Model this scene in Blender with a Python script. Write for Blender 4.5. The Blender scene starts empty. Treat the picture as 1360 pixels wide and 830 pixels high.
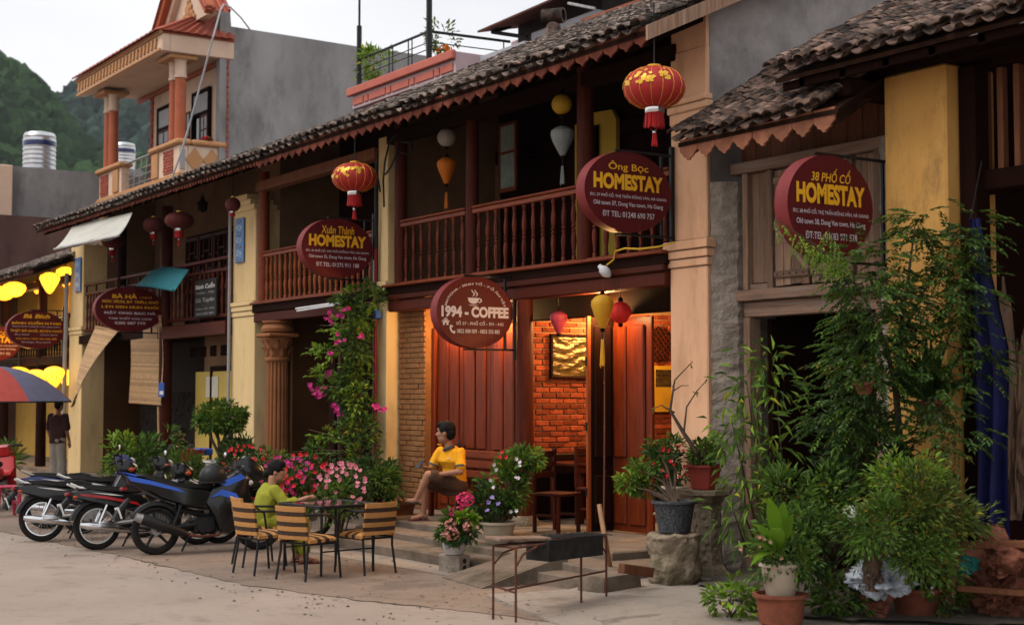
import bpy, bmesh, math, random
from mathutils import Vector, Matrix, Euler, noise as mnoise
scene = bpy.context.scene
COL = scene.collection
R = math.radians
PI = math.pi
cam_data = bpy.data.cameras.new('camera')
cam = bpy.data.objects.new('camera', cam_data)
COL.objects.link(cam)
cam.location = (0.0, -10.0, 1.9)
YAW, PITCH = R(33.243), R(3.082)
look = Vector((-math.cos(YAW) * math.cos(PITCH), math.sin(YAW) * math.cos(PITCH), math.sin(PITCH)))
cam.rotation_euler = look.to_track_quat('-Z', 'Y').to_euler()
cam_data.sensor_fit = 'HORIZONTAL'
cam_data.sensor_width = 36.0
cam_data.lens = 1950.0 / 1360.0 * 36.0
cam_data.clip_start = 0.1
cam_data.clip_end = 3000.0
cam_data.dof.use_dof = True
cam_data.dof.focus_distance = 16.5
cam_data.dof.aperture_fstop = 2.2
scene.camera = cam
CAM = Vector(cam.location)
SUN_EL, SUN_AZ = R(58), R(262)      # azimuth measured from +X, counter-clockwise
world = bpy.data.worlds.new('World')
scene.world = world
world.use_nodes = True
wn, wl = world.node_tree.nodes, world.node_tree.links
wn.clear()
w_out = wn.new('ShaderNodeOutputWorld')
w_bg = wn.new('ShaderNodeBackground')
w_sky = wn.new('ShaderNodeTexSky')
w_sky.sky_type = 'NISHITA'
w_sky.sun_disc = False
w_sky.sun_elevation = SUN_EL
w_sky.sun_rotation = math.pi / 2 - SUN_AZ
w_sky.air_density = 2.0
w_sky.dust_density = 6.0
w_hsv = wn.new('ShaderNodeHueSaturation')
w_hsv.inputs['Saturation'].default_value = 0.18
w_tc = wn.new('ShaderNodeTexCoord')
w_map = wn.new('ShaderNodeMapping')
w_map.inputs['Scale'].default_value = (1.0, 1.0, 3.2)
w_noise = wn.new('ShaderNodeTexNoise')
w_noise.inputs['Scale'].default_value = 2.2
w_noise.inputs['Detail'].default_value = 6
w_ramp = wn.new('ShaderNodeValToRGB')
w_ramp.color_ramp.elements[0].position = 0.3
w_ramp.color_ramp.elements[0].color = (5.9, 6.0, 6.35, 1)
w_ramp.color_ramp.elements[1].position = 0.72
w_ramp.color_ramp.elements[1].color = (7.9, 7.85, 7.9, 1)
w_mix = wn.new('ShaderNodeMix')
w_mix.data_type = 'RGBA'
w_mix.inputs[0].default_value = 0.86
wl.new(w_tc.outputs['Generated'], w_map.inputs['Vector'])
wl.new(w_map.outputs['Vector'], w_noise.inputs['Vector'])
wl.new(w_noise.outputs['Fac'], w_ramp.inputs['Fac'])
wl.new(w_sky.outputs['Color'], w_hsv.inputs['Color'])
wl.new(w_hsv.outputs['Color'], w_mix.inputs[6])
wl.new(w_ramp.outputs['Color'], w_mix.inputs[7])
wl.new(w_mix.outputs[2], w_bg.inputs['Color'])
w_bg.inputs['Strength'].default_value = 0.128
wl.new(w_bg.outputs['Background'], w_out.inputs['Surface'])
sun_data = bpy.data.lights.new('sun', 'SUN')
sun_data.energy = 1.4
sun_data.angle = R(35)
sun_data.color = (1.0, 0.94, 0.86)
sun = bpy.data.objects.new('sun', sun_data)
COL.objects.link(sun)
sun_dir = Vector((math.cos(SUN_EL) * math.cos(SUN_AZ), math.cos(SUN_EL) * math.sin(SUN_AZ), math.sin(SUN_EL)))
sun.rotation_euler = sun_dir.to_track_quat('Z', 'Y').to_euler()
scene.view_settings.view_transform = 'Standard'
scene.view_settings.look = 'None'
scene.view_settings.gamma = 1.0
scene.view_settings.exposure = 0.3
scene.view_settings.use_curve_mapping = False
scene.cycles.max_bounces = 5
scene.cycles.glossy_bounces = 2
scene.cycles.transmission_bounces = 2
scene.cycles.volume_bounces = 0
scene.cycles.use_denoising = True
scene.cycles.diffuse_bounces = 1
scene.cycles.transparent_max_bounces = 4
scene.cycles.caustics_reflective = False
scene.cycles.caustics_refractive = False
def new_mat(name):
 m = bpy.data.materials.new(name)
 m.use_nodes = True
 nt = m.node_tree
 return m, nt.nodes, nt.links, nt.nodes['Principled BSDF']
def pal(c, k):
 return (min(1, c[0] * k), min(1, c[1] * k), min(1, c[2] * k), 1)
def mat(name, c, c2=None, scale=6.0, rough=0.7, bump=0.0, bscale=None, rnd=0.0, metal=0.0,
  spec=0.22, stretch=(1, 1, 1), lo=0.35, hi=0.68, detail=6, c3=None, s3=1.3, lo3=.5, hi3=.75, coat=0.0,
  rgh_var=0.0, transl=0.0):
 """noise-mixed principled material; rnd = value variation per piece (object or mesh island)"""
 m, n, l, b = new_mat(name)
 c2 = c2 or tuple(x * 0.7 for x in c)
 tc = n.new('ShaderNodeTexCoord')
 mp = n.new('ShaderNodeMapping')
 mp.inputs['Scale'].default_value = stretch
 oi = n.new('ShaderNodeObjectInfo')
 add = n.new('ShaderNodeVectorMath'); add.operation = 'ADD'
 sc_ = n.new('ShaderNodeVectorMath'); sc_.operation = 'SCALE'; sc_.inputs['Scale'].default_value = 37.0
 cmb = n.new('ShaderNodeCombineXYZ')
 l.new(oi.outputs['Random'], cmb.inputs[0]); l.new(oi.outputs['Random'], cmb.inputs[2])
 l.new(cmb.outputs[0], sc_.inputs[0])
 l.new(tc.outputs['Object'], mp.inputs['Vector'])
 l.new(mp.outputs['Vector'], add.inputs[0])
 if rnd > 0:
  l.new(sc_.outputs[0], add.inputs[1])
 no = n.new('ShaderNodeTexNoise')
 no.inputs['Scale'].default_value = scale
 no.inputs['Detail'].default_value = detail
 no.inputs['Roughness'].default_value = 0.62
 l.new(add.outputs[0], no.inputs['Vector'])
 rp = n.new('ShaderNodeValToRGB')
 rp.color_ramp.elements[0].position = lo
 rp.color_ramp.elements[0].color = (*c, 1)
 rp.color_ramp.elements[1].position = hi
 rp.color_ramp.elements[1].color = (*c2, 1)
 l.new(no.outputs['Fac'], rp.inputs['Fac'])
 col = rp.outputs['Color']
 if c3:
  n3 = n.new('ShaderNodeTexNoise')
  n3.inputs['Scale'].default_value = s3
  n3.inputs['Detail'].default_value = 8
  n3.inputs['Roughness'].default_value = 0.7
  l.new(add.outputs[0], n3.inputs['Vector'])
  mr = n.new('ShaderNodeMapRange')
  mr.inputs[1].default_value = lo3; mr.inputs[2].default_value = hi3
  l.new(n3.outputs['Fac'], mr.inputs[0])
  mx = n.new('ShaderNodeMix'); mx.data_type = 'RGBA'
  l.new(mr.outputs[0], mx.inputs[0]); l.new(col, mx.inputs[6])
  mx.inputs[7].default_value = (*c3, 1)
  col = mx.outputs[2]
 if rnd > 0:
  ge = n.new('ShaderNodeNewGeometry')
  ad = n.new('ShaderNodeMath'); ad.operation = 'ADD'
  l.new(oi.outputs['Random'], ad.inputs[0]); l.new(ge.outputs['Random Per Island'], ad.inputs[1])
  fr = n.new('ShaderNodeMath'); fr.operation = 'FRACT'; l.new(ad.outputs[0], fr.inputs[0])
  mr2 = n.new('ShaderNodeMapRange')
  mr2.inputs[3].default_value = 1 - rnd; mr2.inputs[4].default_value = 1 + rnd
  l.new(fr.outputs[0], mr2.inputs[0])
  hv = n.new('ShaderNodeHueSaturation')
  l.new(mr2.outputs[0], hv.inputs['Value']); l.new(col, hv.inputs['Color'])
  col = hv.outputs['Color']
 l.new(col, b.inputs['Base Color'])
 b.inputs['Roughness'].default_value = rough
 b.inputs['Metallic'].default_value = metal
 b.inputs['Specular IOR Level'].default_value = spec
 if coat:
  b.inputs['Coat Weight'].default_value = coat
  b.inputs['Coat Roughness'].default_value = 0.15
 if rgh_var:
  mr4 = n.new('ShaderNodeMapRange')
  mr4.inputs[3].default_value = max(.05, rough - rgh_var); mr4.inputs[4].default_value = min(1, rough + rgh_var)
  l.new(no.outputs['Fac'], mr4.inputs[0]); l.new(mr4.outputs[0], b.inputs['Roughness'])
 if bump:
  nb = n.new('ShaderNodeTexNoise')
  nb.inputs['Scale'].default_value = bscale or scale * 4
  nb.inputs['Detail'].default_value = 5
  l.new(add.outputs[0], nb.inputs['Vector'])
  bp = n.new('ShaderNodeBump')
  bp.inputs['Strength'].default_value = bump
  bp.inputs['Distance'].default_value = 0.02
  l.new(nb.outputs['Fac'], bp.inputs['Height'])
  l.new(bp.outputs['Normal'], b.inputs['Normal'])
 if transl:
  tr = n.new('ShaderNodeBsdfTranslucent')
  l.new(col, tr.inputs['Color'])
  ms = n.new('ShaderNodeMixShader'); ms.inputs[0].default_value = transl
  out = n['Material Output']
  l.new(b.outputs[0], ms.inputs[1]); l.new(tr.outputs[0], ms.inputs[2]); l.new(ms.outputs[0], out.inputs['Surface'])
 return m
def leaf_mat(name, c, c2, rnd=0.55, transl=0.3, rough=0.45):
 m = mat(name, c, c2, scale=3.0, rough=rough, rnd=rnd, transl=transl, spec=0.3)
 if 'leaf' in name:      # a few yellowed and browned leaves among the green
  n, l = m.node_tree.nodes, m.node_tree.links
  hv = [x for x in n if x.type == 'HUE_SAT'][0]; ge = [x for x in n if x.type == 'NEW_GEOMETRY'][0]
  mr = n.new('ShaderNodeValToRGB'); mr.color_ramp.interpolation = 'CONSTANT'
  e = mr.color_ramp.elements; e[0].color = (1, 1, 1, 1); e[1].position = .93; e[1].color = (2.3, 1.35, .9, 1)
  e3 = e.new(.975); e3.color = (2.2, .8, .8, 1)
  mu = n.new('ShaderNodeMix'); mu.data_type = 'RGBA'; mu.blend_type = 'MULTIPLY'; mu.inputs[0].default_value = 1.0
  src = hv.inputs['Color'].links[0].from_socket
  l.new(ge.outputs['Random Per Island'], mr.inputs['Fac']); l.new(src, mu.inputs[6]); l.new(mr.outputs['Color'], mu.inputs[7]); l.new(mu.outputs[2], hv.inputs['Color'])
 return m
def emit_mat(name, c, strength, base=None):
 m, n, l, b = new_mat(name)
 b.inputs['Base Color'].default_value = (*(base or c), 1)
 b.inputs['Emission Color'].default_value = (*c, 1)
 b.inputs['Emission Strength'].default_value = strength
 b.inputs['Roughness'].default_value = 0.6
 return m
def brick_ready(c): return c
M = {}
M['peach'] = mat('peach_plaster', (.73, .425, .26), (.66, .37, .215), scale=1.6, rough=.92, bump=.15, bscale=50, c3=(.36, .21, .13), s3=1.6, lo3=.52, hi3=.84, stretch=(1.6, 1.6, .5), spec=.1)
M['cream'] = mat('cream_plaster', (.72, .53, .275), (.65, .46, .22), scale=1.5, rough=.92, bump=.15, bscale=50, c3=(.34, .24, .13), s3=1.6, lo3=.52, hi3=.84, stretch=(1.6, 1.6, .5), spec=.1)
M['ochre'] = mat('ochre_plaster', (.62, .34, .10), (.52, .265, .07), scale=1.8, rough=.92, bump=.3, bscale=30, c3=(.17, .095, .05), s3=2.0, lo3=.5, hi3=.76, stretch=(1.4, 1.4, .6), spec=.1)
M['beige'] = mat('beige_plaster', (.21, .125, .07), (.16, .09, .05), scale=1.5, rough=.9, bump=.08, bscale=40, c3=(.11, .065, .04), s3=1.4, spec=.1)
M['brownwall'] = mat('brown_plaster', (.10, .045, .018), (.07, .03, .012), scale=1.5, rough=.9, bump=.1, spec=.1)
M['paintbrick'] = mat('painted_brick', (.27, .125, .052), (.21, .095, .038), scale=5, rough=.85, bump=.25, bscale=50, rnd=.08, spec=.1)
M['graywall'] = mat('grey_render', (.38, .345, .33), (.26, .235, .225), scale=1.6, rough=.92, bump=.4, bscale=14, c3=(.15, .135, .13), s3=1.1, lo3=.48, hi3=.74, spec=.1, lo=.4, hi=.62)
M['concrete'] = mat('bare_concrete', (.32, .31, .31), (.215, .208, .208), scale=.8, rough=.92, bump=.4, bscale=9, c3=(.10, .094, .094), s3=1.1, lo3=.50, hi3=.80, stretch=(1, 1, .5), lo=.36, hi=.64, spec=.1, detail=12)
M['stone'] = mat('old_stone', (.29, .225, .16), (.14, .108, .075), scale=8, rough=.95, bump=.9, bscale=26, c3=(.075, .075, .035), s3=3.5, lo3=.48, hi3=.68, spec=.1)
M['step'] = mat('step_concrete', (.215, .165, .127), (.14, .105, .08), scale=3, rough=.92, bump=.4, bscale=30, c3=(.055, .05, .026), s3=1.6, lo3=.5, hi3=.74, spec=.12)
M['wood_red'] = mat('red_brown_wood', (.078, .0125, .0045), (.04, .0075, .0035), scale=5, rough=.55, bump=.15, bscale=30, stretch=(6, 6, .7), rnd=.18, spec=.12)
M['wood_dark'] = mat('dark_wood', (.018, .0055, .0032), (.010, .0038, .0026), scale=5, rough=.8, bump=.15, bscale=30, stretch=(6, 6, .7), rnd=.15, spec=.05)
M['wood_rail'] = mat('varnished_rail_wood', (.20, .040, .011), (.12, .022, .007), scale=6, rough=.45, bump=.1, bscale=30, stretch=(.7, 6, 6), rnd=.15, spec=.2)
M['baluster'] = mat('turned_baluster_wood', (.13, .024, .009), (.06, .012, .006), scale=7, rough=.5, bump=.1, stretch=(5, 5, .8), rnd=.45, spec=.15)
M['baluster_orange'] = mat('orange_baluster_wood', (.28, .072, .018), (.18, .04, .012), scale=7, rough=.45, bump=.1, stretch=(5, 5, .8), rnd=.2, spec=.15)
M['wood_door'] = mat('varnished_red_door', (.165, .027, .006), (.085, .013, .004), scale=4, rough=.34, bump=.1, bscale=20, stretch=(8, 8, .6), rnd=.15, spec=.22)
M['wood_old'] = mat('weathered_wood', (.34, .205, .135), (.135, .08, .053), scale=5, rough=.9, bump=.7, bscale=30, stretch=(9, 9, .55), rnd=.32, c3=(.38, .30, .24), s3=2.5, lo3=.5, hi3=.74, spec=.1)
M['wood_old_h'] = mat('weathered_beam_wood', (.33, .205, .145), (.14, .088, .062), scale=5, rough=.9, bump=.7, bscale=30, stretch=(.55, 9, 9), rnd=.25, c3=(.38, .31, .265), s3=2.5, lo3=.5, hi3=.74, spec=.1)
M['valance'] = mat('painted_valance_wood', (.19, .052, .03), (.115, .032, .02), scale=5, rough=.75, bump=.2, bscale=30, rnd=.2, spec=.12)
M['valance2'] = mat('weathered_valance_wood', (.32, .125, .065), (.2, .075, .042), scale=5, rough=.75, bump=.3, bscale=30, rnd=.15)
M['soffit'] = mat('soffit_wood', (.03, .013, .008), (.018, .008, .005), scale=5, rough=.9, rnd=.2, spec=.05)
M['ply'] = mat('reddish_plank', (.20, .075, .035), (.12, .045, .023), scale=5, rough=.7, bump=.2, stretch=(6, 6, .6), rnd=.22)
M['tile'] = mat('clay_roof_tile', (.19, .145, .12), (.030, .022, .018), scale=8, rough=.78, bump=.4, bscale=40, rnd=.75, c3=(.24, .08, .038), s3=3.0, lo3=.58, hi3=.82, spec=.15, lo=.4, hi=.6)
M['tile_brown'] = mat('brown_roof_tile', (.165, .105, .08), (.028, .020, .0165), scale=8, rough=.78, bump=.4, bscale=40, rnd=.7, c3=(.22, .085, .04), s3=5.0, lo3=.55, hi3=.82, spec=.15, lo=.38, hi=.6)
M['tile_edge'] = mat('mossy_tile', (.10, .09, .07), (.05, .045, .035), scale=9, rough=.85, rnd=.4)
M['tile_orange'] = mat('orange_roof_tile', (.36, .085, .05), (.27, .06, .036), scale=6, rough=.7, rnd=.25)
M['terracotta'] = mat('terracotta', (.24, .075, .04), (.16, .05, .03), scale=8, rough=.8, bump=.2, rnd=.05, spec=.15, c3=(.12, .05, .03), s3=4)
M['pot_red'] = mat('red_plastic_pot', (.27, .040, .026), (.20, .032, .022), scale=4, rough=.6, rnd=.05, spec=.2)
M['pot_pale'] = mat('pale_ceramic', (.50, .42, .31), (.38, .31, .23), scale=5, rough=.55, bump=.1)
M['pot_white'] = mat('white_glazed_ceramic', (.66, .64, .62), (.56, .54, .52), scale=6, rough=.25)
M['pot_dark'] = mat('dark_speckled_pot', (.030, .032, .036), (.10, .105, .11), scale=60, rough=.5, bump=.5, bscale=70, lo=.45, hi=.62)
M['soil'] = mat('soil', (.035, .022, .014), (.02, .013, .009), scale=20, rough=.95)
M['black_metal'] = mat('black_painted_metal', (.008, .008, .009), (.014, .014, .014), rough=.5, spec=.25)
M['rust'] = mat('rusty_rebar', (.13, .045, .028), (.07, .026, .018), scale=12, rough=.85, bump=.3)
M['char'] = mat('sooty_steel', (.012, .011, .011), (.03, .026, .023), scale=10, rough=.8, bump=.2)
M['chrome'] = mat('chrome', (.75, .75, .76), (.62, .62, .63), scale=3, rough=.16, metal=1.0)
M['alu'] = mat('dull_aluminium', (.42, .41, .40), (.28, .27, .26), scale=8, rough=.4, metal=.85)
M['rubber'] = mat('tyre_rubber', (.010, .0095, .0095), (.026, .022, .020), scale=12, rough=.85, spec=.15)
M['black_plastic'] = mat('black_plastic', (.008, .008, .009), (.016, .015, .015), scale=6, rough=.45, spec=.3)
M['black_gloss'] = mat('black_gloss_paint', (.006, .006, .007), (.009, .009, .010), scale=3, rough=.22, spec=.35, coat=.25)
M['seat_vinyl'] = mat('seat_vinyl', (.009, .0085, .0085), (.016, .015, .015), scale=20, rough=.6, bump=.1, spec=.2)
M['blue_paint'] = mat('blue_gloss_paint', (.010, .10, .62), (.008, .07, .48), scale=3, rough=.25, coat=.5)
M['blue_dark_paint'] = mat('navy_gloss_paint', (.02, .03, .12), (.015, .02, .08), scale=3, rough=.25, coat=.5)
M['red_paint'] = mat('red_gloss_paint', (.42, .012, .014), (.33, .01, .012), scale=3, rough=.25, coat=.5)
M['white_paint'] = mat('white_paint', (.72, .72, .71), (.6, .6, .59), scale=4, rough=.4)
M['silver_paint'] = mat('silver_paint', (.42, .43, .45), (.35, .36, .38), scale=4, rough=.3, metal=.6)
M['orange_lens'] = mat('orange_lens', (.45, .07, .015), (.34, .05, .012), scale=4, rough=.3, spec=.3)
M['red_lens'] = mat('red_lens', (.26, .012, .010), (.20, .01, .008), scale=4, rough=.3, spec=.3)
M['clear_lens'] = mat('clear_lens', (.55, .57, .6), (.4, .42, .45), scale=9, rough=.12, spec=.6)
M['mirror'] = mat('mirror_glass', (.8, .82, .85), (.75, .77, .8), rough=.05, metal=1.0)
M['pink_plastic'] = mat('pink_plastic', (.42, .04, .085), (.33, .03, .07), rough=.45)
M['red_plastic'] = mat('red_plastic', (.58, .035, .05), (.46, .028, .04), rough=.4)
M['blue_plastic'] = mat('blue_plastic', (.03, .10, .42), (.02, .08, .33), rough=.45)
M['sign_red'] = mat('maroon_sign_face', (.105, .0105, .0115), (.082, .009, .010), scale=3, rough=.5, stretch=(1, 12, .6), c3=(.14, .03, .03), s3=2.5, lo3=.55, hi3=.9, spec=.15)
M['sign_rim'] = mat('sign_rim', (.20, .030, .031), (.15, .022, .023), scale=4, rough=.5, spec=.15)
M['sign_yellow'] = mat('yellow_lettering', (.82, .42, .02), (.78, .38, .02), rough=.5)
M['sign_white'] = mat('white_lettering', (.62, .55, .60), (.56, .50, .55), rough=.5)
M['lant_red'] = mat('red_lantern_silk', (.52, .045, .04), (.44, .03, .03), scale=4, rough=.55, transl=.25)
M['lant_dim'] = mat('faded_red_lantern_silk', (.15, .032, .028), (.10, .024, .021), scale=4, rough=.7, transl=.2)
M['gold'] = mat('gold_print', (.75, .42, .05), (.62, .33, .03), rough=.35, metal=.3)
M['tassel'] = mat('red_tassel', (.42, .012, .014), (.30, .010, .010), scale=30, rough=.7, stretch=(8, 8, .5))
M['lant_yellow'] = mat('yellow_lantern_silk', (.66, .40, .035), (.56, .32, .025), scale=4, rough=.55, transl=.3)
M['lant_orange'] = mat('orange_lantern_silk', (.68, .20, .015), (.55, .15, .01), scale=4, rough=.55, transl=.3)
M['lant_silver'] = mat('silver_lantern_silk', (.28, .31, .29), (.2, .22, .21), scale=4, rough=.45, transl=.2)
M['lant_white'] = mat('white_paper_lantern', (.50, .46, .41), (.44, .40, .35), scale=4, rough=.7, transl=.3)
M['lant_pink'] = mat('pink_lantern_silk', (.38, .05, .09), (.30, .035, .065), scale=4, rough=.55, transl=.3)
M['lant_lit'] = emit_mat('lit_yellow_lantern_silk', (1.0, .54, .03), 2.0, (.7, .4, .05))
M['bulb_glass'] = mat('milky_glass', (.62, .62, .63), (.5, .5, .52), rough=.25)
M['warm_lamp'] = emit_mat('warm_bulb', (1.0, .62, .22), 14.0)
M['rattan'] = mat('tan_rattan', (.56, .27, .085), (.44, .20, .06), scale=30, rough=.6, bump=.6, bscale=70, stretch=(1, 1, 2.5), rnd=.12)
M['rattan_dark'] = mat('brown_rattan', (.060, .032, .020), (.035, .02, .014), scale=30, rough=.6, bump=.6, bscale=70, rnd=.1)
M['glass_dark'] = mat('dark_glass', (.012, .014, .014), (.018, .02, .02), rough=.06, spec=.8)
M['tin_white'] = mat('off_white_awning', (.52, .50, .44), (.42, .40, .35), scale=3, rough=.6, c3=(.3, .27, .22), s3=2.0, lo3=.55, hi3=.8)
M['tin_teal'] = mat('teal_awning_sheet', (.04, .20, .23), (.03, .15, .18), scale=4, rough=.45)
M['bamboo'] = mat('bamboo_slat', (.50, .31, .155), (.38, .225, .11), scale=8, rough=.65, rnd=.25)
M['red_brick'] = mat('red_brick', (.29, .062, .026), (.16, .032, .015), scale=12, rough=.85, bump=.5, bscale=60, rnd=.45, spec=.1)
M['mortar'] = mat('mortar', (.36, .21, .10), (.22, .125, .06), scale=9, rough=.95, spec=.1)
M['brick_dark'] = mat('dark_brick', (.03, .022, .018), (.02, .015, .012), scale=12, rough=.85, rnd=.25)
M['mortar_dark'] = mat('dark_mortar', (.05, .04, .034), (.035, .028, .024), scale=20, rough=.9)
M['blue_tarp'] = mat('blue_tarp', (.010, .012, .085), (.006, .007, .05), scale=5, rough=.6, bump=.4, bscale=8, spec=.2)
M['stainless'] = mat('stainless_tank', (.62, .63, .65), (.5, .51, .53), scale=3, rough=.28, metal=.9)
M['pink_render'] = mat('pink_render', (.50, .145, .105), (.44, .12, .09), scale=3, rough=.75)
M['lilac_render'] = mat('pale_lilac_render', (.55, .40, .42), (.48, .35, .37), scale=3, rough=.8)
M['grey_pale'] = mat('pale_grey_render', (.42, .42, .45), (.36, .36, .39), scale=2, rough=.85)
M['tower_cream'] = mat('tower_cream_paint', (.70, .51, .385), (.62, .44, .33), scale=2, rough=.85, c3=(.42, .30, .22), s3=1.5, lo3=.55, hi3=.85)
M['tower_orange'] = mat('tower_orange_paint', (.40, .11, .05), (.33, .085, .04), scale=3, rough=.65)
M['tower_ochre'] = mat('tower_ochre_paint', (.50, .26, .12), (.43, .21, .095), scale=3, rough=.75)
M['roots'] = mat('driftwood_root', (.27, .095, .055), (.12, .04, .026), scale=9, rough=.7, bump=.7, bscale=18, c3=(.05, .02, .014), s3=5, lo3=.52, hi3=.75)
M['bark'] = mat('bark', (.12, .08, .055), (.065, .045, .032), scale=14, rough=.9, bump=.5, bscale=40, stretch=(3, 3, .6))
M['twig'] = mat('green_twig', (.10, .085, .04), (.06, .05, .025), scale=8, rough=.8)
M['plastic_sheet'] = mat('pale_plastic_sheet', (.42, .46, .52), (.25, .28, .33), scale=5, rough=.4, bump=.6, bscale=7)
M['stone_light'] = mat('pale_stone', (.33, .275, .23), (.20, .165, .135), scale=9, rough=.95, bump=.8, bscale=30, spec=.1, c3=(.13, .11, .08), s3=4)
M['skin'] = mat('skin', (.40, .20, .125), (.35, .165, .10), scale=5, rough=.5)
M['hair'] = mat('black_hair', (.006, .005, .005), (.010, .008, .008), scale=30, rough=.65, spec=.12)
M['shirt_yellow'] = mat('yellow_polo_cloth', (.80, .36, .012), (.70, .30, .010), scale=4, rough=.85, bump=.3, bscale=9)
M['collar'] = mat('grey_collar_cloth', (.075, .085, .09), (.05, .06, .065), rough=.85)
M['shorts'] = mat('brown_shorts_cloth', (.085, .045, .028), (.055, .03, .02), scale=4, rough=.9, bump=.3, bscale=9)
M['cloth_green'] = mat('lime_green_cloth', (.30, .30, .030), (.24, .24, .024), scale=4, rough=.85, bump=.3, bscale=9)
M['cloth_brown'] = mat('dark_brown_shirt_cloth', (.075, .04, .035), (.05, .028, .025), scale=4, rough=.9)
M['cloth_pale'] = mat('pale_trouser_cloth', (.50, .46, .37), (.40, .37, .30), scale=4, rough=.9)
M['cloth_dark'] = mat('dark_cloth', (.035, .03, .03), (.02, .018, .018), scale=4, rough=.9)
M['sandal'] = mat('dark_sandal', (.055, .045, .035), (.04, .03, .025), rough=.8)
M['flipflop'] = mat('maroon_flip_flop', (.16, .025, .028), (.10, .018, .02), rough=.7)
M['paper'] = mat('paper', (.62, .57, .46), (.55, .5, .4), rough=.8)
M['yellow_wall'] = mat('yellow_wall_paint', (.62, .42, .06), (.54, .36, .05), scale=2, rough=.8)
M['yellow_panel'] = mat('yellow_panel_paint', (.58, .42, .10), (.50, .35, .08), scale=2, rough=.7)
M['lit_wall'] = mat('warm_yellow_wall', (.60, .36, .08), (.52, .30, .06), scale=2, rough=.8)
M['blue_plate'] = mat('blue_enamel', (.12, .27, .52), (.09, .21, .44), scale=3, rough=.4)
M['poster_blue'] = mat('dark_blue_print', (.03, .06, .14), (.02, .045, .11), rough=.5)
M['poster_red'] = mat('red_print', (.26, .04, .03), (.2, .03, .025), rough=.5)
M['poster_grey'] = mat('grey_print', (.32, .33, .34), (.27, .28, .29), rough=.5)
M['black_board'] = mat('black_board', (.016, .014, .013), (.025, .022, .02), rough=.6)
M['picture_dark'] = mat('dark_relief_picture', (.16, .10, .035), (.02, .016, .010), scale=7, rough=.25, stretch=(1, 1, 3), bump=.9, bscale=9, metal=.5)
M['pipe_red'] = mat('red_conduit', (.17, .012, .014), (.13, .010, .011), rough=.55)
M['pipe_grey'] = mat('grey_conduit', (.33, .32, .33), (.27, .26, .27), rough=.5)
M['cable'] = mat('black_cable', (.012, .012, .012), (.015, .015, .015), rough=.6)
M['cable_yellow'] = mat('yellow_cable', (.62, .36, .03), (.55, .3, .02), rough=.5)
M['umb_red'] = mat('red_parasol_cloth', (.55, .10, .085), (.46, .08, .065), rough=.75, transl=.35)
M['umb_purple'] = mat('blue_grey_parasol_cloth', (.20, .205, .32), (.165, .17, .26), rough=.75, transl=.35)
M['umb_dark'] = mat('dark_green_parasol_edge', (.02, .03, .025), (.015, .02, .018), rough=.8)
M['glass_lit'] = mat('lit_tint_pane', (.30, .36, .31), (.2, .25, .22), rough=.12, spec=.8)  # pale green base colour stands for the light showing in the glass
M['pale_wood'] = mat('pale_pole_wood', (.40, .22, .115), (.30, .15, .075), scale=5, rough=.7, stretch=(8, 8, .7))
M['teal_cloth'] = mat('teal_plastic', (.03, .22, .20), (.02, .16, .15), rough=.5)
M['column_brown'] = mat('column_brown_paint', (.29, .11, .042), (.22, .08, .03), scale=4, rough=.65)
M['redwall'] = mat('stained_red_wall', (.17, .095, .08), (.10, .055, .048), scale=1.0, rough=.9, c3=(.03, .022, .02), s3=.7, lo3=.48, hi3=.72, stretch=(1, 1, .4))
M['lf_mid'] = leaf_mat('mid_green_leaf', (.100, .180, .024), (.055, .115, .018))
M['lf_dark'] = leaf_mat('dark_green_leaf', (.046, .090, .018), (.022, .052, .013))
M['lf_light'] = leaf_mat('light_green_leaf', (.20, .32, .032), (.13, .23, .024))
M['lf_bright'] = leaf_mat('bright_green_leaf', (.16, .30, .020), (.11, .23, .016), rnd=.2)
M['lf_olive'] = leaf_mat('olive_green_leaf', (.14, .19, .034), (.085, .125, .024))
M['lf_blue'] = leaf_mat('feathery_green_leaf', (.090, .170, .036), (.050, .105, .024))
M['fl_pink'] = leaf_mat('pink_petal', (.75, .055, .20), (.62, .04, .15), rnd=.2, transl=.25)
M['fl_hot'] = leaf_mat('magenta_petal', (.55, .035, .22), (.45, .025, .17), rnd=.2, transl=.25)
M['fl_pale'] = leaf_mat('pale_pink_petal', (.78, .30, .40), (.70, .22, .32), rnd=.15, transl=.25)
M['fl_red'] = leaf_mat('red_petal', (.68, .018, .035), (.55, .012, .025), rnd=.2, transl=.2)
M['fl_white'] = leaf_mat('white_petal', (.72, .68, .72), (.66, .6, .68), rnd=.1, transl=.2)
M['fl_violet'] = leaf_mat('violet_petal', (.36, .25, .62), (.3, .2, .52), rnd=.1, transl=.2)
M['fl_dusty'] = leaf_mat('faded_pink_petal', (.62, .22, .20), (.50, .28, .20), rnd=.25, transl=.2)
ORG = {}          # object name -> world origin used by children
def tag(o, label=None, cat=None, group=None, kind=None):
 if label: o['label'] = label
 if cat: o['category'] = cat
 if group: o['group'] = group
 if kind: o['kind'] = kind
 return o
def thing(name, loc, label, cat, group=None, rz=0.0):
 o = bpy.data.objects.new(name, None)
 o.empty_display_size = .1
 o.location = loc
 o.rotation_euler = (0, 0, rz)
 COL.objects.link(o)
 tag(o, label, cat, group)
 ORG[o.name] = Vector(loc)
 return o
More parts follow.
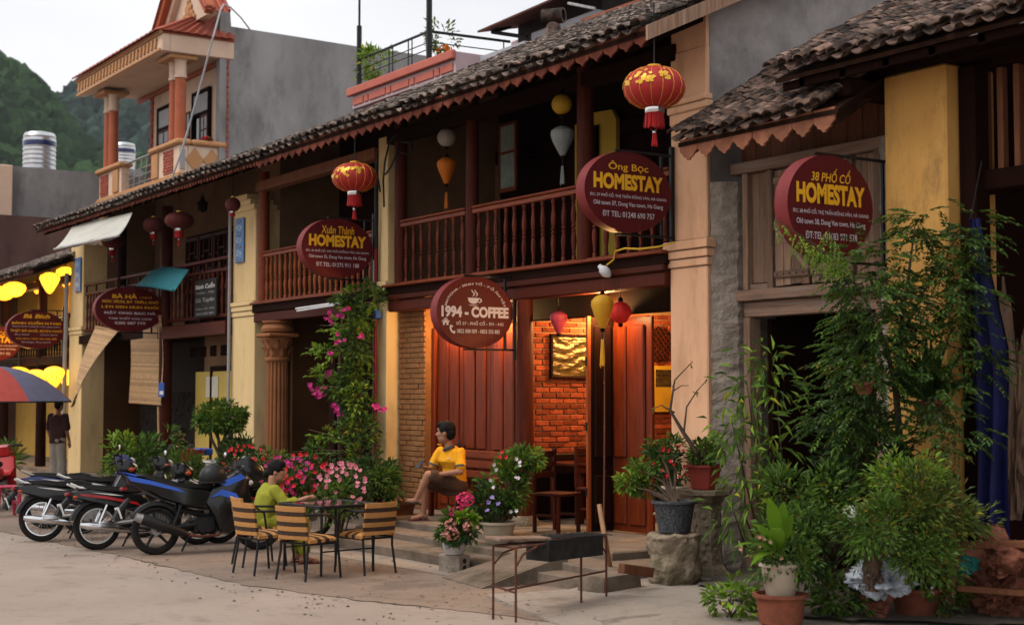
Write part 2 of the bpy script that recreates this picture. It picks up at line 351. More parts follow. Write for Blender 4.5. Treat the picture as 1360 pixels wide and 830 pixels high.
class MB:
 def __init__(s):
  s.v, s.f = [], []
 def add(s, vs, fs, T=None):
  k = len(s.v)
  if T is not None:
   s.v += [tuple(T @ Vector(p)) for p in vs]
  else:
   s.v += [tuple(p) for p in vs]
  s.f += [tuple(i + k for i in f) for f in fs]
  return s
 def box(s, x0, x1, y0, y1, z0, z1, T=None):
  if x0 > x1: x0, x1 = x1, x0
  if y0 > y1: y0, y1 = y1, y0
  if z0 > z1: z0, z1 = z1, z0
  return s.add([(x0, y0, z0), (x1, y0, z0), (x1, y1, z0), (x0, y1, z0), (x0, y0, z1), (x1, y0, z1), (x1, y1, z1), (x0, y1, z1)],
      [(3, 2, 1, 0), (4, 5, 6, 7), (0, 1, 5, 4), (1, 2, 6, 5), (2, 3, 7, 6), (3, 0, 4, 7)], T)
 def cbox(s, x0, x1, y0, y1, z0, z1, c=.01, T=None):
  """box with chamfered edges"""
  if x0 > x1: x0, x1 = x1, x0
  if y0 > y1: y0, y1 = y1, y0
  if z0 > z1: z0, z1 = z1, z0
  c = min(c, (x1 - x0) * .45, (y1 - y0) * .45, (z1 - z0) * .45)
  vs = []
  for sx in (0, 1):
   for sy in (0, 1):
    for sz in (0, 1):
     X, Y, Z = (x1 if sx else x0), (y1 if sy else y0), (z1 if sz else z0)
     dx, dy, dz = (-c if sx else c), (-c if sy else c), (-c if sz else c)
     vs += [(X, Y + dy, Z + dz), (X + dx, Y, Z + dz), (X + dx, Y + dy, Z)]
  def i(sx, sy, sz, a): return (sx * 4 + sy * 2 + sz) * 3 + a
  fs = [(i(0, 0, 0, 0), i(0, 0, 1, 0), i(0, 1, 1, 0), i(0, 1, 0, 0)), (i(1, 0, 0, 0), i(1, 1, 0, 0), i(1, 1, 1, 0), i(1, 0, 1, 0)),
    (i(0, 0, 0, 1), i(1, 0, 0, 1), i(1, 0, 1, 1), i(0, 0, 1, 1)), (i(0, 1, 0, 1), i(0, 1, 1, 1), i(1, 1, 1, 1), i(1, 1, 0, 1)),
    (i(0, 0, 0, 2), i(0, 1, 0, 2), i(1, 1, 0, 2), i(1, 0, 0, 2)), (i(0, 0, 1, 2), i(1, 0, 1, 2), i(1, 1, 1, 2), i(0, 1, 1, 2))]
  for a in (0, 1):
   for b in (0, 1):
    fs.append((i(a, b, 0, 0), i(a, b, 0, 1), i(a, b, 1, 1), i(a, b, 1, 0)))
    fs.append((i(a, 0, b, 0), i(a, 0, b, 2), i(a, 1, b, 2), i(a, 1, b, 0)))
    fs.append((i(0, a, b, 1), i(0, a, b, 2), i(1, a, b, 2), i(1, a, b, 1)))
    for d in (0, 1):
     fs.append((i(a, b, d, 0), i(a, b, d, 1), i(a, b, d, 2)))
  return s.add(vs, fs, T)
 def tube(s, pts, r, n=8, cap=True, T=None):
  pts = [Vector(p) for p in pts]
  rs = r if isinstance(r, (list, tuple)) else [r] * len(pts)
  vs, fs = [], []
  up = None
  for i, p in enumerate(pts):
   if i == 0: t = pts[1] - pts[0]
   elif i == len(pts) - 1: t = pts[-1] - pts[-2]
   else: t = (pts[i + 1] - pts[i]).normalized() + (pts[i] - pts[i - 1]).normalized()
   t = t.normalized() if t.length > 1e-9 else Vector((0, 0, 1))
   if up is None:
    a = Vector((0, 0, 1)) if abs(t.z) < .9 else Vector((1, 0, 0))
    up = (a - t * a.dot(t)).normalized()
   else:
    up = (up - t * up.dot(t))
    up = up.normalized() if up.length > 1e-6 else t.orthogonal().normalized()
   sd = t.cross(up)
   for k in range(n):
    an = 2 * PI * k / n
    vs.append(p + (up * math.cos(an) + sd * math.sin(an)) * rs[i])
  for i in range(len(pts) - 1):
   for k in range(n):
    a, b = i * n + k, i * n + (k + 1) % n
    fs.append((a, b, b + n, a + n))
  if cap:
   fs.append(tuple(range(n - 1, -1, -1)))
   fs.append(tuple((len(pts) - 1) * n + k for k in range(n)))
  return s.add(vs, fs, T)
 def lathe(s, prof, n=16, c=(0, 0, 0), T=None, cap=True, sq=None):
  """prof: list of (radius, z) from bottom to top"""
  vs, fs = [], []
  for (r, z) in prof:
   for k in range(n):
    an = 2 * PI * (k + (.5 if sq else 0)) / n
    vs.append((c[0] + r * math.cos(an), c[1] + r * math.sin(an), c[2] + z))
  for i in range(len(prof) - 1):
   for k in range(n):
    a, b = i * n + k, i * n + (k + 1) % n
    fs.append((a, b, b + n, a + n))
  if cap:
   fs.append(tuple(range(n - 1, -1, -1)))
   fs.append(tuple((len(prof) - 1) * n + k for k in range(n)))
  return s.add(vs, fs, T)
 def prism(s, poly, axis, a0, a1, T=None):
  """extrude a 2-D polygon along an axis: axis 'x': poly=(y,z); 'y': (x,z); 'z': (x,y)"""
  n = len(poly)
  def mk(p, a):
   return (a, p[0], p[1]) if axis == 'x' else ((p[0], a, p[1]) if axis == 'y' else (p[0], p[1], a))
  vs = [mk(p, a0) for p in poly] + [mk(p, a1) for p in poly]
  fs = [tuple(range(n)), tuple(range(2 * n - 1, n - 1, -1))]
  fs += [(i, i + n, (i + 1) % n + n, (i + 1) % n) for i in range(n)]
  return s.add(vs, fs, T)
 def ball(s, c, r, n=10, m=7, T=None):
  rr = r if isinstance(r, (list, tuple)) else (r, r, r)
  vs, fs = [(c[0], c[1], c[2] - rr[2])], []
  for i in range(1, m):
   a = -PI / 2 + PI * i / m
   for k in range(n):
    b = 2 * PI * k / n
    vs.append((c[0] + rr[0] * math.cos(a) * math.cos(b), c[1] + rr[1] * math.cos(a) * math.sin(b), c[2] + rr[2] * math.sin(a)))
  vs.append((c[0], c[1], c[2] + rr[2]))
  for k in range(n): fs.append((0, 1 + (k + 1) % n, 1 + k))
  for i in range(m - 2):
   for k in range(n):
    a, b = 1 + i * n + k, 1 + i * n + (k + 1) % n
    fs.append((a, b, b + n, a + n))
  e = len(vs) - 1
  for k in range(n): fs.append((e, 1 + (m - 2) * n + k, 1 + (m - 2) * n + (k + 1) % n))
  return s.add(vs, fs, T)
 def loft(s, rings, cap=True, closed=True, T=None):
  n = len(rings[0]); vs = [p for r in rings for p in r]; fs = []
  for i in range(len(rings) - 1):
   for k in range(n if closed else n - 1):
    a, b = i * n + k, i * n + (k + 1) % n
    fs.append((a, b, b + n, a + n))
  if cap and closed:
   fs.append(tuple(range(n - 1, -1, -1)))
   fs.append(tuple((len(rings) - 1) * n + k for k in range(n)))
  return s.add(vs, fs, T)
 def mesh(s, name, smooth=False, off=None):
  me = bpy.data.meshes.new(name)
  vs = s.v if off is None else [(p[0] - off[0], p[1] - off[1], p[2] - off[2]) for p in s.v]
  me.from_pydata(vs, [], s.f)
  if smooth:
   me.polygons.foreach_set('use_smooth', [True] * len(me.polygons))
   if smooth != 'all':
    try: me.set_sharp_from_angle(angle=R(40))
    except Exception: pass
  me.update()
  return me
 def build(s, name, m, parent=None, smooth=False, label=None, kind=None, local=False):
  """verts are world coordinates unless local; the mesh is stored relative to the parent's origin"""
  off = None
  if parent is not None and not local:
   off = ORG.get(parent.name)
  me = s.mesh(name, smooth, off)
  return link(name, me, m, parent, label=label, kind=kind, org=(ORG.get(parent.name) if parent is not None and not local else None))
def link(name, me, m, parent=None, loc=None, rot=None, label=None, kind=None, org=None, scale=None):
 if m is not None and not me.materials:
  me.materials.append(M[m] if isinstance(m, str) else m)
 o = bpy.data.objects.new(name, me)
 COL.objects.link(o)
 if parent is not None: o.parent = parent
 if loc is not None: o.location = loc
 if rot is not None: o.rotation_euler = rot
 if scale is not None: o.scale = scale
 if label: o['label'] = label
 if kind: o['kind'] = kind
 if org is not None: ORG[o.name] = org
 return o
def single(name, mb, m, loc, label, cat, group=None, smooth=False, kind=None):
 """a thing that is one mesh, verts in world coordinates, origin at loc"""
 me = mb.mesh(name, smooth, loc)
 o = link(name, me, m, None, loc=loc, kind=kind, org=Vector(loc))
 return tag(o, label, cat, group)
def structure(name, mb, m, smooth=False):
 o = link(name, mb.mesh(name, smooth), m, kind='structure', org=Vector((0, 0, 0)))
 return o
def Tm(loc=(0, 0, 0), rx=0, ry=0, rz=0, sc=(1, 1, 1)):
 return Matrix.Translation(loc) @ Euler((rx, ry, rz)).to_matrix().to_4x4() @ Matrix.Diagonal((*sc, 1))
def arc(c, r, a0, a1, n, plane='xz'):
 out = []
 for i in range(n + 1):
  a = a0 + (a1 - a0) * i / n
  u, w = c[0] + r * math.cos(a), c[1] + r * math.sin(a)
  out.append((u, w))
 return out
def copy_tree(o, parent=None):
 c = o.copy()
 COL.objects.link(c)
 c.parent = parent
 if o.name in ORG: ORG[c.name] = ORG[o.name]
 for ch in list(o.children):
  copy_tree(ch, c)
 return c
def text_mesh(body, width=None, height=None, bold=0.0, shear=0.0, extrude=0.003, spacing=1.0, maxw=None):
 cu = bpy.data.curves.new('lettering', 'FONT')
 cu.body = body
 cu.size = 1.0
 cu.resolution_u = 3
 cu.align_x = 'CENTER'; cu.align_y = 'CENTER'
 cu.offset = bold
 cu.shear = shear
 cu.space_character = spacing
 ob = bpy.data.objects.new('lettering', cu)
 tm_ = ob.to_mesh()
 vs = [v.co.copy() for v in tm_.vertices]
 fs = [tuple(p.vertices) for p in tm_.polygons]
 ob.to_mesh_clear()
 bpy.data.objects.remove(ob); bpy.data.curves.remove(cu)
 if not vs: return [], []
 x0, x1 = min(v.x for v in vs), max(v.x for v in vs)
 y0, y1 = min(v.y for v in vs), max(v.y for v in vs)
 sx = width / (x1 - x0) if width else None
 sy = height / (y1 - y0) if height else None
 sx = sx or sy; sy = sy or sx
 cx, cy = (x0 + x1) / 2, (y0 + y1) / 2
 vs = [((v.x - cx) * sx, (v.y - cy) * sy, 0.0) for v in vs]
 return vs, fs
def rod(name, m, a, b, r, parent, n=6, **k):
 return MB().tube([a, b], r, n).build(name, m, parent, **k)
# ================================================================== ground
def ground_mat(name, c, c2, c3, crack=True):
 m, n, l, b = new_mat(name)
 tc = n.new('ShaderNodeTexCoord')
 def noise(scale, det=8, rough=.65, vec=None):
  x = n.new('ShaderNodeTexNoise'); x.inputs['Scale'].default_value = scale
  x.inputs['Detail'].default_value = det; x.inputs['Roughness'].default_value = rough
  l.new(vec or tc.outputs['Object'], x.inputs['Vector']); return x
 def rng(src, a, bb, lo=0., hi=1.):
  x = n.new('ShaderNodeMapRange'); x.inputs[1].default_value = a; x.inputs[2].default_value = bb
  x.inputs[3].default_value = lo; x.inputs[4].default_value = hi; l.new(src, x.inputs[0]); return x.outputs[0]
 def mix(f, a, bb, mode='MIX'):
  x = n.new('ShaderNodeMix'); x.data_type = 'RGBA'; x.blend_type = mode
  if isinstance(f, float): x.inputs[0].default_value = f
  else: l.new(f, x.inputs[0])
  for s_, k in ((a, 6), (bb, 7)):
   if isinstance(s_, tuple): x.inputs[k].default_value = (*s_, 1)
   else: l.new(s_, x.inputs[k])
  return x.outputs[2]
 n1, n2, n3, n4 = noise(.55), noise(2.3), noise(90, 3), noise(1.1, 10, .75)
 col = mix(rng(n1.outputs['Fac'], .35, .68), c, c2)
 col = mix(rng(n4.outputs['Fac'], .56, .72, 0, .75), col, c3)
 col = mix(rng(n2.outputs['Fac'], .56, .72, 0, .6), col, tuple(x * .6 for x in c2))
 col = mix(rng(noise(7, 6, .7).outputs['Fac'], .55, .75, 0, .5), col, tuple(x * .6 for x in c3))
 col = mix(rng(noise(.9, 3).outputs['Fac'], .62, .68, 0, .35), col, tuple(x * .45 for x in c3))
 g = rng(n3.outputs['Fac'], .25, .75, .70, 1.22)
 cmb = n.new('ShaderNodeCombineColor')
 for k in range(3): l.new(g, cmb.inputs[k])
 col = mix(1.0, col, cmb.outputs[0], 'MULTIPLY')
 if crack:
  wv = noise(1.3, 4)
  mp = n.new('ShaderNodeMix'); mp.data_type = 'RGBA'; mp.inputs[0].default_value = .25
  l.new(tc.outputs['Object'], mp.inputs[6]); l.new(wv.outputs['Color'], mp.inputs[7])
  vo = n.new('ShaderNodeTexVoronoi'); vo.feature = 'DISTANCE_TO_EDGE'; vo.inputs['Scale'].default_value = .55
  l.new(mp.outputs[2], vo.inputs['Vector'])
  ck = rng(vo.outputs['Distance'], .0, .010, .6, 0)
  gate = rng(noise(.8, 3).outputs['Fac'], .52, .6)
  mu = n.new('ShaderNodeMath'); mu.operation = 'MULTIPLY'; l.new(ck, mu.inputs[0]); l.new(gate, mu.inputs[1])
  col = mix(mu.outputs[0], col, (.07, .055, .045))
 l.new(col, b.inputs['Base Color'])
 b.inputs['Roughness'].default_value = .88
 b.inputs['Specular IOR Level'].default_value = .25
 bp = n.new('ShaderNodeBump'); bp.inputs['Strength'].default_value = .6; bp.inputs['Distance'].default_value = .015
 ad = n.new('ShaderNodeMath'); ad.operation = 'ADD'
 l.new(n3.outputs['Fac'], ad.inputs[0]); l.new(n2.outputs['Fac'], ad.inputs[1])
 l.new(ad.outputs[0], bp.inputs['Height']); l.new(bp.outputs['Normal'], b.inputs['Normal'])
 return m
M['road'] = ground_mat('worn_street_concrete', (.37, .295, .245), (.305, .24, .198), (.24, .187, .155), crack=False)
M['apron'] = ground_mat('rough_forecourt_concrete', (.285, .21, .163), (.205, .15, .116), (.15, .113, .09))
M['slab'] = ground_mat('pale_slab_concrete', (.35, .29, .24), (.28, .23, .19), (.19, .15, .122))
M['wet'] = ground_mat('damp_ground', (.13, .105, .085), (.10, .08, .065), (.09, .085, .06), crack=False)
g = MB()
g.add([(-1500, -1500, 0), (300, -1500, 0), (300, 300, 0), (-1500, 300, 0)], [(0, 1, 2, 3)])
structure('street', g, 'road')
rng = random.Random(5)
def ragged(pts, step=.12, amp=.035, seed=1):
 r = random.Random(seed); out = []
 for i in range(len(pts) - 1):
  a, b = Vector(pts[i]), Vector(pts[i + 1]); n_ = max(1, int((b - a).length / step))
  for k in range(n_):
   p = a.lerp(b, k / n_); out.append((p.x + r.uniform(-amp, amp), p.y + r.uniform(-amp, amp)))
 out.append(tuple(pts[-1])); return out
edge = ragged([(-40, -6.2), (-20.8, -4.80), (-17.0, -4.42), (-13.65, -4.22), (-11.9, -3.7), (-10.9, -3.25), (-9.6, -2.9)], seed=3)
fc = MB(); poly = edge + [(-9.0, -2.6), (-9.0, 9.0), (-40, 9.0)]
fc.add([(x, y, .004) for x, y in poly], [tuple(range(len(poly)))])
structure('forecourt', fc, 'apron')
gu = MB(); rg_ = random.Random(12); ev = []
for (x, y) in edge:
 w = .002 + .05 * max(0, mnoise.noise((x * 1.3, y, 0)) + .05); ev.append(((x, y - w * rg_.uniform(.5, 1.2), .007), (x, y + w * rg_.uniform(.5, 1.2), .007)))
gu.add([p for e in ev for p in e], [(2 * i, 2 * i + 2, 2 * i + 3, 2 * i + 1) for i in range(len(ev) - 1)])
structure('gutter', gu, 'step')
sl_edge = ragged([(-11.55, -2.72), (-11.2, -2.0), (-11.5, -1.46), (-11.62, -1.0), (-11.62, .4)], step=.1, amp=.02, seed=8)
poly = [(-9.75, -3.1)] + sl_edge + [(-5.0, .4), (-5.0, -4.2), (-8.2, -4.2)]
sl = MB(); nP = len(poly)
def slz(x, y): return max(.01, min(.11, .05 + .05 * (y + 2.4)))
sl.add([(x, y, slz(x, y)) for x, y in poly] + [(x, y, -.05) for x, y in poly],
  [tuple(range(nP))] + [(i, (i + 1) % nP, (i + 1) % nP + nP, i + nP) for i in range(nP)])
structure('pavement', sl, 'slab')
wp = MB(); pts = ragged([(-11.55, -.9), (-10.7, -.95), (-9.9, -1.25), (-9.2, -1.6), (-8.4, -1.4), (-7.6, -.8), (-7.0, .3)], step=.1, amp=.06, seed=4) + [(-7.0, .38), (-11.6, .38), (-11.6, -.6)]
wp.add([(x, y, slz(x, y) + .006) for x, y in pts], [tuple(range(len(pts)))])
structure('damp_path', wp, 'wet')
st = MB()
st.add([(-16.6, -2.45, .008), (-12.6, -2.15, .008), (-12.6, -1.7, .012), (-16.6, -1.9, .012)], [(0, 1, 2, 3)])
structure('paving_strip', st, 'slab')
def irregular_slab(name, poly, z0, z1, m, seed, parent=None):
 r = random.Random(seed); mb = MB(); n_ = len(poly)
 vs = [(x, y, z0) for x, y in poly] + [(x + r.uniform(-.006, .006), y + r.uniform(-.006, .006), z1 - r.uniform(0, .006) - .012) for x, y in poly]
 cx, cy = sum(p[0] for p in poly) / n_, sum(p[1] for p in poly) / n_
 vs += [(x + (.02 if x < cx else -.02), y + (.02 if y < cy else -.02), z1) for x, y in poly]
 fs = [(i, (i + 1) % n_, (i + 1) % n_ + n_, i + n_) for i in range(n_)] + \
   [(i + n_, (i + 1) % n_ + n_, (i + 1) % n_ + 2 * n_, i + 2 * n_) for i in range(n_)] + [tuple(range(2 * n_, 3 * n_))]
 mb.add(vs, fs)
 return mb.build(name, m, parent)
def strip(x0, y0, x1, y1, yb, n=12, seed=0):
 r = random.Random(seed)
 return [(x0 + (x1 - x0) * i / n, y0 + (y1 - y0) * i / n + r.uniform(-.012, .012)) for i in range(n + 1)] + [(x1, yb), (x0, yb)]
porch = thing('porch_steps', (-14.8, -1.0, 0), 'worn concrete porch with three shallow steps below the brick cafe', 'steps')
irregular_slab('step', strip(-16.75, -1.96, -12.95, -1.76, -.3, seed=1), -.02, .125, 'step', 1, porch)
irregular_slab('step', strip(-16.85, -1.36, -12.75, -1.40, -.3, seed=2), .10, .205, 'step', 2, porch)
irregular_slab('step', strip(-12.42, -1.80, -11.42, -1.72, -.3, 4, seed=3), -.02, .125, 'step', 3, porch)
irregular_slab('step', strip(-12.80, -1.45, -11.30, -1.50, -.3, 4, seed=4), .10, .20, 'step', 4, porch)
irregular_slab('landing', strip(-18.4, -1.0, -11.9, -.98, .4, 16, seed=5), .15, .285, 'step', 5, porch)
rp = MB()
rp.add([(-13.0, -2.33, .012), (-12.1, -2.42, .012), (-12.1, -1.40, .27), (-12.85, -1.34, .27), (-13.0, -2.33, 0), (-12.1, -2.42, 0), (-12.1, -1.40, 0), (-12.85, -1.34, 0)],
  [(0, 1, 2, 3), (1, 5, 6, 2), (0, 3, 7, 4), (0, 4, 5, 1), (2, 6, 7, 3)])
ramp = thing('ramp', (-12.6, -1.9, 0), 'small grooved concrete ramp laid over the steps beside the grill', 'ramp')
rp.build('ramp_body', 'step', ramp)
for k in range(11):
 t = .04 + k * .088
 a = Vector((-13.0, -2.33, .012)).lerp(Vector((-12.1, -2.42, .012)), t); b = Vector((-12.85, -1.34, .27)).lerp(Vector((-12.1, -1.40, .27)), t)
 w = Vector((.028, 0, 0)); u = Vector((0, 0, .009)); q = MB()
 q.add([a - w, a + w, b + w, b - w, a - w * .7 + u, a + w * .7 + u, b + w * .7 + u, b - w * .7 + u],
   [(4, 5, 6, 7), (0, 1, 5, 4), (1, 2, 6, 5), (2, 3, 7, 6), (3, 0, 4, 7)])
 q.build('ridge', 'step', ramp)
# ================================================================== shared house parts
def tile_meshes(W, L, H, th, tag_):
 def shell(sign):
  n_ = 5; top, bot = [], []
  for i in range(n_ + 1):
   a = PI * (.08 + .84 * i / n_)
   u = -W / 2 * math.cos(a) / math.cos(PI * .08); w = sign * H * (math.sin(a) - .25)
   top.append((u, w));
   bot.append((u * .9, w - th))
  vs = []
  for v_, sc in ((0, 1.0), (L, .9)):
   vs += [(u * sc, v_, w + (.0 if v_ else .012)) for u, w in top]
   vs += [(u * sc, v_, w + (.0 if v_ else .012)) for u, w in bot]
  m_ = n_ + 1; fs = []
  for i in range(n_):
   fs.append((i, i + 1, 2 * m_ + i + 1, 2 * m_ + i))                     # top
   fs.append((m_ + i, m_ + i + 1, i + 1, i))                             # front rim
   fs.append((m_ + i + 1, m_ + i, 3 * m_ + i, 3 * m_ + i + 1))           # underside
  mb = MB(); mb.add(vs, fs); return mb
 return shell(1), shell(-1)
def tile_roof(parent, x0, x1, ye, ze, yr, zr, n_parts, m, period=.225, exposure=.098, seed=0, xs=None, sag=.03):
 """overlapping pan and cover tiles; the nearest ones are parts, the rest one part of kind stuff"""
 r = random.Random(seed)
 W = period * .72
 cov, pan = tile_meshes(W, .19, period * .25, .013, m)
 cme, pme = cov.mesh('roof_tile', True), pan.mesh('roof_tile', True)
 for me in (cme, pme): me.materials.append(M[m])
 Ls = math.hypot(yr - ye, zr - ze); ang = math.atan2(zr - ze, yr - ye)
 ncol = int((x1 - x0) / period); nrow = int(Ls / exposure)
 spots = []
 for j in range(nrow):
  for i in range(ncol * 2 + 1):
   x = x0 + (i * .5) * period
   if x > x1: continue
   v_ = j * exposure + (r.uniform(-.02, .02)) - (.03 if j == 0 and i % 2 else 0)
   cover = i % 2 == 0
   w = (.045 if cover else .012) + r.uniform(-.004, .006)
   sg = -sag * math.sin(PI * (x - x0) / (x1 - x0)) + .02 * mnoise.noise((x * .9, j * .3, seed))
   y = ye + v_ * math.cos(ang) - w * math.sin(ang); z = ze + v_ * math.sin(ang) + w * math.cos(ang) + sg
   jr = (ang + r.uniform(-.05, .03), r.uniform(-.05, .05), r.uniform(-.07, .07))
   if r.random() < .015: continue
   spots.append(((Vector((x, y, z)) - CAM).length - (0.25 if cover else 0), x, y, z, jr, cover))
 spots.sort(key=lambda t: t[0])
 org = ORG[parent.name]
 rest = MB()
 for k, (d_, x, y, z, jr, cover) in enumerate(spots):
  x += r.uniform(-.012, .012)
  if k < n_parts:
   link('roof_tile', cme if cover else pme, None, parent, loc=(x - org[0], y - org[1], z - org[2]), rot=jr)
  else:
   src = cov if cover else pan
   rest.add(src.v, src.f, Tm((x, y, z), *jr))
 if rest.v: rest.build('distant_roof_tiles', m, parent, True, kind='stuff')
def scallop(parent, x0, x1, y, ztop, w, drop, m, style='ogee', rx=0.0):
 """row of cut valance boards hanging from the eave"""
 nb = int(round((x1 - x0) / w)); w = (x1 - x0) / nb; hw = w / 2 - .003
 if style == 'ogee':
  half = [(hw, 0), (hw, -drop * .45), (hw * .93, -drop * .62), (hw * .72, -drop * .74), (hw * .4, -drop * .80), (hw * .18, -drop * .88)]
  poly = [( -a, b) for a, b in half] + [(0, -drop)] + [(a, b) for a, b in reversed(half)]
 elif style == 'step':
  half = [(hw, 0), (hw, -drop * .55), (hw * .62, -drop * .74), (hw * .62, -drop * .80), (hw * .16, -drop * .93), (hw * .16, -drop)]
  poly = [( -a, b) for a, b in half] + [(a, b) for a, b in reversed(half)]
 else:
  half = [(hw, 0), (hw, -drop * .5), (hw * .7, -drop * .62), (hw * .55, -drop * .85)]
  poly = [( -a, b) for a, b in half] + [(0, -drop)] + [(a, b) for a, b in reversed(half)]
 mb = MB(); mb.prism(poly, 'y', -.011, .011)
 me = mb.mesh('valance_board'); me.materials.append(M[m])
 org = ORG[parent.name]; r = random.Random(int(x0 * 10))
 for i in range(nb):
  link('valance_board', me, None, parent, loc=(x0 + (i + .5) * w - org[0], y - org[1] + r.uniform(-.004, .004), ztop - org[2] + r.uniform(-.008, .008)), rot=(rx + r.uniform(-.03, .03), r.uniform(-.015, .015), 0))
def baluster_mesh(h, r, m, seg=8):
 k = [(.8, 0), (.8, .07), (.5, .09), (.75, .11), (.55, .14), (.75, .2), (1, .30), (.85, .40), (.55, .445), (.9, .46), (.9, .48), (.6, .49), (.6, .51), (.9, .52), (.9, .54), (.55, .555), (.85, .60), (1, .70), (.75, .80), (.55, .86), (.75, .89), (.5, .91), (.8, .93), (.8, 1)]
 mb = MB(); mb.lathe([(a * r, b * h) for a, b in k], seg)
 me = mb.mesh('baluster', True); me.materials.append(M[m]); return me
def balustrade(parent, x0, x1, y, zf, zt, mb_mat, rail_mat, spacing, r=.03, gap=.0):
 me = baluster_mesh(zt - .10 - zf - .02, r, mb_mat)
 n_ = max(1, int(round((x1 - x0) / spacing))); org = ORG[parent.name]; rr = random.Random(int(abs(x0) * 7))
 for i in range(n_):
  x = x0 + (i + .5) * (x1 - x0) / n_
  link('baluster', me, None, parent, loc=(x - org[0], y - org[1], zf + .02 - org[2]), rot=(rr.uniform(-.01, .01), rr.uniform(-.015, .015), rr.uniform(0, 1)))
 q = MB(); q.cbox(x0, x1, y - .055, y + .055, zt - .035, zt, .012); q.cbox(x0, x1, y - .04, y + .04, zt - .10, zt - .042, .008)
 q.build('handrail', rail_mat, parent)
 q = MB(); q.cbox(x0, x1, y - .04, y + .04, zf, zf + .03, .006); q.build('bottom_rail', rail_mat, parent)
def panel_door(parent, x0, x1, y, z0, z1, m, name='door_leaf', T=None, label=None, th=.045, cols=2, rows=((.02, .27), (.33, .97))):
 """framed leaf with raised panels, facing -y"""
 q = MB(); q.cbox(x0, x1, y, y + th, z0, z1, .004, T)
 leaf = q.build(name, m, parent, label=label)
 w, h = x1 - x0, z1 - z0
 for c in range(cols):
  for (a, b) in rows:
   px0 = x0 + w * (.10 + c * .8 / cols + .03); px1 = x0 + w * (.10 + (c + 1) * .8 / cols - .03)
   q = MB()
   q.cbox(px0, px1, y - .03, y + .005, z0 + h * a + .03, z0 + h * b - .02, .028, T)
   q.build('panel', m, leaf)
 return leaf
def brick_field(parent, axis, fixed, a0, a1, z0, z1, m, bl, bh, joint, depth, seed, n_parts=300, skip=None, face=1):
 """running-bond bricks on a plane; axis 'x' -> plane x=fixed running along y, axis 'y' -> plane y=fixed running along x"""
 r = random.Random(seed); org = ORG[parent.name]; spots = []
 row = 0; z = z0
 while z + bh <= z1 + .001:
  a = a0 - (bl / 2 if row % 2 else 0)
  while a < a1 - .02:
   b0, b1 = max(a, a0), min(a + bl, a1)
   if b1 - b0 > .03: spots.append((b0, b1, z))
   a += bl + joint
  z += bh + joint; row += 1
 full = MB();
 def mk(L):
  q = MB()
  if axis == 'x': q.cbox(-depth / 2, depth / 2, 0, L, 0, bh, .006)
  else: q.cbox(0, L, -depth / 2, depth / 2, 0, bh, .006)
  return q
 cache = {}
 def pos(s_): return Vector((fixed, s_[0], s_[2])) if axis == 'x' else Vector((s_[0], fixed, s_[2]))
 spots.sort(key=lambda s_: (pos(s_) - CAM).length)
 rest = MB()
 for k, s_ in enumerate(spots):
  L = round(s_[1] - s_[0], 3); p = pos(s_); j = r.uniform(-.008, .010) * face
  p = p + (Vector((j, 0, 0)) if axis == 'x' else Vector((0, j, 0)))
  if k < n_parts:
   if L not in cache:
    me = mk(L).mesh('brick'); me.materials.append(M[m]); cache[L] = me
   link('brick', cache[L], None, parent, loc=p - org)
  else:
   q = mk(L); rest.add(q.v, q.f, Tm(p))
 if rest.v: rest.build('further_bricks', m, parent, kind='stuff')
def deck(parent, name, x0, x1, prof, m, th=.05):
 """roof underlay following (y,z) profile"""
 up = prof; dn = [(y, z - th) for y, z in reversed(prof)]
 MB().prism(up + dn, 'x', x0, x1).build(name, m, parent)
# ================================================================== brick cafe house (peach pillar on its right)
H1 = thing('balcony_house', (-15.2, 0, 0), 'house with dark red wooden balcony above the lit brick cafe, peach pillar at its right', 'house')
LAND = .285
def pillar(parent, x0, x1, y0, y1, m, caps, z0=0, ztop=5.5, upper_dx=0, label=None):
 q = MB()
 q.cbox(x0, x1, y0, y1, z0, caps[0], .012)
 q.cbox(x0 + .01, x1 - .01 - upper_dx, y0 + .01, y1, caps[-1], ztop, .012)
 p = q.build('pillar', m, parent, label=label)
 for i in range(len(caps) - 1):
  e = .02 + .018 * i
  q = MB(); q.cbox(x0 - e, x1 + e - (0 if i < 99 else 0), y0 - e, y1 + .01, caps[i] + .004, caps[i + 1] - .004, .008)
  q.build('capital_band', m, p)
 return p
pr = pillar(H1, -12.10, -11.50, -.06, .01, 'peach', (3.20, 3.29, 3.38, 3.48), upper_dx=0)
for i, (z0, z1, e) in enumerate(((4.72, 4.84, .0), (4.84, 4.92, .02), (4.92, 4.99, .04))):
 MB().cbox(-12.10 - e, -11.49 + .02 - e * .2, -.06 - e, .018, z0 + .003, z1 - .003, .01).build('capital_band', 'peach', pr)
ROOF1 = dict(ye=-1.08, ze=5.50, yr=3.5, zr=5.50 + .47 * 4.58)
def rz1(y): return 5.50 + .47 * (y + 1.08)
MB().prism([(.02, 0), (9.0, 0), (9.0, 5.0), (3.5, rz1(3.5) - .12), (.02, rz1(.02) - .12)], 'x', -12.05, -11.53).build('gable_wall', 'graywall', H1, label='grey cement gable wall with stained patches')
MB().box(-12.08, -11.52, -.04, .005, 5.5, rz1(-.04) - .13).build('gable_infill', 'peach', H1)
MB().cbox(-18.36, -12.08, -.14, 1.75, 3.25, 3.36, .01).build('balcony_floor', 'wood_dark', H1)
q = MB(); q.cbox(-18.34, -12.07, -.20, -.02, 3.362, 3.40, .012); q.build('balcony_nosing', 'wood_rail', H1)
q = MB(); q.cbox(-18.30, -12.09, -.165, -.1, 3.18, 3.25, .01); q.build('balcony_moulding', 'wood_red', H1)
q = MB(); q.cbox(-18.25, -12.1, -.13, .05, 3.02, 3.175, .015); q.build('balcony_beam', 'wood_red', H1)
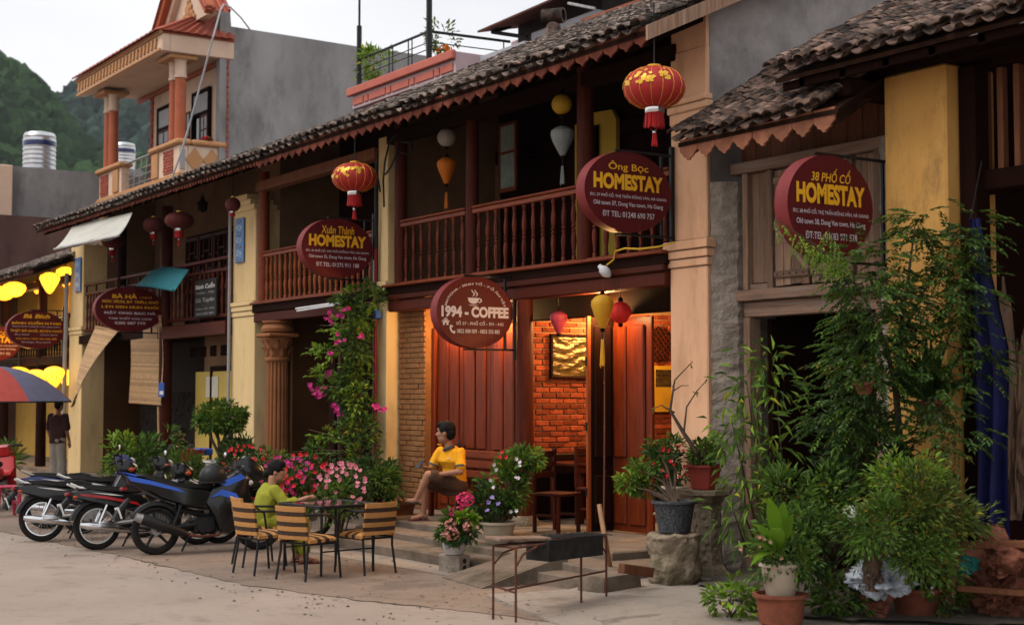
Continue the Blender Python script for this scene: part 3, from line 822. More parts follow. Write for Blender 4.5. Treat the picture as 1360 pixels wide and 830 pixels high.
posts = [(-18.12, .09), (-16.2, .085), (-13.70, .10)]
for x, r_ in posts:
 MB().lathe([(r_, 3.402), (r_ * 1.03, 4.2), (r_ * .97, 5.75)], 14, (x, .0, 0)).build('post', 'wood_red', H1, True)
for a, b in ((-18.03, -16.29), (-16.11, -13.80), (-13.60, -12.11)):
 balustrade(H1, a, b, -.02, 3.402, 4.30, 'baluster', 'wood_rail', .205, r=.034)
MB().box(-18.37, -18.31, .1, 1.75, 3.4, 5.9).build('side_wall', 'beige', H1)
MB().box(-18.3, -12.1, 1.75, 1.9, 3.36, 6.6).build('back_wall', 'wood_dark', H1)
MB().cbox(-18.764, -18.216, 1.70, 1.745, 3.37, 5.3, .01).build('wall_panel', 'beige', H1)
for k in range(9):
 x0 = -16.5 + k * .48
 if k in (4,): continue
 MB().cbox(x0, x0 + .465, 1.705, 1.745, 3.37, 5.25, .012).build('wall_plank', 'wood_dark', H1)
MB().cbox(-18.25, -12.1, 1.66, 1.74, 5.255, 5.45, .01).build('wall_beam', 'wood_dark', H1)
sx0, sx1 = -17.379, -17.01
sz0, sz1 = 4.7, 5.682
wn_ = MB(); wn_.cbox(sx0 - .04, sx0, 1.18, 1.22, sz0, sz1, .005); wn_.cbox(sx1, sx1 + .04, 1.18, 1.22, sz0, sz1, .005); wn_.cbox(sx0, sx1, 1.18, 1.22, sz1 - .04, sz1, .005); wn_.cbox(sx0, sx1, 1.18, 1.22, sz0, sz0 + .06, .005); wn_.cbox(sx0, sx1, 1.18, 1.22, (sz0 * .45 + sz1 * .55), (sz0 * .45 + sz1 * .55) + .04, .005)
wo = wn_.build('window', 'wood_rail', H1)
MB().box(sx0 + .002, sx1 - .002, 1.195, 1.205, sz0 + .062, sz1 - .042).build('pane', 'glass_lit', wo)
yx0, yx1 = -15.712, -15.214
q = MB(); q.prism([(yx0, 3.5), (yx1, 3.5), (yx1, 5.468), (yx1 - .09, 5.605), (yx0, 5.627)], 'y', 1.60, 1.66); q.build('yellow_door_panel', 'yellow_wall', H1)
MB().cbox(yx0 - .1, -15.559, 1.53, 1.58, 3.45, 5.433, .01).build('door_leaf', 'wood_dark', H1)
MB().cbox(-16.143, -16.073, 1.60, 1.64, 3.5, 5.533, .006).build('door_jamb', 'yellow_wall', H1)
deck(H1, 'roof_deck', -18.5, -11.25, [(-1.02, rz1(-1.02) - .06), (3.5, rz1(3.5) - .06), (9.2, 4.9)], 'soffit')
for k in range(13):
 x = -18.2 + k * .55
 MB().prism([(-.95, rz1(-.95) - .24), (-.95, rz1(-.95) - .12), (1.7, rz1(1.7) - .12), (1.7, rz1(1.7) - .24)], 'x', x - .04, x + .04).build('rafter', 'wood_dark', H1)
MB().cbox(-18.4, -12.0, -.09, .09, 5.42, 5.60, .012).build('eave_beam', 'wood_dark', H1)
scallop(H1, -18.5, -11.25, -1.0, 5.51, .25, .20, 'valance')
MB().prism([(-1.06, rz1(-1.06) - .16), (-1.06, rz1(-1.06) - .01), (3.5, rz1(3.5) - .01), (3.5, rz1(3.5) - .17)], 'x', -11.235, -11.20).build('barge_board', 'wood_old', H1)
tile_roof(H1, -18.55, -11.22, ROOF1['ye'], ROOF1['ze'], ROOF1['yr'], ROOF1['zr'], 300, 'tile', seed=1)
rg = MB(); rg.tube([(-18.5, 3.5, rz1(3.5) + .03), (-15, 3.5, rz1(3.5) + .0), (-11.2, 3.5, rz1(3.5) + .03)], .10, 8); rg.build('ridge_cap', 'terracotta', H1, True)
for (z0, z1, m_) in ((.0, 3.2, 'mortar'),):
 MB().box(-18.36, -17.62, .125, .4, LAND, 3.24).build('brick_pier', 'paintbrick', H1)
brick_field(H1, 'y', .12, -18.355, -17.62, LAND, 3.24, 'paintbrick', .215, .062, .010, .03, 3, face=-1)
DY = .26
MB().cbox(-17.60, -12.12, DY - .02, DY + .1, 2.78, 3.245, .01).build('door_lintel', 'wood_dark', H1)
MB().cbox(-17.62, -17.53, DY - .05, DY + .1, LAND, 2.775, .01).build('door_jamb', 'wood_door', H1)
for k in range(3):
 x0 = -17.525 + k * .68
 panel_door(H1, x0, x0 + .672, DY, LAND + .01, 2.77, 'wood_door')
for x, z in ((-17.40, 1.15), (-16.92, 1.15)):
 q = MB(); q.cbox(x - .02, x + .02, DY - .03, DY - .018, z - .1, z + .1, .006); q.tube([(x, DY - .03, z + .03), (x, DY - .07, z + .03), (x + .1, DY - .075, z + .03)], .01, 6); q.build('door_handle', 'gold' if x < -17 else 'black_metal', H1, True)
q = MB(); q.lathe([(.115, LAND + .12), (.11, 1.5), (.10, 3.02)], 16, (-14.88, -.06, 0)); q.build('post', 'wood_red', H1, True)
q = MB(); q.lathe([(.17, LAND), (.17, LAND + .06), (.14, LAND + .12)], 16, (-14.88, -.06, 0)); q.build('post_base', 'stone', H1, True)
q = MB()
Tl = Tm((-13.68, .05, 0), 0, 0, R(90))
leafA = panel_door(H1, 0, .33, 0, LAND + .01, 2.76, 'wood_dark', T=Tl, cols=1)
Tl = Tm((-13.86, DY + .14, 0), 0, 0, R(4))
leafB = panel_door(H1, 0, .80, 0, LAND + .01, 2.76, 'wood_door', T=Tl, cols=2)
for (x, y) in ((-13.70, .03), (-13.885, DY + .12)):
 MB().cbox(x - .02, x + .02, y - .02, y + .03, LAND + .01, 2.77, .004).build('leaf_edge', 'baluster_orange', H1)
for z in (.75, 1.5, 2.25):
 MB().cbox(-13.71, -13.69, -.008, .008, z - .05, z + .05, .002).build('hinge', 'black_metal', H1)
MB().box(-15.6, -11.9, .4, 5.2, .15, LAND - .006).build('cafe_floor', 'step', H1)
MB().box(-15.62, -15.475, .37, 5.2, LAND, 3.24).build('cafe_side_wall', 'mortar', H1)
brick_field(H1, 'x', -15.47, .38, 4.6, 1.12, 2.95, 'red_brick', .205, .058, .012, .03, 7, n_parts=300)
q = MB(); q.box(-15.47, -15.44, .38, 5.0, LAND, 1.02); q.cbox(-15.48, -15.42, .38, 5.0, 1.025, 1.10, .01); q.build('wainscot', 'wood_dark', H1)
MB().box(-15.6, -11.9, 5.0, 5.2, LAND, 3.24).build('cafe_back_wall', 'wood_dark', H1)
MB().box(-12.1, -11.95, .42, 5.0, LAND, 3.24).build('cafe_side_wall', 'beige', H1)
MB().box(-18.4, -11.9, 1.92, 5.2, 3.12, 3.24).build('cafe_ceiling', 'wood_dark', H1)
MB().box(-18.4, -15.63, .5, .6, LAND, 3.24).build('partition', 'wood_dark', H1)
def warm_point(name, loc, watt, col=(1.0, .55, .2), r_=.05):
 ld = bpy.data.lights.new(name, 'POINT'); ld.energy = watt; ld.color = col; ld.shadow_soft_size = r_
 o = bpy.data.objects.new(name, ld); COL.objects.link(o); o.location = loc; return o
def bulb_thing(loc, label, watt):
 t = thing('ceiling_bulb', loc, label, 'lamp', 'warm ceiling bulbs of the cafe')
 MB().lathe([(.02, 0), (.045, -.03), (.05, -.06), (.03, -.1), (.005, -.115)][::-1], 10, loc).build('bulb', 'warm_lamp', t, True)
 MB().lathe([(.035, 0), (.035, .04)], 10, loc).build('socket', 'white_paint', t)
 warm_point('bulb_light', (loc[0], loc[1] - .02, loc[2] - .16), watt)
bulb_thing((-14.9, 1.5, 3.05), 'warm bulb on the cafe ceiling above the framed picture', 170)
bulb_thing((-13.2, .95, 3.05), 'warm bulb on the cafe ceiling above the open door leaf', 130)
bulb_thing((-16.95, .13, 2.99), 'warm bulb under the balcony above the left closed red door', 52)
bulb_thing((-15.72, .13, 2.99), 'warm bulb under the balcony beside the timber post', 60)
bulb_thing((-13.5, .12, 2.99), 'warm bulb under the balcony in front of the open door leaf', 52)
# ================================================================== house with the fluted column
H2 = thing('fluted_column_house', (-20.9, 0, 0), 'house with orange balcony balusters and a fluted column behind the climbing bougainvillea', 'house')
def rz2(y): return 5.50 + .425 * (y + 1.08)
pillar(H2, -18.68, -18.375, -.08, .5, 'cream', (3.20, 3.29, 3.38, 3.47), ztop=5.55)
MB().prism([(.5, 0), (9, 0), (9, 4.8), (3, 6.9), (.5, 5.95)], 'x', -18.66, -18.38).build('party_wall', 'beige', H2)
MB().cbox(-23.08, -18.70, -.12, 1.5, 3.22, 3.35, .01).build('balcony_floor', 'wood_dark', H2)
MB().cbox(-23.07, -18.70, -.17, -.02, 3.352, 3.39, .01).build('balcony_nosing', 'wood_rail', H2)
MB().cbox(-23.05, -18.72, -.1, .05, 3.06, 3.215, .012).build('balcony_beam', 'wood_red', H2)
balustrade(H2, -22.78, -18.71, -.02, 3.392, 4.24, 'baluster_orange', 'wood_rail', .185, r=.036)
MB().lathe([(.095, 3.392), (.1, 4.3), (.09, 5.6)], 12, (-22.88, 0, 0)).build('post', 'wood_rail', H2, True)
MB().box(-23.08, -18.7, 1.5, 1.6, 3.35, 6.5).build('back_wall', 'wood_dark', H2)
MB().prism([(-.12, 5.26), (-.12, 5.42), (.06, 5.42), (.06, 5.26)], 'x', -22.95, -18.7).build('eave_beam', 'ply', H2)
cx, cy = -22.25, -.02
col = MB(); rings = []
for z in [LAND * 0 + .1 + i * (2.40 - .1) / 6 for i in range(7)]:
 r0 = .185 - .02 * (z / 2.5); ring = []
 for k in range(48):
  a = 2 * PI * k / 48; ring.append((cx + (r0 + (.010 if k % 3 else -.012)) * math.cos(a), cy + (r0 + (.010 if k % 3 else -.012)) * math.sin(a), z))
 rings.append(ring)
col.loft(rings)
cp = col.build('fluted_column', 'column_brown', H2, True)
MB().lathe([(.20, 2.40), (.21, 2.43), (.20, 2.46), (.17, 2.47)], 20, (cx, cy, 0)).build('neck_ring', 'column_brown', cp, True)
bl = MB(); bl.lathe([(.17, 2.47), (.19, 2.62), (.25, 2.78)], 16, (cx, cy, 0)); bl.build('capital_bell', 'column_brown', cp, True)
for row, (z0, n_, hh, out) in enumerate(((2.48, 8, .16, .07), (2.60, 8, .17, .10))):
 for k in range(n_):
  a = 2 * PI * (k + .5 * row) / n_; lf = MB()
  for s_ in (0,):
   pts = []
   for i in range(5):
    t = i / 4; w = .055 * math.sin(PI * (.25 + .7 * t)); rr = .185 + out * t ** 3 + .01; z = z0 + hh * (t if t < .9 else .86)
    ca, sa = math.cos(a), math.sin(a)
    pts.append([(cx + rr * ca - w * sa, cy + rr * sa + w * ca, z), (cx + (rr + .02) * ca, cy + (rr + .02) * sa, z), (cx + rr * ca + w * sa, cy + rr * sa - w * ca, z)])
   lf.loft(pts, cap=False, closed=False)
  lf.build('acanthus_leaf', 'column_brown', cp)
MB().cbox(cx - .27, cx + .27, cy - .27, cy + .27, 2.785, 2.85, .02).build('abacus', 'column_brown', cp)
bu = MB(); bu.lathe([(.2, 2.853), (.26, 2.88), (.27, 2.93), (.24, 2.98), (.21, 3.0), (.25, 3.03), (.25, 3.055)], 20, (cx, cy, 0)); bu.build('upper_block', 'column_brown', cp, True)
MB().cbox(cx - .3, cx + .3, cy - .3, cy + .3, 0, .1, .02).build('plinth', 'step', cp)
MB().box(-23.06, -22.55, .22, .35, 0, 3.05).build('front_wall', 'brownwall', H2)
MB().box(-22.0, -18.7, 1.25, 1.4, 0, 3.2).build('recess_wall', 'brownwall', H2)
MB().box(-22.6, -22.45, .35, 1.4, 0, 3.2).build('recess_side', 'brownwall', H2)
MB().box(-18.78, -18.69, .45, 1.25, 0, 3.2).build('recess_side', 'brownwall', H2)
MB().box(-22.5, -18.7, -.1, 1.3, 0, .12).build('floor', 'step', H2)
panel_door(H2, -21.6, -20.75, 1.19, .12, 2.5, 'wood_dark', cols=1)
panel_door(H2, -20.7, -19.85, 1.19, .12, 2.5, 'wood_dark', cols=1)
MB().cbox(-20.952, -20.74, .28, .34, .12, 2.516, .008).build('door_edge', 'wood_dark', H2)
ft = thing('tube_lamp', (-21.0, -.25, 3.2), 'thin white fluorescent tube under the orange balcony', 'lamp')
MB().tube([(-20.925, -0.28, 3.153), (-19.442, -0.28, 3.185)], .018, 8).build('tube', 'bulb_glass', ft, True)
MB().tube([(-21.067, -0.24, 3.196), (-19.473, -0.24, 3.221)], .015, 6).build('holder', 'white_paint', ft)
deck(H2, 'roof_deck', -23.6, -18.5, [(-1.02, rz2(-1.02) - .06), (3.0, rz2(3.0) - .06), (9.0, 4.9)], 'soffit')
for k in range(9):
 x = -23.3 + k * .56
 MB().prism([(-.95, rz2(-.95) - .22), (-.95, rz2(-.95) - .12), (1.45, rz2(1.45) - .12), (1.45, rz2(1.45) - .22)], 'x', x - .04, x + .04).build('rafter', 'wood_dark', H2)
scallop(H2, -20.9, -18.505, -1.0, 5.51, .24, .20, 'valance')
scallop(H2, -23.6, -20.9, -1.0, 5.51, .13, .15, 'valance', 'zig')
tile_roof(H2, -23.6, -18.6, -1.08, 5.50, 3.0, rz2(3.0), 300, 'tile', seed=2)
MB().tube([(-23.6, 3.0, rz2(3.0) + .03), (-18.5, 3.0, rz2(3.0) + .03)], .09, 8).build('ridge_cap', 'tile_edge', H2, True)
# ================================================================== house with the lattice balcony (left)
H3 = thing('lattice_balcony_house', (-28.4, 0, 0), 'house with lattice balcony rail and bamboo blinds behind the parked motorbikes', 'house')
def rz3(y): return 5.50 + .41 * (y + 1.08)
pillar(H3, -24.09, -23.10, -.06, .4, 'cream', (3.18, 3.27, 3.36, 3.44), ztop=5.0)
for i, (x1, z0, z1) in enumerate(((-23.2, 5.0, 5.1), (-23.35, 5.1, 5.2), (-23.5, 5.2, 5.3))):
 MB().cbox(-24.08, x1, -.05, .39, z0 + .002, z1, .008).build('stepped_top', 'cream', H3)
pillar(H3, -33.65, -32.70, -.06, .5, 'cream', (3.18, 3.27, 3.36), ztop=5.2)
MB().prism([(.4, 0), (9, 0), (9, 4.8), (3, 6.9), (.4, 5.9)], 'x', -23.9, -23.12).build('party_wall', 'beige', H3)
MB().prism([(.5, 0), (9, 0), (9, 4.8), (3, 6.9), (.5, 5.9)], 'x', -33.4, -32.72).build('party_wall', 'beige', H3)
MB().box(-32.72, -32.69, .45, 1.3, 0, 2.97).build('shade_panel', 'brownwall', H3)  # added panel; its dark brown stands for the shade behind the blind
MB().cbox(-32.68, -24.1, -.12, 1.6, 2.98, 3.12, .01).build('balcony_floor', 'wood_dark', H3)
MB().cbox(-27.3, -24.1, -.18, -.02, 2.90, 3.14, .012).build('balcony_beam', 'wood_red', H3)
MB().cbox(-32.68, -27.65, -.14, -.02, 2.95, 3.14, .012).build('balcony_beam', 'wood_dark', H3)
for a, b in ((-27.3, -24.12), (-32.6, -27.65)):
 zt = 4.30
 MB().cbox(a, b, -.06, .04, zt - .06, zt, .01).build('handrail', 'wood_red', H3)
 MB().cbox(a, b, -.05, .03, zt - .26, zt - .20, .008).build('middle_rail', 'wood_red', H3)
 MB().cbox(a, b, -.05, .03, 3.22, 3.28, .008).build('bottom_rail', 'wood_red', H3)
 n_ = int((b - a) / .62)
 for k in range(n_ + 1):
  x = a + .03 + (b - a - .06) * k / n_
  MB().cbox(x - .02, x + .02, -.03, .01, zt - .199, zt - .061, .004).build('short_post', 'wood_red', H3)
 me = baluster_mesh(zt - .26 - 3.28, .032, 'baluster'); nb = int((b - a) / .21); org = ORG[H3.name]
 for k in range(nb):
  link('baluster', me, None, H3, loc=(a + (k + .5) * (b - a) / nb - org[0], -.01 - org[1], 3.28))
for x, z0, z1 in ((-27.47, .1, 5.5),):
 MB().lathe([(.13, z0), (.125, 3.0), (.11, z1)], 14, (x, -.02, 0)).build('post', 'wood_red', H3, True)
MB().lathe([(.1, 3.14), (.09, 5.4)], 12, (-30.2, .0, 0)).build('post', 'wood_dark', H3, True)
MB().box(-32.7, -24.1, 1.6, 1.75, 3.1, 6.5).build('back_wall', 'beige', H3)
lx0, lx1 = -30.256, -27.593
MB().box(lx0 - .3, lx1 + .6, 1.54, 1.59, 3.15, 5.25).build('door_backing', 'wood_dark', H3)
lw = lx1 + .5 - lx0
for k in range(4):
 x = lx0 - .2 + k * (lw + .1) / 4; w = (lw + .1) / 4 - .05
 f = MB(); f.cbox(x, x + .06, 1.47, 1.53, 3.2, 5.2, .005); f.cbox(x + w - .06, x + w, 1.47, 1.53, 3.2, 5.2, .005); f.cbox(x + .06, x + w - .06, 1.47, 1.53, 5.12, 5.2, .005); f.cbox(x + .06, x + w - .06, 1.47, 1.53, 4.0, 4.08, .005)
 d_ = f.build('lattice_door', 'wood_red', H3)
 for (a, b, c, e) in ((.3, .7, 4.3, 4.33), (.3, .7, 4.85, 4.88)):
  MB().box(x + w * a, x + w * b, 1.49, 1.52, c, e).build('lattice_bar', 'wood_red', d_)
 for a in (.3, .7):
  MB().box(x + w * a - .015, x + w * a + .015, 1.485, 1.525, 4.08, 5.12).build('lattice_bar', 'wood_red', d_)
 for zz in (4.45, 4.6, 4.75):
  MB().box(x + .061, x + w * .3 - .016, 1.49, 1.52, zz, zz + .03).build('lattice_bar', 'wood_red', d_)
  MB().box(x + w * .7 + .016, x + w - .061, 1.49, 1.52, zz, zz + .03).build('lattice_bar', 'wood_red', d_)
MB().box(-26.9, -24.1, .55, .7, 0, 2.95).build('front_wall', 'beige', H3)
vz = 2.671
for k in range(5):
 x = -27.469 + k * (-25.386 - -27.469) / 4
 MB().cbox(x - .14, x + .14, .525, .56, vz - .10, vz + .10, .01).build('vent_block', 'wood_dark', H3)
q = MB(); q.cbox(-26.4, -24.12, .46, .54, 2.30, 2.38, .01); q.cbox(-26.4, -26.32, .46, .54, .1, 2.295, .01); q.build('door_frame', 'wood_dark', H3)
MB().cbox(-27.204, -24.13, .49, .535, .1, 2.28, .01).build('yellow_door', 'yellow_panel', H3)
MB().cbox(-26.62, -26.017, .474, .486, 1.786, 2.184, .002).build('notice_paper', 'paper', H3)
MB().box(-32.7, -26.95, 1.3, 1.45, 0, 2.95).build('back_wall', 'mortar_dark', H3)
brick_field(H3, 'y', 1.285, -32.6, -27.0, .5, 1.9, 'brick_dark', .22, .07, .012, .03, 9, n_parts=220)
MB().box(-26.98, -26.9, .7, 1.45, 0, 2.95).build('recess_side', 'beige', H3)
MB().box(-32.7, -24.1, -.3, 1.4, 0, .1).build('floor', 'step', H3)
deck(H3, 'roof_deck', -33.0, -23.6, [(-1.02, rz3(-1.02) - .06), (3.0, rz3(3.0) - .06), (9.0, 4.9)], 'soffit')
for k in range(16):
 x = -32.6 + k * .58
 MB().prism([(-.95, rz3(-.95) - .22), (-.95, rz3(-.95) - .12), (1.55, rz3(1.55) - .12), (1.55, rz3(1.55) - .22)], 'x', x - .04, x + .04).build('rafter', 'wood_dark', H3)
scallop(H3, -32.6, -23.6, -1.0, 5.51, .13, .15, 'valance', 'zig')
tile_roof(H3, -32.9, -23.6, -1.08, 5.50, 3.0, rz3(3.0), 300, 'tile', seed=3)
MB().tube([(-33.0, 3.0, rz3(3.0) + .03), (-23.6, 3.0, rz3(3.0) + .03)], .09, 8).build('ridge_cap', 'tile_edge', H3, True)
# ================================================================== far house lit with yellow lanterns
H4 = thing('lantern_house', (-37.5, 0, 0), 'lower tiled house at the far left glowing with yellow lanterns', 'house')
def rz4(y): return 4.62 + .38 * (y + 1.0)
MB().box(-46, -33.7, 1.6, 1.8, 0, 5.4).build('back_wall', 'lit_wall', H4)
MB().cbox(-46, -33.7, -.12, 1.6, 2.55, 2.72, .01).build('balcony_floor', 'wood_dark', H4)
for x in (-36.0, -39.5, -43.0):
 MB().lathe([(.13, 0), (.12, 2.55)], 12, (x, -.02, 0)).build('post', 'wood_dark', H4, True)
 MB().lathe([(.12, 2.73), (.11, 4.6)], 12, (x, -.02, 0)).build('post', 'wood_dark', H4, True)
balustrade(H4, -45.9, -33.75, -.02, 2.72, 3.7, 'wood_dark', 'wood_red', .22, r=.03)
MB().cbox(-46, -33.72, -.1, .1, 4.42, 4.58, .01).build('eave_beam', 'wood_dark', H4)
panel_door(H4, -38.6, -37.6, 1.54, 2.73, 4.4, 'wood_rail', cols=1)
panel_door(H4, -36.6, -35.6, 1.54, 2.73, 4.4, 'wood_rail', cols=1)
deck(H4, 'roof_deck', -46, -33.3, [(-1.0, rz4(-1.0) - .06), (2.6, rz4(2.6) - .06), (2.6, rz4(2.6) - .16)], 'soffit')
scallop(H4, -46, -33.4, -.98, 4.62, .14, .14, 'valance', 'zig')
tile_roof(H4, -41.5, -33.4, -1.05, 4.62, 2.6, rz4(2.6), 300, 'tile', seed=4)
MB().box(-46, -33.7, -.3, 1.6, 0, .1).build('floor', 'step', H4)
# ================================================================== timber gate house (38)
H5 = thing('timber_gate_house', (-10.4, .3, 0), 'old house front with weathered double shutters over a dark gate', 'house')
GY = .30
def wz(z): return z
def rough_jamb(x0, x1, y0, y1, z0, z1, m, seed, name='stone_jamb', dy=0.0):
 r = random.Random(seed); rings = []; n_ = int((z1 - z0) / .06)
 for i in range(n_ + 1):
  z = z0 + (z1 - z0) * i / n_
  j = lambda: r.uniform(-.013, .013)
  xm = (x0 + x1) / 2
  rings.append([(x0 + j() * .4, y0 + j(), z), (xm, y0 - .01 + dy * .45 + j(), z), (x1 + j(), y0 + dy + j(), z), (x1 + j(), y1, z), (x0, y1, z)])
 q = MB(); q.loft(rings); return q.build(name, m, H5)
rough_jamb(-11.49, -11.30, -.02, GY + .4, 0, 4.06, 'stone_light', 1, dy=.20)
rough_jamb(-9.40, -9.12, GY - .08, GY + .4, 0, 4.25, 'stone_light', 2)
zs0, zs1 = 2.832, 2.93
MB().cbox(-11.52, -9.13, GY - .14, GY + .08, 2.82, 2.93, .01).build('sill_beam', 'wood_old_h', H5)
MB().cbox(-11.30, -9.40, GY - .05, GY + .1, 2.66, 2.815, .01).build('lintel', 'wood_old_h', H5)
MB().cbox(-11.30, -11.20, GY - .06, GY + .1, 0, 2.655, .008).build('gate_post', 'wood_old', H5)
MB().cbox(-9.50, -9.41, GY - .06, GY + .1, 0, 2.655, .008).build('gate_post', 'wood_old', H5)
MB().cbox(-11.30, -11.22, GY - .06, GY + .08, 2.935, 4.14, .008).build('frame_post', 'wood_old', H5)
MB().cbox(-9.50, -9.42, GY - .06, GY + .08, 2.935, 4.14, .008).build('frame_post', 'wood_old', H5)
MB().cbox(-11.47, -9.30, GY - .07, GY + .09, 4.145, 4.26, .01).build('header_beam', 'wood_old_h', H5)
def planks(parent, x0, x1, y, z0, z1, w, m, seed, th=.03):
 r = random.Random(seed); x = x0
 while x < x1 - .01:
  ww = min(w * r.uniform(.85, 1.15), x1 - x)
  dy = r.uniform(-.006, .006)
  MB().cbox(x + .002, x + ww - .003, y + dy, y + th + dy, z0 + r.uniform(0, .008), z1 - r.uniform(0, .012), .004).build('plank', m, parent); x += ww
planks(H5, -11.218, -10.96, GY + .0, 3.0, 4.14, .13, 'wood_old', 1)
MB().cbox(-11.22, -10.96, GY - .03, GY + .05, 2.935, 2.995, .006).build('panel_rail', 'wood_old_h', H5)
MB().cbox(-10.955, -10.88, GY - .04, GY + .06, 2.935, 4.14, .006).build('frame_post', 'wood_old', H5)
MB().cbox(-9.86, -9.79, GY - .04, GY + .06, 2.935, 4.14, .006).build('frame_post', 'wood_old', H5)
planks(H5, -9.785, -9.505, GY + .0, 3.0, 4.14, .14, 'wood_old', 2)
MB().cbox(-9.785, -9.505, GY - .03, GY + .05, 2.935, 2.995, .006).build('panel_rail', 'wood_old_h', H5)
for s_, (x0, x1) in enumerate(((-10.872, -10.375), (-10.362, -9.865))):
 sh = MB(); sh.box(x0 + .01, x1 - .01, GY + .025, GY + .04, 2.97, 4.12)
 so = sh.build('shutter', 'wood_dark', H5)
 r = random.Random(30 + s_); x = x0
 while x < x1 - .02:
  ww = min(r.uniform(.10, .14), x1 - x)
  MB().cbox(x + .002, x + ww - .003, GY - .005 + r.uniform(-.004, .004), GY + .022, 2.955 + r.uniform(0, .012), 4.13 - r.uniform(0, .012), .004).build('plank', 'wood_old', so); x += ww
 for z in (3.07, 4.02):
  MB().cbox(x0 + .005, x1 - .005, GY - .034, GY - .012, z - .035, z + .035, .006).build('batten', 'wood_old_h', so)
 zc = 3.58
 MB().cbox(x0 + .005, x1 - .005 - (.2 if s_ else .2), GY - .034, GY - .012, zc - .025, zc + .025, .006).build('batten', 'wood_old_h', so) if s_ == 0 else None
 a, b = ((x0 + .02, 3.56), (x1 - .02, 3.10)) if s_ == 0 else ((x0 + .03, 3.11), (x1 - .02, 3.60))
 L = math.hypot(b[0] - a[0], b[1] - a[1]); an = math.atan2(b[1] - a[1], b[0] - a[0])
 MB().cbox(0, L, -.012, .012, -.028, .028, .005, Tm((a[0], GY - .022, a[1]), 0, -an, 0)).build('brace', 'wood_old_h', so)
 a, b = ((x0 + .03, 3.60), (x1 - .04, 3.98)) if s_ == 0 else ((x0 + .04, 3.98), (x1 - .04, 3.62))
 L = math.hypot(b[0] - a[0], b[1] - a[1]); an = math.atan2(b[1] - a[1], b[0] - a[0])
 MB().cbox(0, L, -.012, .012, -.026, .026, .005, Tm((a[0], GY - .022, a[1]), 0, -an, 0)).build('brace', 'wood_old_h', so)
 q = MB()
 for k in range(5):
  q.ball((x0 + .06 + k * .09, GY - .037, 3.07), .009, 6, 4)
 q.build('bolt_heads', 'black_metal', so, kind='stuff')
planks(H5, -11.48, -9.15, GY + .1, 4.26, 4.95, .21, 'ply', 5)
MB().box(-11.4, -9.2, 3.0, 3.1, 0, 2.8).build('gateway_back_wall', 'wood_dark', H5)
MB().box(-11.46, -11.36, GY + .42, 3.1, 0, 4.0).build('gateway_side_wall', 'brownwall', H5)
MB().box(-9.3, -9.2, GY + .42, 3.1, 0, 4.0).build('gateway_side_wall', 'brownwall', H5)
MB().box(-11.46, -9.2, GY + .42, 3.1, 2.82, 2.92).build('gateway_ceiling', 'wood_dark', H5)
lf = MB(); lf.box(-11.17, -11.14, GY + .16, GY + 1.1, .12, 2.64)
g_ = lf.build('gate_leaf', 'wood_dark', H5)
for j in range(6):
 MB().cbox(-11.138, -11.115, GY + .17 + j * .155, GY + .32 + j * .155, .13, 2.63, .004).build('plank', 'wood_dark', g_)
def rz5(y): return 4.40 + .60 * (y + .66)
deck(H5, 'roof_deck', -11.28, -9.1, [(-.62, rz5(-.62) - .05), (.80, rz5(.80) - .05), (.86, rz5(.86) - .05)], 'soffit', .04)
for k in range(5):
 x = -11.1 + k * .48
 MB().prism([(-.58, rz5(-.58) - .20), (-.58, rz5(-.58) - .10), (.36, rz5(.36) - .10), (.36, rz5(.36) - .20)], 'x', x - .035, x + .035).build('rafter', 'soffit', H5)
scallop(H5, -11.27, -9.15, -.60, 4.40, .25, .21, 'valance2', 'step')
tile_roof(H5, -11.28, -9.2, -.68, 4.42, .86, rz5(.86) + .02, 300, 'tile_brown', period=.20, exposure=.098, seed=5, sag=.02)
# ================================================================== ochre pillar house at the right
H6 = thing('ochre_pillar_house', (-7.5, .3, 0), 'old tiled house at the right edge with ochre pillar and barred window', 'house')
q = MB(); q.cbox(-9.10, -8.40, -.05, .6, 0, 4.72, .02); q.build('pillar', 'ochre', H6)
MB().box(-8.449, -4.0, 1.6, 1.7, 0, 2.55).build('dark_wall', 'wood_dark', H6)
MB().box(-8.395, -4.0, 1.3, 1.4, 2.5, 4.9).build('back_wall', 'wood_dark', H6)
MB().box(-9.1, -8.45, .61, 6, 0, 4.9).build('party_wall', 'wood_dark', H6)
MB().cbox(-8.395, -8.22, .1, .3, 0, 4.7, .015).build('corner_post', 'wood_dark', H6)
wx0, wx1 = -8.455, -6.0
wzb, wzt = 3.789, 4.676
MB().cbox(wx0 - .06, wx1, .22, .48, wzb - .18, wzb - .0, .015).build('window_sill_beam', 'wood_dark', H6)
MB().cbox(wx0 - .06, wx1, .26, .44, wzt, wzt + .16, .015).build('window_head_beam', 'wood_dark', H6)
MB().cbox(wx0 - .06, wx0 + .05, .28, .42, wzb + .002, wzt - .002, .01).build('window_post', 'soffit', H6)
for k in range(9):
 x = wx0 + .16 + k * .17
 MB().cbox(x - .03, x + .03, .31, .39, wzb + .002, wzt - .002, .008).build('window_bar', 'ply', H6)
def rz6(y): return 4.80 + .51 * (y + .66)
deck(H6, 'roof_deck', -9.88, -3.5, [(-.62, rz6(-.62) - .05), (3.2, rz6(3.2) - .05), (6.5, rz6(-.1))], 'soffit', .04)
for k in range(12):
 x = -9.6 + k * .5
 MB().prism([(-.56, rz6(-.56) - .20), (-.56, rz6(-.56) - .10), (1.25, rz6(1.25) - .10), (1.25, rz6(1.25) - .20)], 'x', x - .035, x + .035).build('rafter', 'wood_dark', H6)
MB().cbox(-9.85, -3.6, -.56, -.52, rz6(-.56) - .19, rz6(-.56) - .11, .006).build('fascia', 'wood_dark', H6)
MB().cbox(-9.4, -3.6, -.04, .14, 4.722, 4.86, .012).build('eave_beam', 'wood_dark', H6)
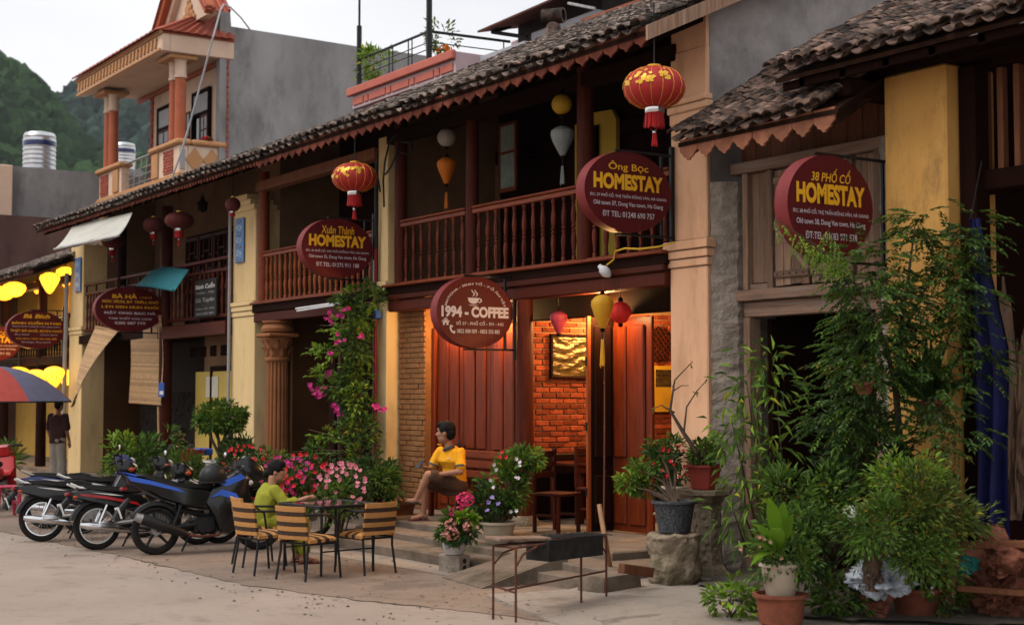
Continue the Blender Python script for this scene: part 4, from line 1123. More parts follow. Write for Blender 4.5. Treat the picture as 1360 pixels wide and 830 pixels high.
MB().cbox(-9.30, -9.12, -.45, .3, 4.52, 4.68, .015).build('bracket_beam', 'wood_dark', H6)
tile_roof(H6, -9.88, -4.6, -.70, 4.83, 3.2, rz6(3.2) + .03, 300, 'tile_brown', period=.20, exposure=.10, seed=6, sag=.02)
# ================================================================== tower house with orange columns
T1 = thing('terrace_tower_house', (-41, 5, 0), 'tall cream house with orange columns, orange tiled porch roof and bare concrete side', 'house')
TX, TY, TW = -38.17, 4.18, 5.55       # right corner, front plane, rear wall plane
MB().box(-45.2, TX, 4.3, 16, 0, 7.6).build('lower_body', 'tower_cream', T1)
MB().box(-45.1, TX + .03, TY, 5.6, 7.3, 7.68).build('terrace_slab', 'tower_cream', T1)
for z0, z1, e in ((7.68, 7.78, .10), (7.78, 7.86, .05)):
 q = MB(); q.cbox(-45.2 - e, TX + e, TY - e, TY + .3, z0, z1, .02); q.cbox(TX - .2, TX + e, TY + .302, 5.6, z0, z1, .02); q.build('slab_moulding', 'tower_ochre', T1)
q = MB(); q.box(-44.2, TX + .02, TW, TW + .25, 7.65, 11.6); q.build('rear_wall', 'tower_cream', T1)
bx = [-44.24, TX - .02]
for x in bx:
 brick_field(T1, 'y', TW - .02, x - .14, x + .14, 7.9, 11.2, 'tile_orange', .24, .075, .014, .05, int(-x), n_parts=200)
def joinery(x0, x1, z0, z1, open_=False):
 f = MB(); y = TW - .06
 f.cbox(x0, x0 + .1, y - .05, y + .05, z0, z1, .01); f.cbox(x1 - .1, x1, y - .05, y + .05, z0, z1, .01); f.cbox(x0 + .1, x1 - .1, y - .05, y + .05, z1 - .1, z1, .01); f.cbox(x0 + .1, x1 - .1, y - .05, y + .05, z1 - .75, z1 - .65, .01)
 w = f.build('window', 'wood_dark', T1)
 MB().box(x0 + .1, x1 - .1, y + .02, y + .04, z0, z1 - .1).build('pane', 'glass_dark', w)
 MB().box(x0 + .12, x1 - .12, y - .02, y + .018, z1 - .64, z1 - .12).build('pane', 'poster_grey', w)
 return w, y
def leaf_(w, x0, x1, z0, z1, y):
 f = MB(); f.cbox(x0, x0 + .07, y, y + .04, z0, z1, .005); f.cbox(x1 - .07, x1, y, y + .04, z0, z1, .005); f.cbox(x0 + .07, x1 - .07, y, y + .04, z0, z0 + .5, .005); f.cbox(x0 + .07, x1 - .07, y, y + .04, z1 - .07, z1, .005)
 xm = (x0 + x1) / 2; f.box(xm - .02, xm + .02, y, y + .04, z0 + .5, z1 - .07)
 for k in range(1, 4):
  z = z0 + .5 + (z1 - .07 - z0 - .5) * k / 4; f.box(x0 + .07, xm - .02, y, y + .04, z - .02, z + .02); f.box(xm + .02, x1 - .07, y, y + .04, z - .02, z + .02)
 f.build('glazed_leaf', 'wood_red', w)
 MB().box(x0 + .07, x1 - .07, y + .015, y + .025, z0 + .5, z1 - .07).build('pane', 'poster_grey', w)
wa, y_ = joinery(-43.559, -42.697 + .3, 7.9, 10.602)
leaf_(wa, -43.559 + .1, -42.697 + .2, 7.9, 10.602 - .75, y_ - .04)
wb, y_ = joinery(-40.631, -39.283, 7.75, 10.569)
leaf_(wb, -39.977, -39.283 - .1, 7.75, 10.569 - .75, y_ - .04)
leaf_(wb, -40.769, -40.226, 7.75, 9.976, y_ - .25)
def parapet_seg(x0, x1, y0, y1, m, z1=8.62, name='parapet'):
 q = MB(); q.cbox(x0, x1, y0, y1, 7.86, z1, .01); return q.build(name, m, T1)
parapet_seg(-45.1, -43.0, TY, TY + .25, 'tower_cream')
parapet_seg(-40.3, TX, TY, TY + .25, 'tower_cream')
q = MB(); q.cbox(-45.25, -42.9, TY - .12, TY + .33, 8.62, 8.78, .05); q.build('parapet_coping', 'tower_ochre', T1)
q = MB(); q.cbox(-40.4, TX + .1, TY - .12, TY + .33, 8.62, 8.78, .05); q.cbox(TX - .3, TX + .1, TY + .33, TW, 8.62, 8.78, .05); q.build('parapet_coping', 'tower_ochre', T1)
parapet_seg(TX - .22, TX, TY + .26, TW, 'tower_cream')
for x0 in (-44.95, -39.35):
 brick_field(T1, 'y', TY - .015, x0, x0 + .75, 7.9, 8.6, 'tile_orange', .2, .07, .014, .03, 4, n_parts=80)
for x0 in (-43.7, -40.25):
 MB().cbox(x0, x0 + .5, TY - .06, TY - .002, 7.88, 8.6, .03).build('parapet_pier', 'tower_ochre', T1)
for yc in (4.62, 5.12):
 MB().prism([(yc - .26, 8.24), (yc, 7.92), (yc + .26, 8.24), (yc, 8.56)], 'x', TX + .001, TX + .03).build('diamond_panel', 'tower_ochre', T1)
MB().cbox(TX, TX + .02, TY + .03, TY + .16, 7.95, 8.5, .005).build('inlay_panel', 'poster_grey', T1)
rl = MB(); rl.tube([(-42.95, TY + .1, 8.70), (-40.35, TY + .1, 8.70)], .035, 8)
rlo = rl.build('steel_rail', 'alu', T1, True)
for z in (8.0, 8.2, 8.4): MB().tube([(-42.95, TY + .1, z), (-40.35, TY + .1, z)], .015, 6).build('rail_bar', 'alu', rlo)
for x in (-42.1, -41.6, -41.1): MB().tube([(x - .12, TY + .1, 7.87), (x + .12, TY + .1, 8.68)], .018, 6).build('rail_bar', 'alu', rlo)
for x in (-44.6, -44.15, -38.9, -38.45):
 c_ = MB(); c_.lathe([(.155, 8.78), (.145, 10.4), (.14, 10.5)], 16, (x, TY + .12, 0)); co = c_.build('column', 'tower_orange', T1, True)
 MB().lathe([(.17, 10.5), (.18, 10.55), (.155, 10.6), (.155, 10.95), (.19, 11.0)], 16, (x, TY + .12, 0)).build('column_head', 'tower_cream', co, True)
EZ = 11.0
q = MB(); q.cbox(-45.6, TX + .1, 3.62, 3.86, EZ + .12, EZ + .62, .02); q.cbox(TX - .14, TX + .1, 3.862, 5.7, EZ + .12, EZ + .62, .02); q.build('entablature', 'tower_cream', T1)
q = MB(); q.cbox(-45.68, TX + .16, 3.54, 3.618, EZ + .56, EZ + .68, .02); q.build('cornice', 'tower_ochre', T1)
q = MB(); q.cbox(-45.64, TX + .02, 3.57, 3.617, EZ + .12, EZ + .20, .01); q.build('cornice', 'tower_ochre', T1)
me = MB().prism([(-.1, 0), (.04, 0), (.1, .26), (-.04, .26)], 'y', -.03, .03).mesh('dentil'); me.materials.append(M['tower_ochre']); org = ORG[T1.name]
for k in range(24):
 link('dentil', me, None, T1, loc=(-45.4 + k * .3 - org[0], 3.595 - org[1], EZ + .25))
MB().cbox(-45.4, TX - .14, 3.86, TW, EZ + .2, EZ + .3, .01).build('porch_ceiling', 'tower_cream', T1)
MB().cbox(-45.4, TX - .15, TW - .12, TW, EZ + .05, EZ + .19, .02).build('ceiling_moulding', 'tower_orange', T1)
for x in (-44.4, -38.7):
 MB().cbox(x - .55, x + .5, 3.9, 4.7, EZ - .0, EZ + .115, .02).build('impost', 'tower_ochre', T1)
def ribbed(p00, p10, p01, p11, n_, m, name='roof_slope'):
 a, b, c, d_ = map(Vector, (p00, p10, p01, p11)); nrm = (b - a).cross(c - a).normalized()
 for k in range(n_):
  t0, t1 = k / n_, (k + .86) / n_
  q = MB(); e0, e1 = a.lerp(b, t0), a.lerp(b, t1); f0, f1 = c.lerp(d_, t0), c.lerp(d_, t1)
  em, fm = (e0 + e1) / 2 + nrm * .05, (f0 + f1) / 2 + nrm * .05
  q.add([e0, em, e1, f1, fm, f0], [(0, 1, 4, 5), (1, 2, 3, 4), (0, 2, 1)]); q.build('tile_rib', m, T1)
 MB().add([a, b, d_, c], [(0, 1, 3, 2)] if False else [(0, 1, 2, 3)]).build(name, m, T1)
ribbed((-45.75, 3.45, EZ + .66), (TX + .2, 3.45, EZ + .66), (-42.6, 5.6, EZ + 1.75), (TX - .75, 5.6, EZ + 1.75), 22, 'tile_orange')
ribbed((TX + .2, 3.45, EZ + .66), (TX + .2, 5.7, EZ + .66), (TX - .75, 5.6, EZ + 1.75), (TX - .72, 5.75, EZ + 1.75), 9, 'tile_orange')
ab = [(-45.7, 3.5, EZ + .6), (TX + .15, 3.5, EZ + .6), (TX + .15, 5.7, EZ + .6), (-45.7, 5.7, EZ + .6), (-42.6, 5.6, EZ + 1.70), (TX - .78, 5.6, EZ + 1.70)]
MB().add(ab, [(3, 2, 1, 0), (0, 1, 5, 4), (1, 2, 5), (2, 3, 4, 5), (3, 0, 4)]).build('attic', 'tile_orange', T1)
gl, gr, ga = -40.533, -37.078, -38.865
gz0, gz1 = EZ + 1.15, 13.954
MB().prism([(gl, gz0), (gr, gz0), (ga, gz1)], 'y', 4.7, 4.95).build('gable_front', 'tower_cream', T1)
for (x0, z0, x1, z1, nm) in ((gl - .35, gz0 - .1, ga, gz1 + .25, 'gable_trim'), (gr + .35, gz0 - .1, ga, gz1 + .25, 'gable_trim')):
 v = Vector((x1 - x0, 0, z1 - z0)); L = v.length; an = math.atan2(v.z, v.x)
 MB().cbox(0, L, -.12, .12, -.14, .14, .02, Tm((x0, 4.45, z0), 0, -an, 0)).build(nm, 'tower_orange', T1)
 MB().cbox(0, L, -.1, .1, -.10, .10, .02, Tm((x0 + (.28 if x1 > x0 else -.28), 4.62, z0), 0, -an, 0)).build(nm, 'tower_cream', T1)
MB().add([(gr + .45, 4.25, gz0 - .12), (gr + .45, 5.0, gz0 - .12), (ga, 5.0, gz1 + .3), (ga, 4.25, gz1 + .3)], [(0, 1, 2, 3)]).build('gable_roof', 'tile_orange', T1)
for k in range(4):
 y = 4.3 + k * .22; MB().tube([(gr + .45, y, gz0 - .08), (ga, y, gz1 + .34)], .05, 5).build('tile_rib', 'tile_orange', T1)
MB().add([(gl - .45, 4.25, gz0 - .12), (gl - .45, 5.0, gz0 - .12), (ga, 5.0, gz1 + .3), (ga, 4.25, gz1 + .3)], [(3, 2, 1, 0)]).build('gable_roof', 'tile_orange', T1)
oc = (-38.885, 4.66, 12.457)
om = MB()
for (dx, dz, r_) in ((0, .42, .10), (-.10, .22, .13), (.12, .24, .13), (0, .12, .16), (-.26, .02, .12), (.26, .04, .12), (-.42, -.10, .09), (.42, -.08, .09), (0, -.06, .13), (-.2, -.1, .1), (.2, -.1, .1)):
 om.ball((oc[0] + dx, oc[1], oc[2] + dz - .1), (r_, .05, r_), 8, 5)
om.build('gable_ornament', 'tower_ochre', T1, True)
cw = MB(); r = random.Random(3)
top = [(5.30, 12.55), (5.58, 12.55), (5.62, 12.05), (7.6, 12.03), (9.6, 12.0), (11.5, 12.02), (13.0, 12.0)]
cw.prism([(5.30, 0), (13.0, 0)] + list(reversed(top)), 'x', TX - .2, TX + .06)
cw.build('concrete_side_wall', 'concrete', T1, label='bare grey stained concrete side wall')
MB().box(-44.1, TX - .21, 5.9, 13, 7.6, 11.4).build('upper_body', 'concrete', T1)
cb = thing('power_cable', (-38.2, 4, 7), 'thin grey cable hanging down across the orange columned house', 'cable')
MB().tube([(-34.666, 4, 11.676), (-33.866, 3.6, 11.288), (-33.33, 3.2, 10.449), (-33.569, 3, 9.364), (-33.762, 2.8, 8.363), (-33.811, 2.6, 7.617), (-33.961, 2.4, 6.924)], .025, 5).build('wire', 'pipe_grey', cb)
MB().tube([(-34.666, 4, 11.676), (-35.686, 4.6, 11.911), (-36.893, 5.4, 12.005), (-37.682, 6, 11.92)], .02, 5).build('wire', 'pipe_grey', cb)
# ================================================================== pink terrace house behind the roofs
PY, PX = 4.6, -24.3
T2 = thing('pink_terrace_house', (-26, 5.5, 0), 'house with pink panelled terrace edge and black railing rising behind the tiled roofs', 'house')
pz0, pz1 = 8.081, 8.526
px0, px1 = -28.675, -24.282
MB().cbox(px0, px1, PY, PY + 2.0, pz0, pz1, .01).build('terrace_edge', 'lilac_render', T2)
q = MB(); q.cbox(px0 - .12, px1 + .03, PY - .10, PY - .002, pz1 - .16, pz1 + .02, .02); q.build('cornice', 'pink_render', T2)
n_ = 9; xs = [px0 + .05]
widths = [.5, .22, .75, .22, .75, .22, .75, .22, .5]; tot = sum(widths); k_ = (px1 - px0 - .1) / tot
x = px0 + .05
for w in widths:
 MB().cbox(x + .02, x + w * k_ - .03, PY - .03, PY - .001, pz0 + .07, pz1 - .22, .006).build('facing_panel', 'pink_render', T2); x += w * k_
MB().box(px0 + .6, px1 + .3, PY + .5, PY + 4, 0, pz0 - .001).build('wall', 'pink_render', T2)
MB().box(px1 + .001, px1 + 1.6, PY + .55, PY + .8, pz0 - .6, pz1 - .05).build('side_parapet', 'grey_pale', T2)
MB().box(px0 - .9, px0 + .58, PY + .6, PY + 4, 0, pz0 + .1).build('side_wing', 'grey_pale', T2)
MB().box(px0 + .6, px1, PY + .52, PY + .6, pz0 - .09, pz0 - .002).build('soffit_trim', 'pink_render', T2)
rp_ = MB(); zt = 9.15
a = (-28.462, 4.65, 9.184); b = (-25.399, 4.65, 9.15)
xa, xb = a[0], b[0]
for (x, zt2, r_) in ((xa, 9.904, .055), (xb, 10.416, .06)):
 MB().tube([(x, PY + .05, pz1 + .02), (x, PY + .05, zt2)], r_, 6).build('tall_post', 'black_metal', T2)
MB().tube([(xa, PY + .05, 9.904), (xa, PY + .05, 10.996)], .025, 6).build('tall_post', 'black_metal', T2)
for dz, r_ in ((.0, .03), (-.22, .012), (-.36, .012)):
 MB().tube([(xa, PY + .05, zt + dz), (xb, PY + .05, zt + dz)], r_, 6).build('rail', 'black_metal', T2)
 MB().tube([(xb, PY + .05, zt + dz), (xb + .15, PY + 1.9, zt + dz)], r_, 6).build('rail', 'black_metal', T2)
for t in (.45, .5, .72, .77):
 x = xa + (xb - xa) * t; MB().tube([(x, PY + .05, pz1 + .02), (x, PY + .05, zt)], .014, 5).build('rail_post', 'black_metal', T2)
MB().tube([(xb + .14, PY + 1.75, pz1), (xb + .14, PY + 1.75, zt)], .014, 5).build('rail_post', 'black_metal', T2)
MB().cbox(xb + .1, px1 + 2.2, PY + 1.95, PY + 2.3, pz1 - .3, zt + .02, .02).build('rear_wall', 'lilac_render', T2)
MB().cbox(px1 + .4, px1 + 2.6, PY + 1.5, PY + 1.7, pz1 - .6, zt - .15, .02).build('rear_wall', 'grey_pale', T2)
# ================================================================== dark metal canopy behind the ridge
T3 = thing('roof_canopy', (-22, 6, 6), 'dark corrugated metal canopy on a roof behind the tiled ridge', 'canopy')
c0, c1 = (-25.086, 5.6, 9.184), (-20.843, 5.6, 9.293)
MB().add([c0, c1, (c1[0], 9.5, c1[2] + .9), (c0[0], 9.5, c0[2] + .9), (c0[0], c0[1], c0[2] + .04), (c1[0], c1[1], c1[2] + .04), (c1[0], 9.5, c1[2] + .95), (c0[0], 9.5, c0[2] + .95)], [(3, 2, 1, 0), (4, 5, 6, 7), (0, 1, 5, 4), (1, 2, 6, 5), (3, 0, 4, 7)]).build('metal_sheet', 'rust', T3)
MB().tube([(-24.858, 5.8, 9.179), (-24.771, 6.2, 9.324)], .04, 6).build('frame_bar', 'black_metal', T3)
MB().tube([(-24.858, 5.8, 9.179), (-24.165, 6.2, 8.983)], .04, 6).build('frame_bar', 'black_metal', T3)
MB().box(-24.795, -21.915, 6.4, 9, 5.5, 9.439).build('dark_enclosure', 'black_board', T3)
MB().tube([(-21.751, 5.5, 9.029), (-20.937, 5.5, 8.752)], .03, 6).build('frame_bar', 'alu', T3)
rv = (-19.51, 3.6, 8.038)
T4 = thing('ridge_vent', (rv[0], rv[1], rv[2] - .3), 'hollow brown clay vent tile standing on the roof ridge', 'roof vent')
tm = Tm((rv[0], rv[1], rv[2]), 0, R(90), R(35))
MB().lathe([(.13, -.18), (.13, .18), (.10, .18), (.10, -.18), (.13, -.18)], 14, (0, 0, 0), tm, cap=False).build('clay_ring', 'tile_brown', T4, True)
for a_ in (0, 60, 120):
 MB().box(-.10, .10, -.012, .012, -.185, -.165, tm @ Tm(rz=R(a_))).build('cross_bar', 'tile_edge', T4)
MB().lathe([(.17, -.45), (.12, -.16), (.08, -.11)], 10, rv).build('clay_foot', 'tile_brown', T4, True)
# ================================================================== grey building with water tanks at the far left
T5 = thing('stained_wall_building', (-48, 4, 0), 'plain grey stained building carrying a water tank behind the lantern house', 'building')
wz_ = 9.151
MB().box(-47, -46, 1.652, 14, 0, 8.833).build('stained_wall', 'concrete', T5)
MB().box(-45.2, -44.5, 0, 4.05, 0, 7.13).build('reddish_wall', 'redwall', T5)
MB().cbox(-46.5, -45.6, 1.108, 1.666, 6, 8.798, .02).build('cream_block', 'tower_cream', T5)
MB().prism([(-50.317, 7.984), (-47.493, 7.575), (-47.834, 8.083), (-49.479, 8.259)], 'y', 5.0, 5.15).build('red_roof_piece', 'tile_orange', T5)
def tank(c, r_, h, label):
 t = thing('water_tank', c, label, 'water tank', 'steel roof water tanks')
 prof = [(r_ * .96, 0), (r_, .03)]
 n_ = 7
 for i in range(n_):
  z = h * (.06 + .80 * i / n_); dz = h * .80 / n_
  prof += [(r_, z), (r_, z + dz * .45), (r_ * .955, z + dz * .6), (r_ * .955, z + dz * .8), (r_, z + dz)]
 prof += [(r_ * .9, h * .95), (r_ * .3, h)]
 MB().lathe(prof, 24, c).build('tank_body', 'stainless', t, True)
 MB().lathe([(r_ * 1.006, h * .62), (r_ * 1.012, h * .63), (r_ * 1.012, h * .73), (r_ * 1.006, h * .74)], 24, c).build('blue_band', 'blue_dark_paint', t, True)
 return t
tk = (-48, 3.113, 9.074)
tank((tk[0], tk[1], tk[2] - .05), .52 * 1.0, 1.3, 'ribbed steel water tank with blue band on the grey stained wall')
tk = (-57.364, 9, 10.811)
tank((tk[0], 9.0, tk[2] - .1), .46, 1.15, 'ribbed steel water tank seen between the orange columns')
MB().box(tk[0] - .6, tk[0] + .6, 8.5, 9.6, 0, tk[2] - .1).build('tank_roof_block', 'concrete', T5)
hc = (-52.267, 3, 8.787)
t = thing('water_tank', (hc[0], hc[1], hc[2] - .4), 'steel water tank lying on its side at the left edge above the lantern house', 'water tank')
T_ = Tm((hc[0], hc[1], hc[2]), 0, R(90), 0)
MB().lathe([(.05, -1.6), (.42, -1.5), (.46, -1.4), (.46, .45), (.42, .55), (.05, .65)], 20, (0, 0, 0), T_).build('tank_body', 'stainless', t, True)
MB().box(-1.7, .55, -.4, .4, -.75, -.40, Tm(hc)).build('stand', 'char', t)
q = MB()
for k in range(5):
 a0, a1 = R(-62 + k * 9), R(-62 + (k + 1) * 9)
 q.add([(hc[0] - 1.3, hc[1] + .465 * math.sin(a0 - .55), hc[2] + .465 * math.cos(a0 - .55)), (hc[0] + .36, hc[1] + .465 * math.sin(a0 - .55), hc[2] + .465 * math.cos(a0 - .55)),
   (hc[0] + .36, hc[1] + .465 * math.sin(a1 - .55), hc[2] + .465 * math.cos(a1 - .55)), (hc[0] - 1.3, hc[1] + .465 * math.sin(a1 - .55), hc[2] + .465 * math.cos(a1 - .55))], [(0, 1, 2, 3)])
q.build('brand_band', 'blue_dark_paint', t)
vs, fs = text_mesh('.SEN', height=.16, bold=.02)
q = MB(); q.add([(hc[0] + .0 + v[0], hc[1] - .46 - .012 - .03 * (1 - 0), hc[2] + .10 + v[1]) for v in vs], fs, None); q.build('lettering', 'white_paint', t)
# ================================================================== forested hill
def ico(sub=1):
 bm = bmesh.new(); bmesh.ops.create_icosphere(bm, subdivisions=sub, radius=1)
 vs = [v.co.copy() for v in bm.verts]; fs = [tuple(v.index for v in f.verts) for f in bm.faces]; bm.free(); return vs, fs
ICO1, ICO2 = ico(1), ico(2)
M['forest_far'] = mat('far_forest', (.030, .052, .040), (.016, .030, .025), scale=.35, rough=.9, rnd=.5, bump=1.0, bscale=1.3, spec=.1)
M['forest_near'] = mat('near_forest', (.026, .056, .018), (.012, .028, .011), scale=.35, rough=.9, rnd=.55, bump=1.0, bscale=1.3, spec=.1)
def hill_layer(name, ridge, base_z, depth, m, seed, crown, n_):
 r = random.Random(seed); ridge = [Vector(p) for p in ridge]
 g_ = MB(); cols = len(ridge); vs, fs = [], []
 toward = Vector((-look.x, -look.y, 0)).normalized()
 rows = 8
 for j in range(rows + 1):
  t = j / rows
  for p in ridge:
   q = p + toward * depth * t; vs.append((q.x, q.y, p.z + (base_z - p.z) * t))
 for j in range(rows):
  for i in range(cols - 1): fs.append((j * cols + i, (j + 1) * cols + i, (j + 1) * cols + i + 1, j * cols + i + 1))
 g_.add(vs, fs); structure('hill', g_, m)
 tr = MB()
 def on(u, t):
  k = u * (cols - 1); i = min(int(k), cols - 2); f = k - i
  p = ridge[i].lerp(ridge[i + 1], f); q = p + toward * depth * t
  return Vector((q.x, q.y, p.z + (base_z - p.z) * t))
 for k in range(n_):
  t = r.random() ** 1.3 if k > n_ * .22 else r.uniform(0, .03)
  p = on(r.random(), t); s_ = crown * r.uniform(.5, 1.35); ph = r.uniform(0, 50)
  V, F_ = ICO2
  el = r.uniform(.8, 1.5)
  vs = []
  for v in V:
   d_ = 1 + .45 * mnoise.noise(v * 1.9 + Vector((ph, 0, 0))) + .35 * mnoise.noise(v * 5 + Vector((ph, 0, 0)))
   vs.append((p.x + v.x * s_ * d_, p.y + v.y * s_ * d_, p.z + v.z * s_ * d_ * el + s_ * .3))
  tr.add(vs, F_)
 o = tr.build('forest', m); o['kind'] = 'stuff'
 tag(o, 'dark green forest covering the ' + ('farther' if 'far' in m else 'nearer') + ' hillside', 'forest')
hill_layer('hill', [(-862.521, 153.113, 195.056), (-844.306, 181.397, 190.017), (-835.539, 195.762, 179.94), (-826.923, 210.227, 166.503), (-820.423, 221.05, 157.265), (-816.198, 227.331, 158.944), (-811.939, 233.087, 166.503), (-806.372, 241.002, 172.381), (-797.918, 254.065, 170.702), (-789.964, 266.449, 168.182), (-776.019, 287.476, 170.702), (-758.182, 316.008, 157.265), (-731.276, 358.708, 140.468)], 20, 190, 'forest_far', 5, 5.0, 2600)
hill_layer('hill', [(-631.389, 109.532, 137.089), (-617.951, 130.155, 135.86), (-611.397, 140.576, 131.558), (-608.135, 145.795, 129.1), (-604.195, 152.41, 122.955), (-600.448, 159.152, 112.509), (-596.646, 165.857, 103.292), (-591.089, 175.091, 95.61), (-584.521, 185.502, 91.616), (-569.507, 208.772, 87.929)], 15, 150, 'forest_near', 6, 4.2, 1700)
air = MB(); air.box(-1150, 60, -80, 330, -1, 230)
hz_ = link('haze', air.mesh('haze'), None, kind='stuff'); tag(hz_, 'thin evening haze between the street and the wooded hill', 'haze')
m_, n, l, b = new_mat('thin_haze'); n.remove(b); pv = n.new('ShaderNodeVolumePrincipled'); pv.inputs['Color'].default_value = (.86, .91, .97, 1); pv.inputs['Density'].default_value = .00008; pv.inputs['Anisotropy'].default_value = .2
l.new(pv.outputs[0], n['Material Output'].inputs['Volume']); hz_.data.materials.append(m_)
m_.cycles.homogeneous_volume = True
# ================================================================== hanging signs (faces look down the street towards +x)
def face_pts(c, vs, off):
 return [(c[0] + off, c[1] + v[0], c[2] + v[1]) for v in vs]
def hanging_sign(c, w, h, lines, label, wall_y, th=.17, bar=(.5, -.5), pole_span=.62, extra=None, rz=0.0):
 t = thing('hanging_sign', c, label, 'sign', 'maroon signs hung out over the street')
 n_ = 48
 ring = [(w / 2 * math.cos(2 * PI * k / n_), h / 2 * math.sin(2 * PI * k / n_)) for k in range(n_)]
 q = MB(); q.loft([[(c[0] - th / 2, c[1] + a, c[2] + b) for a, b in ring], [(c[0] + th / 2, c[1] + a, c[2] + b) for a, b in ring]], cap=False)
 q.build('sign_rim', 'sign_rim', t, True)
 for s_ in (1, -1):
  q = MB(); q.add([(c[0] + s_ * (th / 2 - .004), c[1] + a * .995, c[2] + b * .995) for a, b in ring], [tuple(range(n_)) if s_ > 0 else tuple(range(n_ - 1, -1, -1))])
  q.build('sign_face', 'sign_red', t)
 for ln in lines:
  txt, v, tw, tht, m_ = ln[:5]
  opt = ln[5] if len(ln) > 5 else {}
  vs, fs = text_mesh(txt, width=tw * w, height=tht * h, bold=opt.get('bold', 0), shear=opt.get('shear', 0))
  if opt.get('arc'):
   ra, rb = opt['arc'][0] * w / 2, opt['arc'][1] * h / 2
   out = []
   for (x, y, z) in vs:
    an = PI / 2 - x / ((ra + rb) / 2); k_ = 1 + y / ((ra + rb) / 2)
    out.append((ra * k_ * math.cos(an), rb * k_ * math.sin(an), 0))
   vs = out; v = 0
  vs = [(p[0] + opt.get('dx', 0) * w, p[1] + v * h, 0) for p in vs]
  if tht * h < .1:
   q = MB(); q.add(face_pts(c, vs, th / 2 + .003), fs); q.build('lettering', m_, t, kind='stuff'); continue
  par = list(range(len(vs)))
  def find(a):
   while par[a] != a: par[a] = par[par[a]]; a = par[a]
   return a
  for f_ in fs:
   for a in f_[1:]: par[find(a)] = find(f_[0])
  isl = {}
  for f_ in fs: isl.setdefault(find(f_[0]), []).append(f_)
  rows = sorted(([min(vs[a][0] for f_ in g for a in f_), max(vs[a][0] for f_ in g for a in f_), g] for g in isl.values()), key=lambda e: e[0])
  grp = []
  for a, b, g in rows:      # accents join the letter they stand over
   if grp and min(b, grp[-1][1]) - a > .5 * min(b - a, grp[-1][1] - grp[-1][0]): grp[-1][1] = max(b, grp[-1][1]); grp[-1][2] += g
   else: grp.append([a, b, list(g)])
  for a, b, g in grp:
   ids = sorted({k for f_ in g for k in f_}); mp_ = {k: i for i, k in enumerate(ids)}
   q = MB(); q.add(face_pts(c, [vs[k] for k in ids], th / 2 + .003), [tuple(mp_[k] for k in f_) for f_ in g]); q.build('letter', m_, t)
 if extra: extra(t, c, w, h, th)
 zt, zb = c[2] + h / 2 + .015, c[2] - h / 2 - .015
 MB().cbox(c[0] - .015, c[0] + .015, c[1] - .12, wall_y, zt - .012, zt + .012, .003).build('bracket_bar', 'black_metal', t)
 MB().cbox(c[0] - .015, c[0] + .015, c[1] - .12, wall_y, zb - .012, zb + .012, .003).build('bracket_bar', 'black_metal', t)
 MB().cbox(c[0] - .022, c[0] + .022, wall_y - .045, wall_y, zb - .12, zt + .1, .004).build('bracket_pole', 'black_metal', t)
 MB().cbox(c[0] - .014, c[0] + .014, wall_y - .18, wall_y - .15, zb + .013, zt - .013, .003).build('bracket_stay', 'black_metal', t)
 return t
def homestay(c, w, h, top, num, tel, label, wall_y, shear=0.0, th=.17):
 return hanging_sign(c, w, h, [
  (top, .30, .46, .135, 'sign_yellow', dict(bold=.012, shear=shear)),
  ('HOMESTAY', .115, .80, .20, 'sign_yellow', dict(bold=.05)),
  ('ĐC: %s PHỐ CỔ, THỊ TRẤN ĐỒNG VĂN, HÀ GIANG' % num, -.06, .88, .062, 'sign_white', dict(bold=.008)),
  ('Old town %s, Dong Van town, Ha Giang' % num, -.165, .80, .068, 'sign_white', dict(bold=.008)),
  (tel, -.285, .60, .072, 'sign_white', dict(bold=.008))], label, wall_y, th=th)
homestay((-12.034, -0.72, 3.96), 1.13, .84, 'Ông Bọc', '37', 'ĐT TEL: 01248 690 757', 'large round maroon sign reading Ông Bọc HOMESTAY before the dark balcony', -.06, th=.15)
homestay((-9.197, -0.7, 3.507), 1.04, .91, '38 PHỐ CỔ', '38', 'ĐT:TEL: 01683 971 528', 'round maroon sign reading 38 PHỐ CỔ HOMESTAY before the weathered shutters', GY - .1, shear=.2, th=.16)
homestay((-18.739, -0.72, 3.927), 1.12, .84, 'Xuân Thành', '35', 'ĐT.TEL: 01275 911 188', 'oval maroon sign reading Xuân Thành HOMESTAY before the orange balcony', -.08, shear=.1)
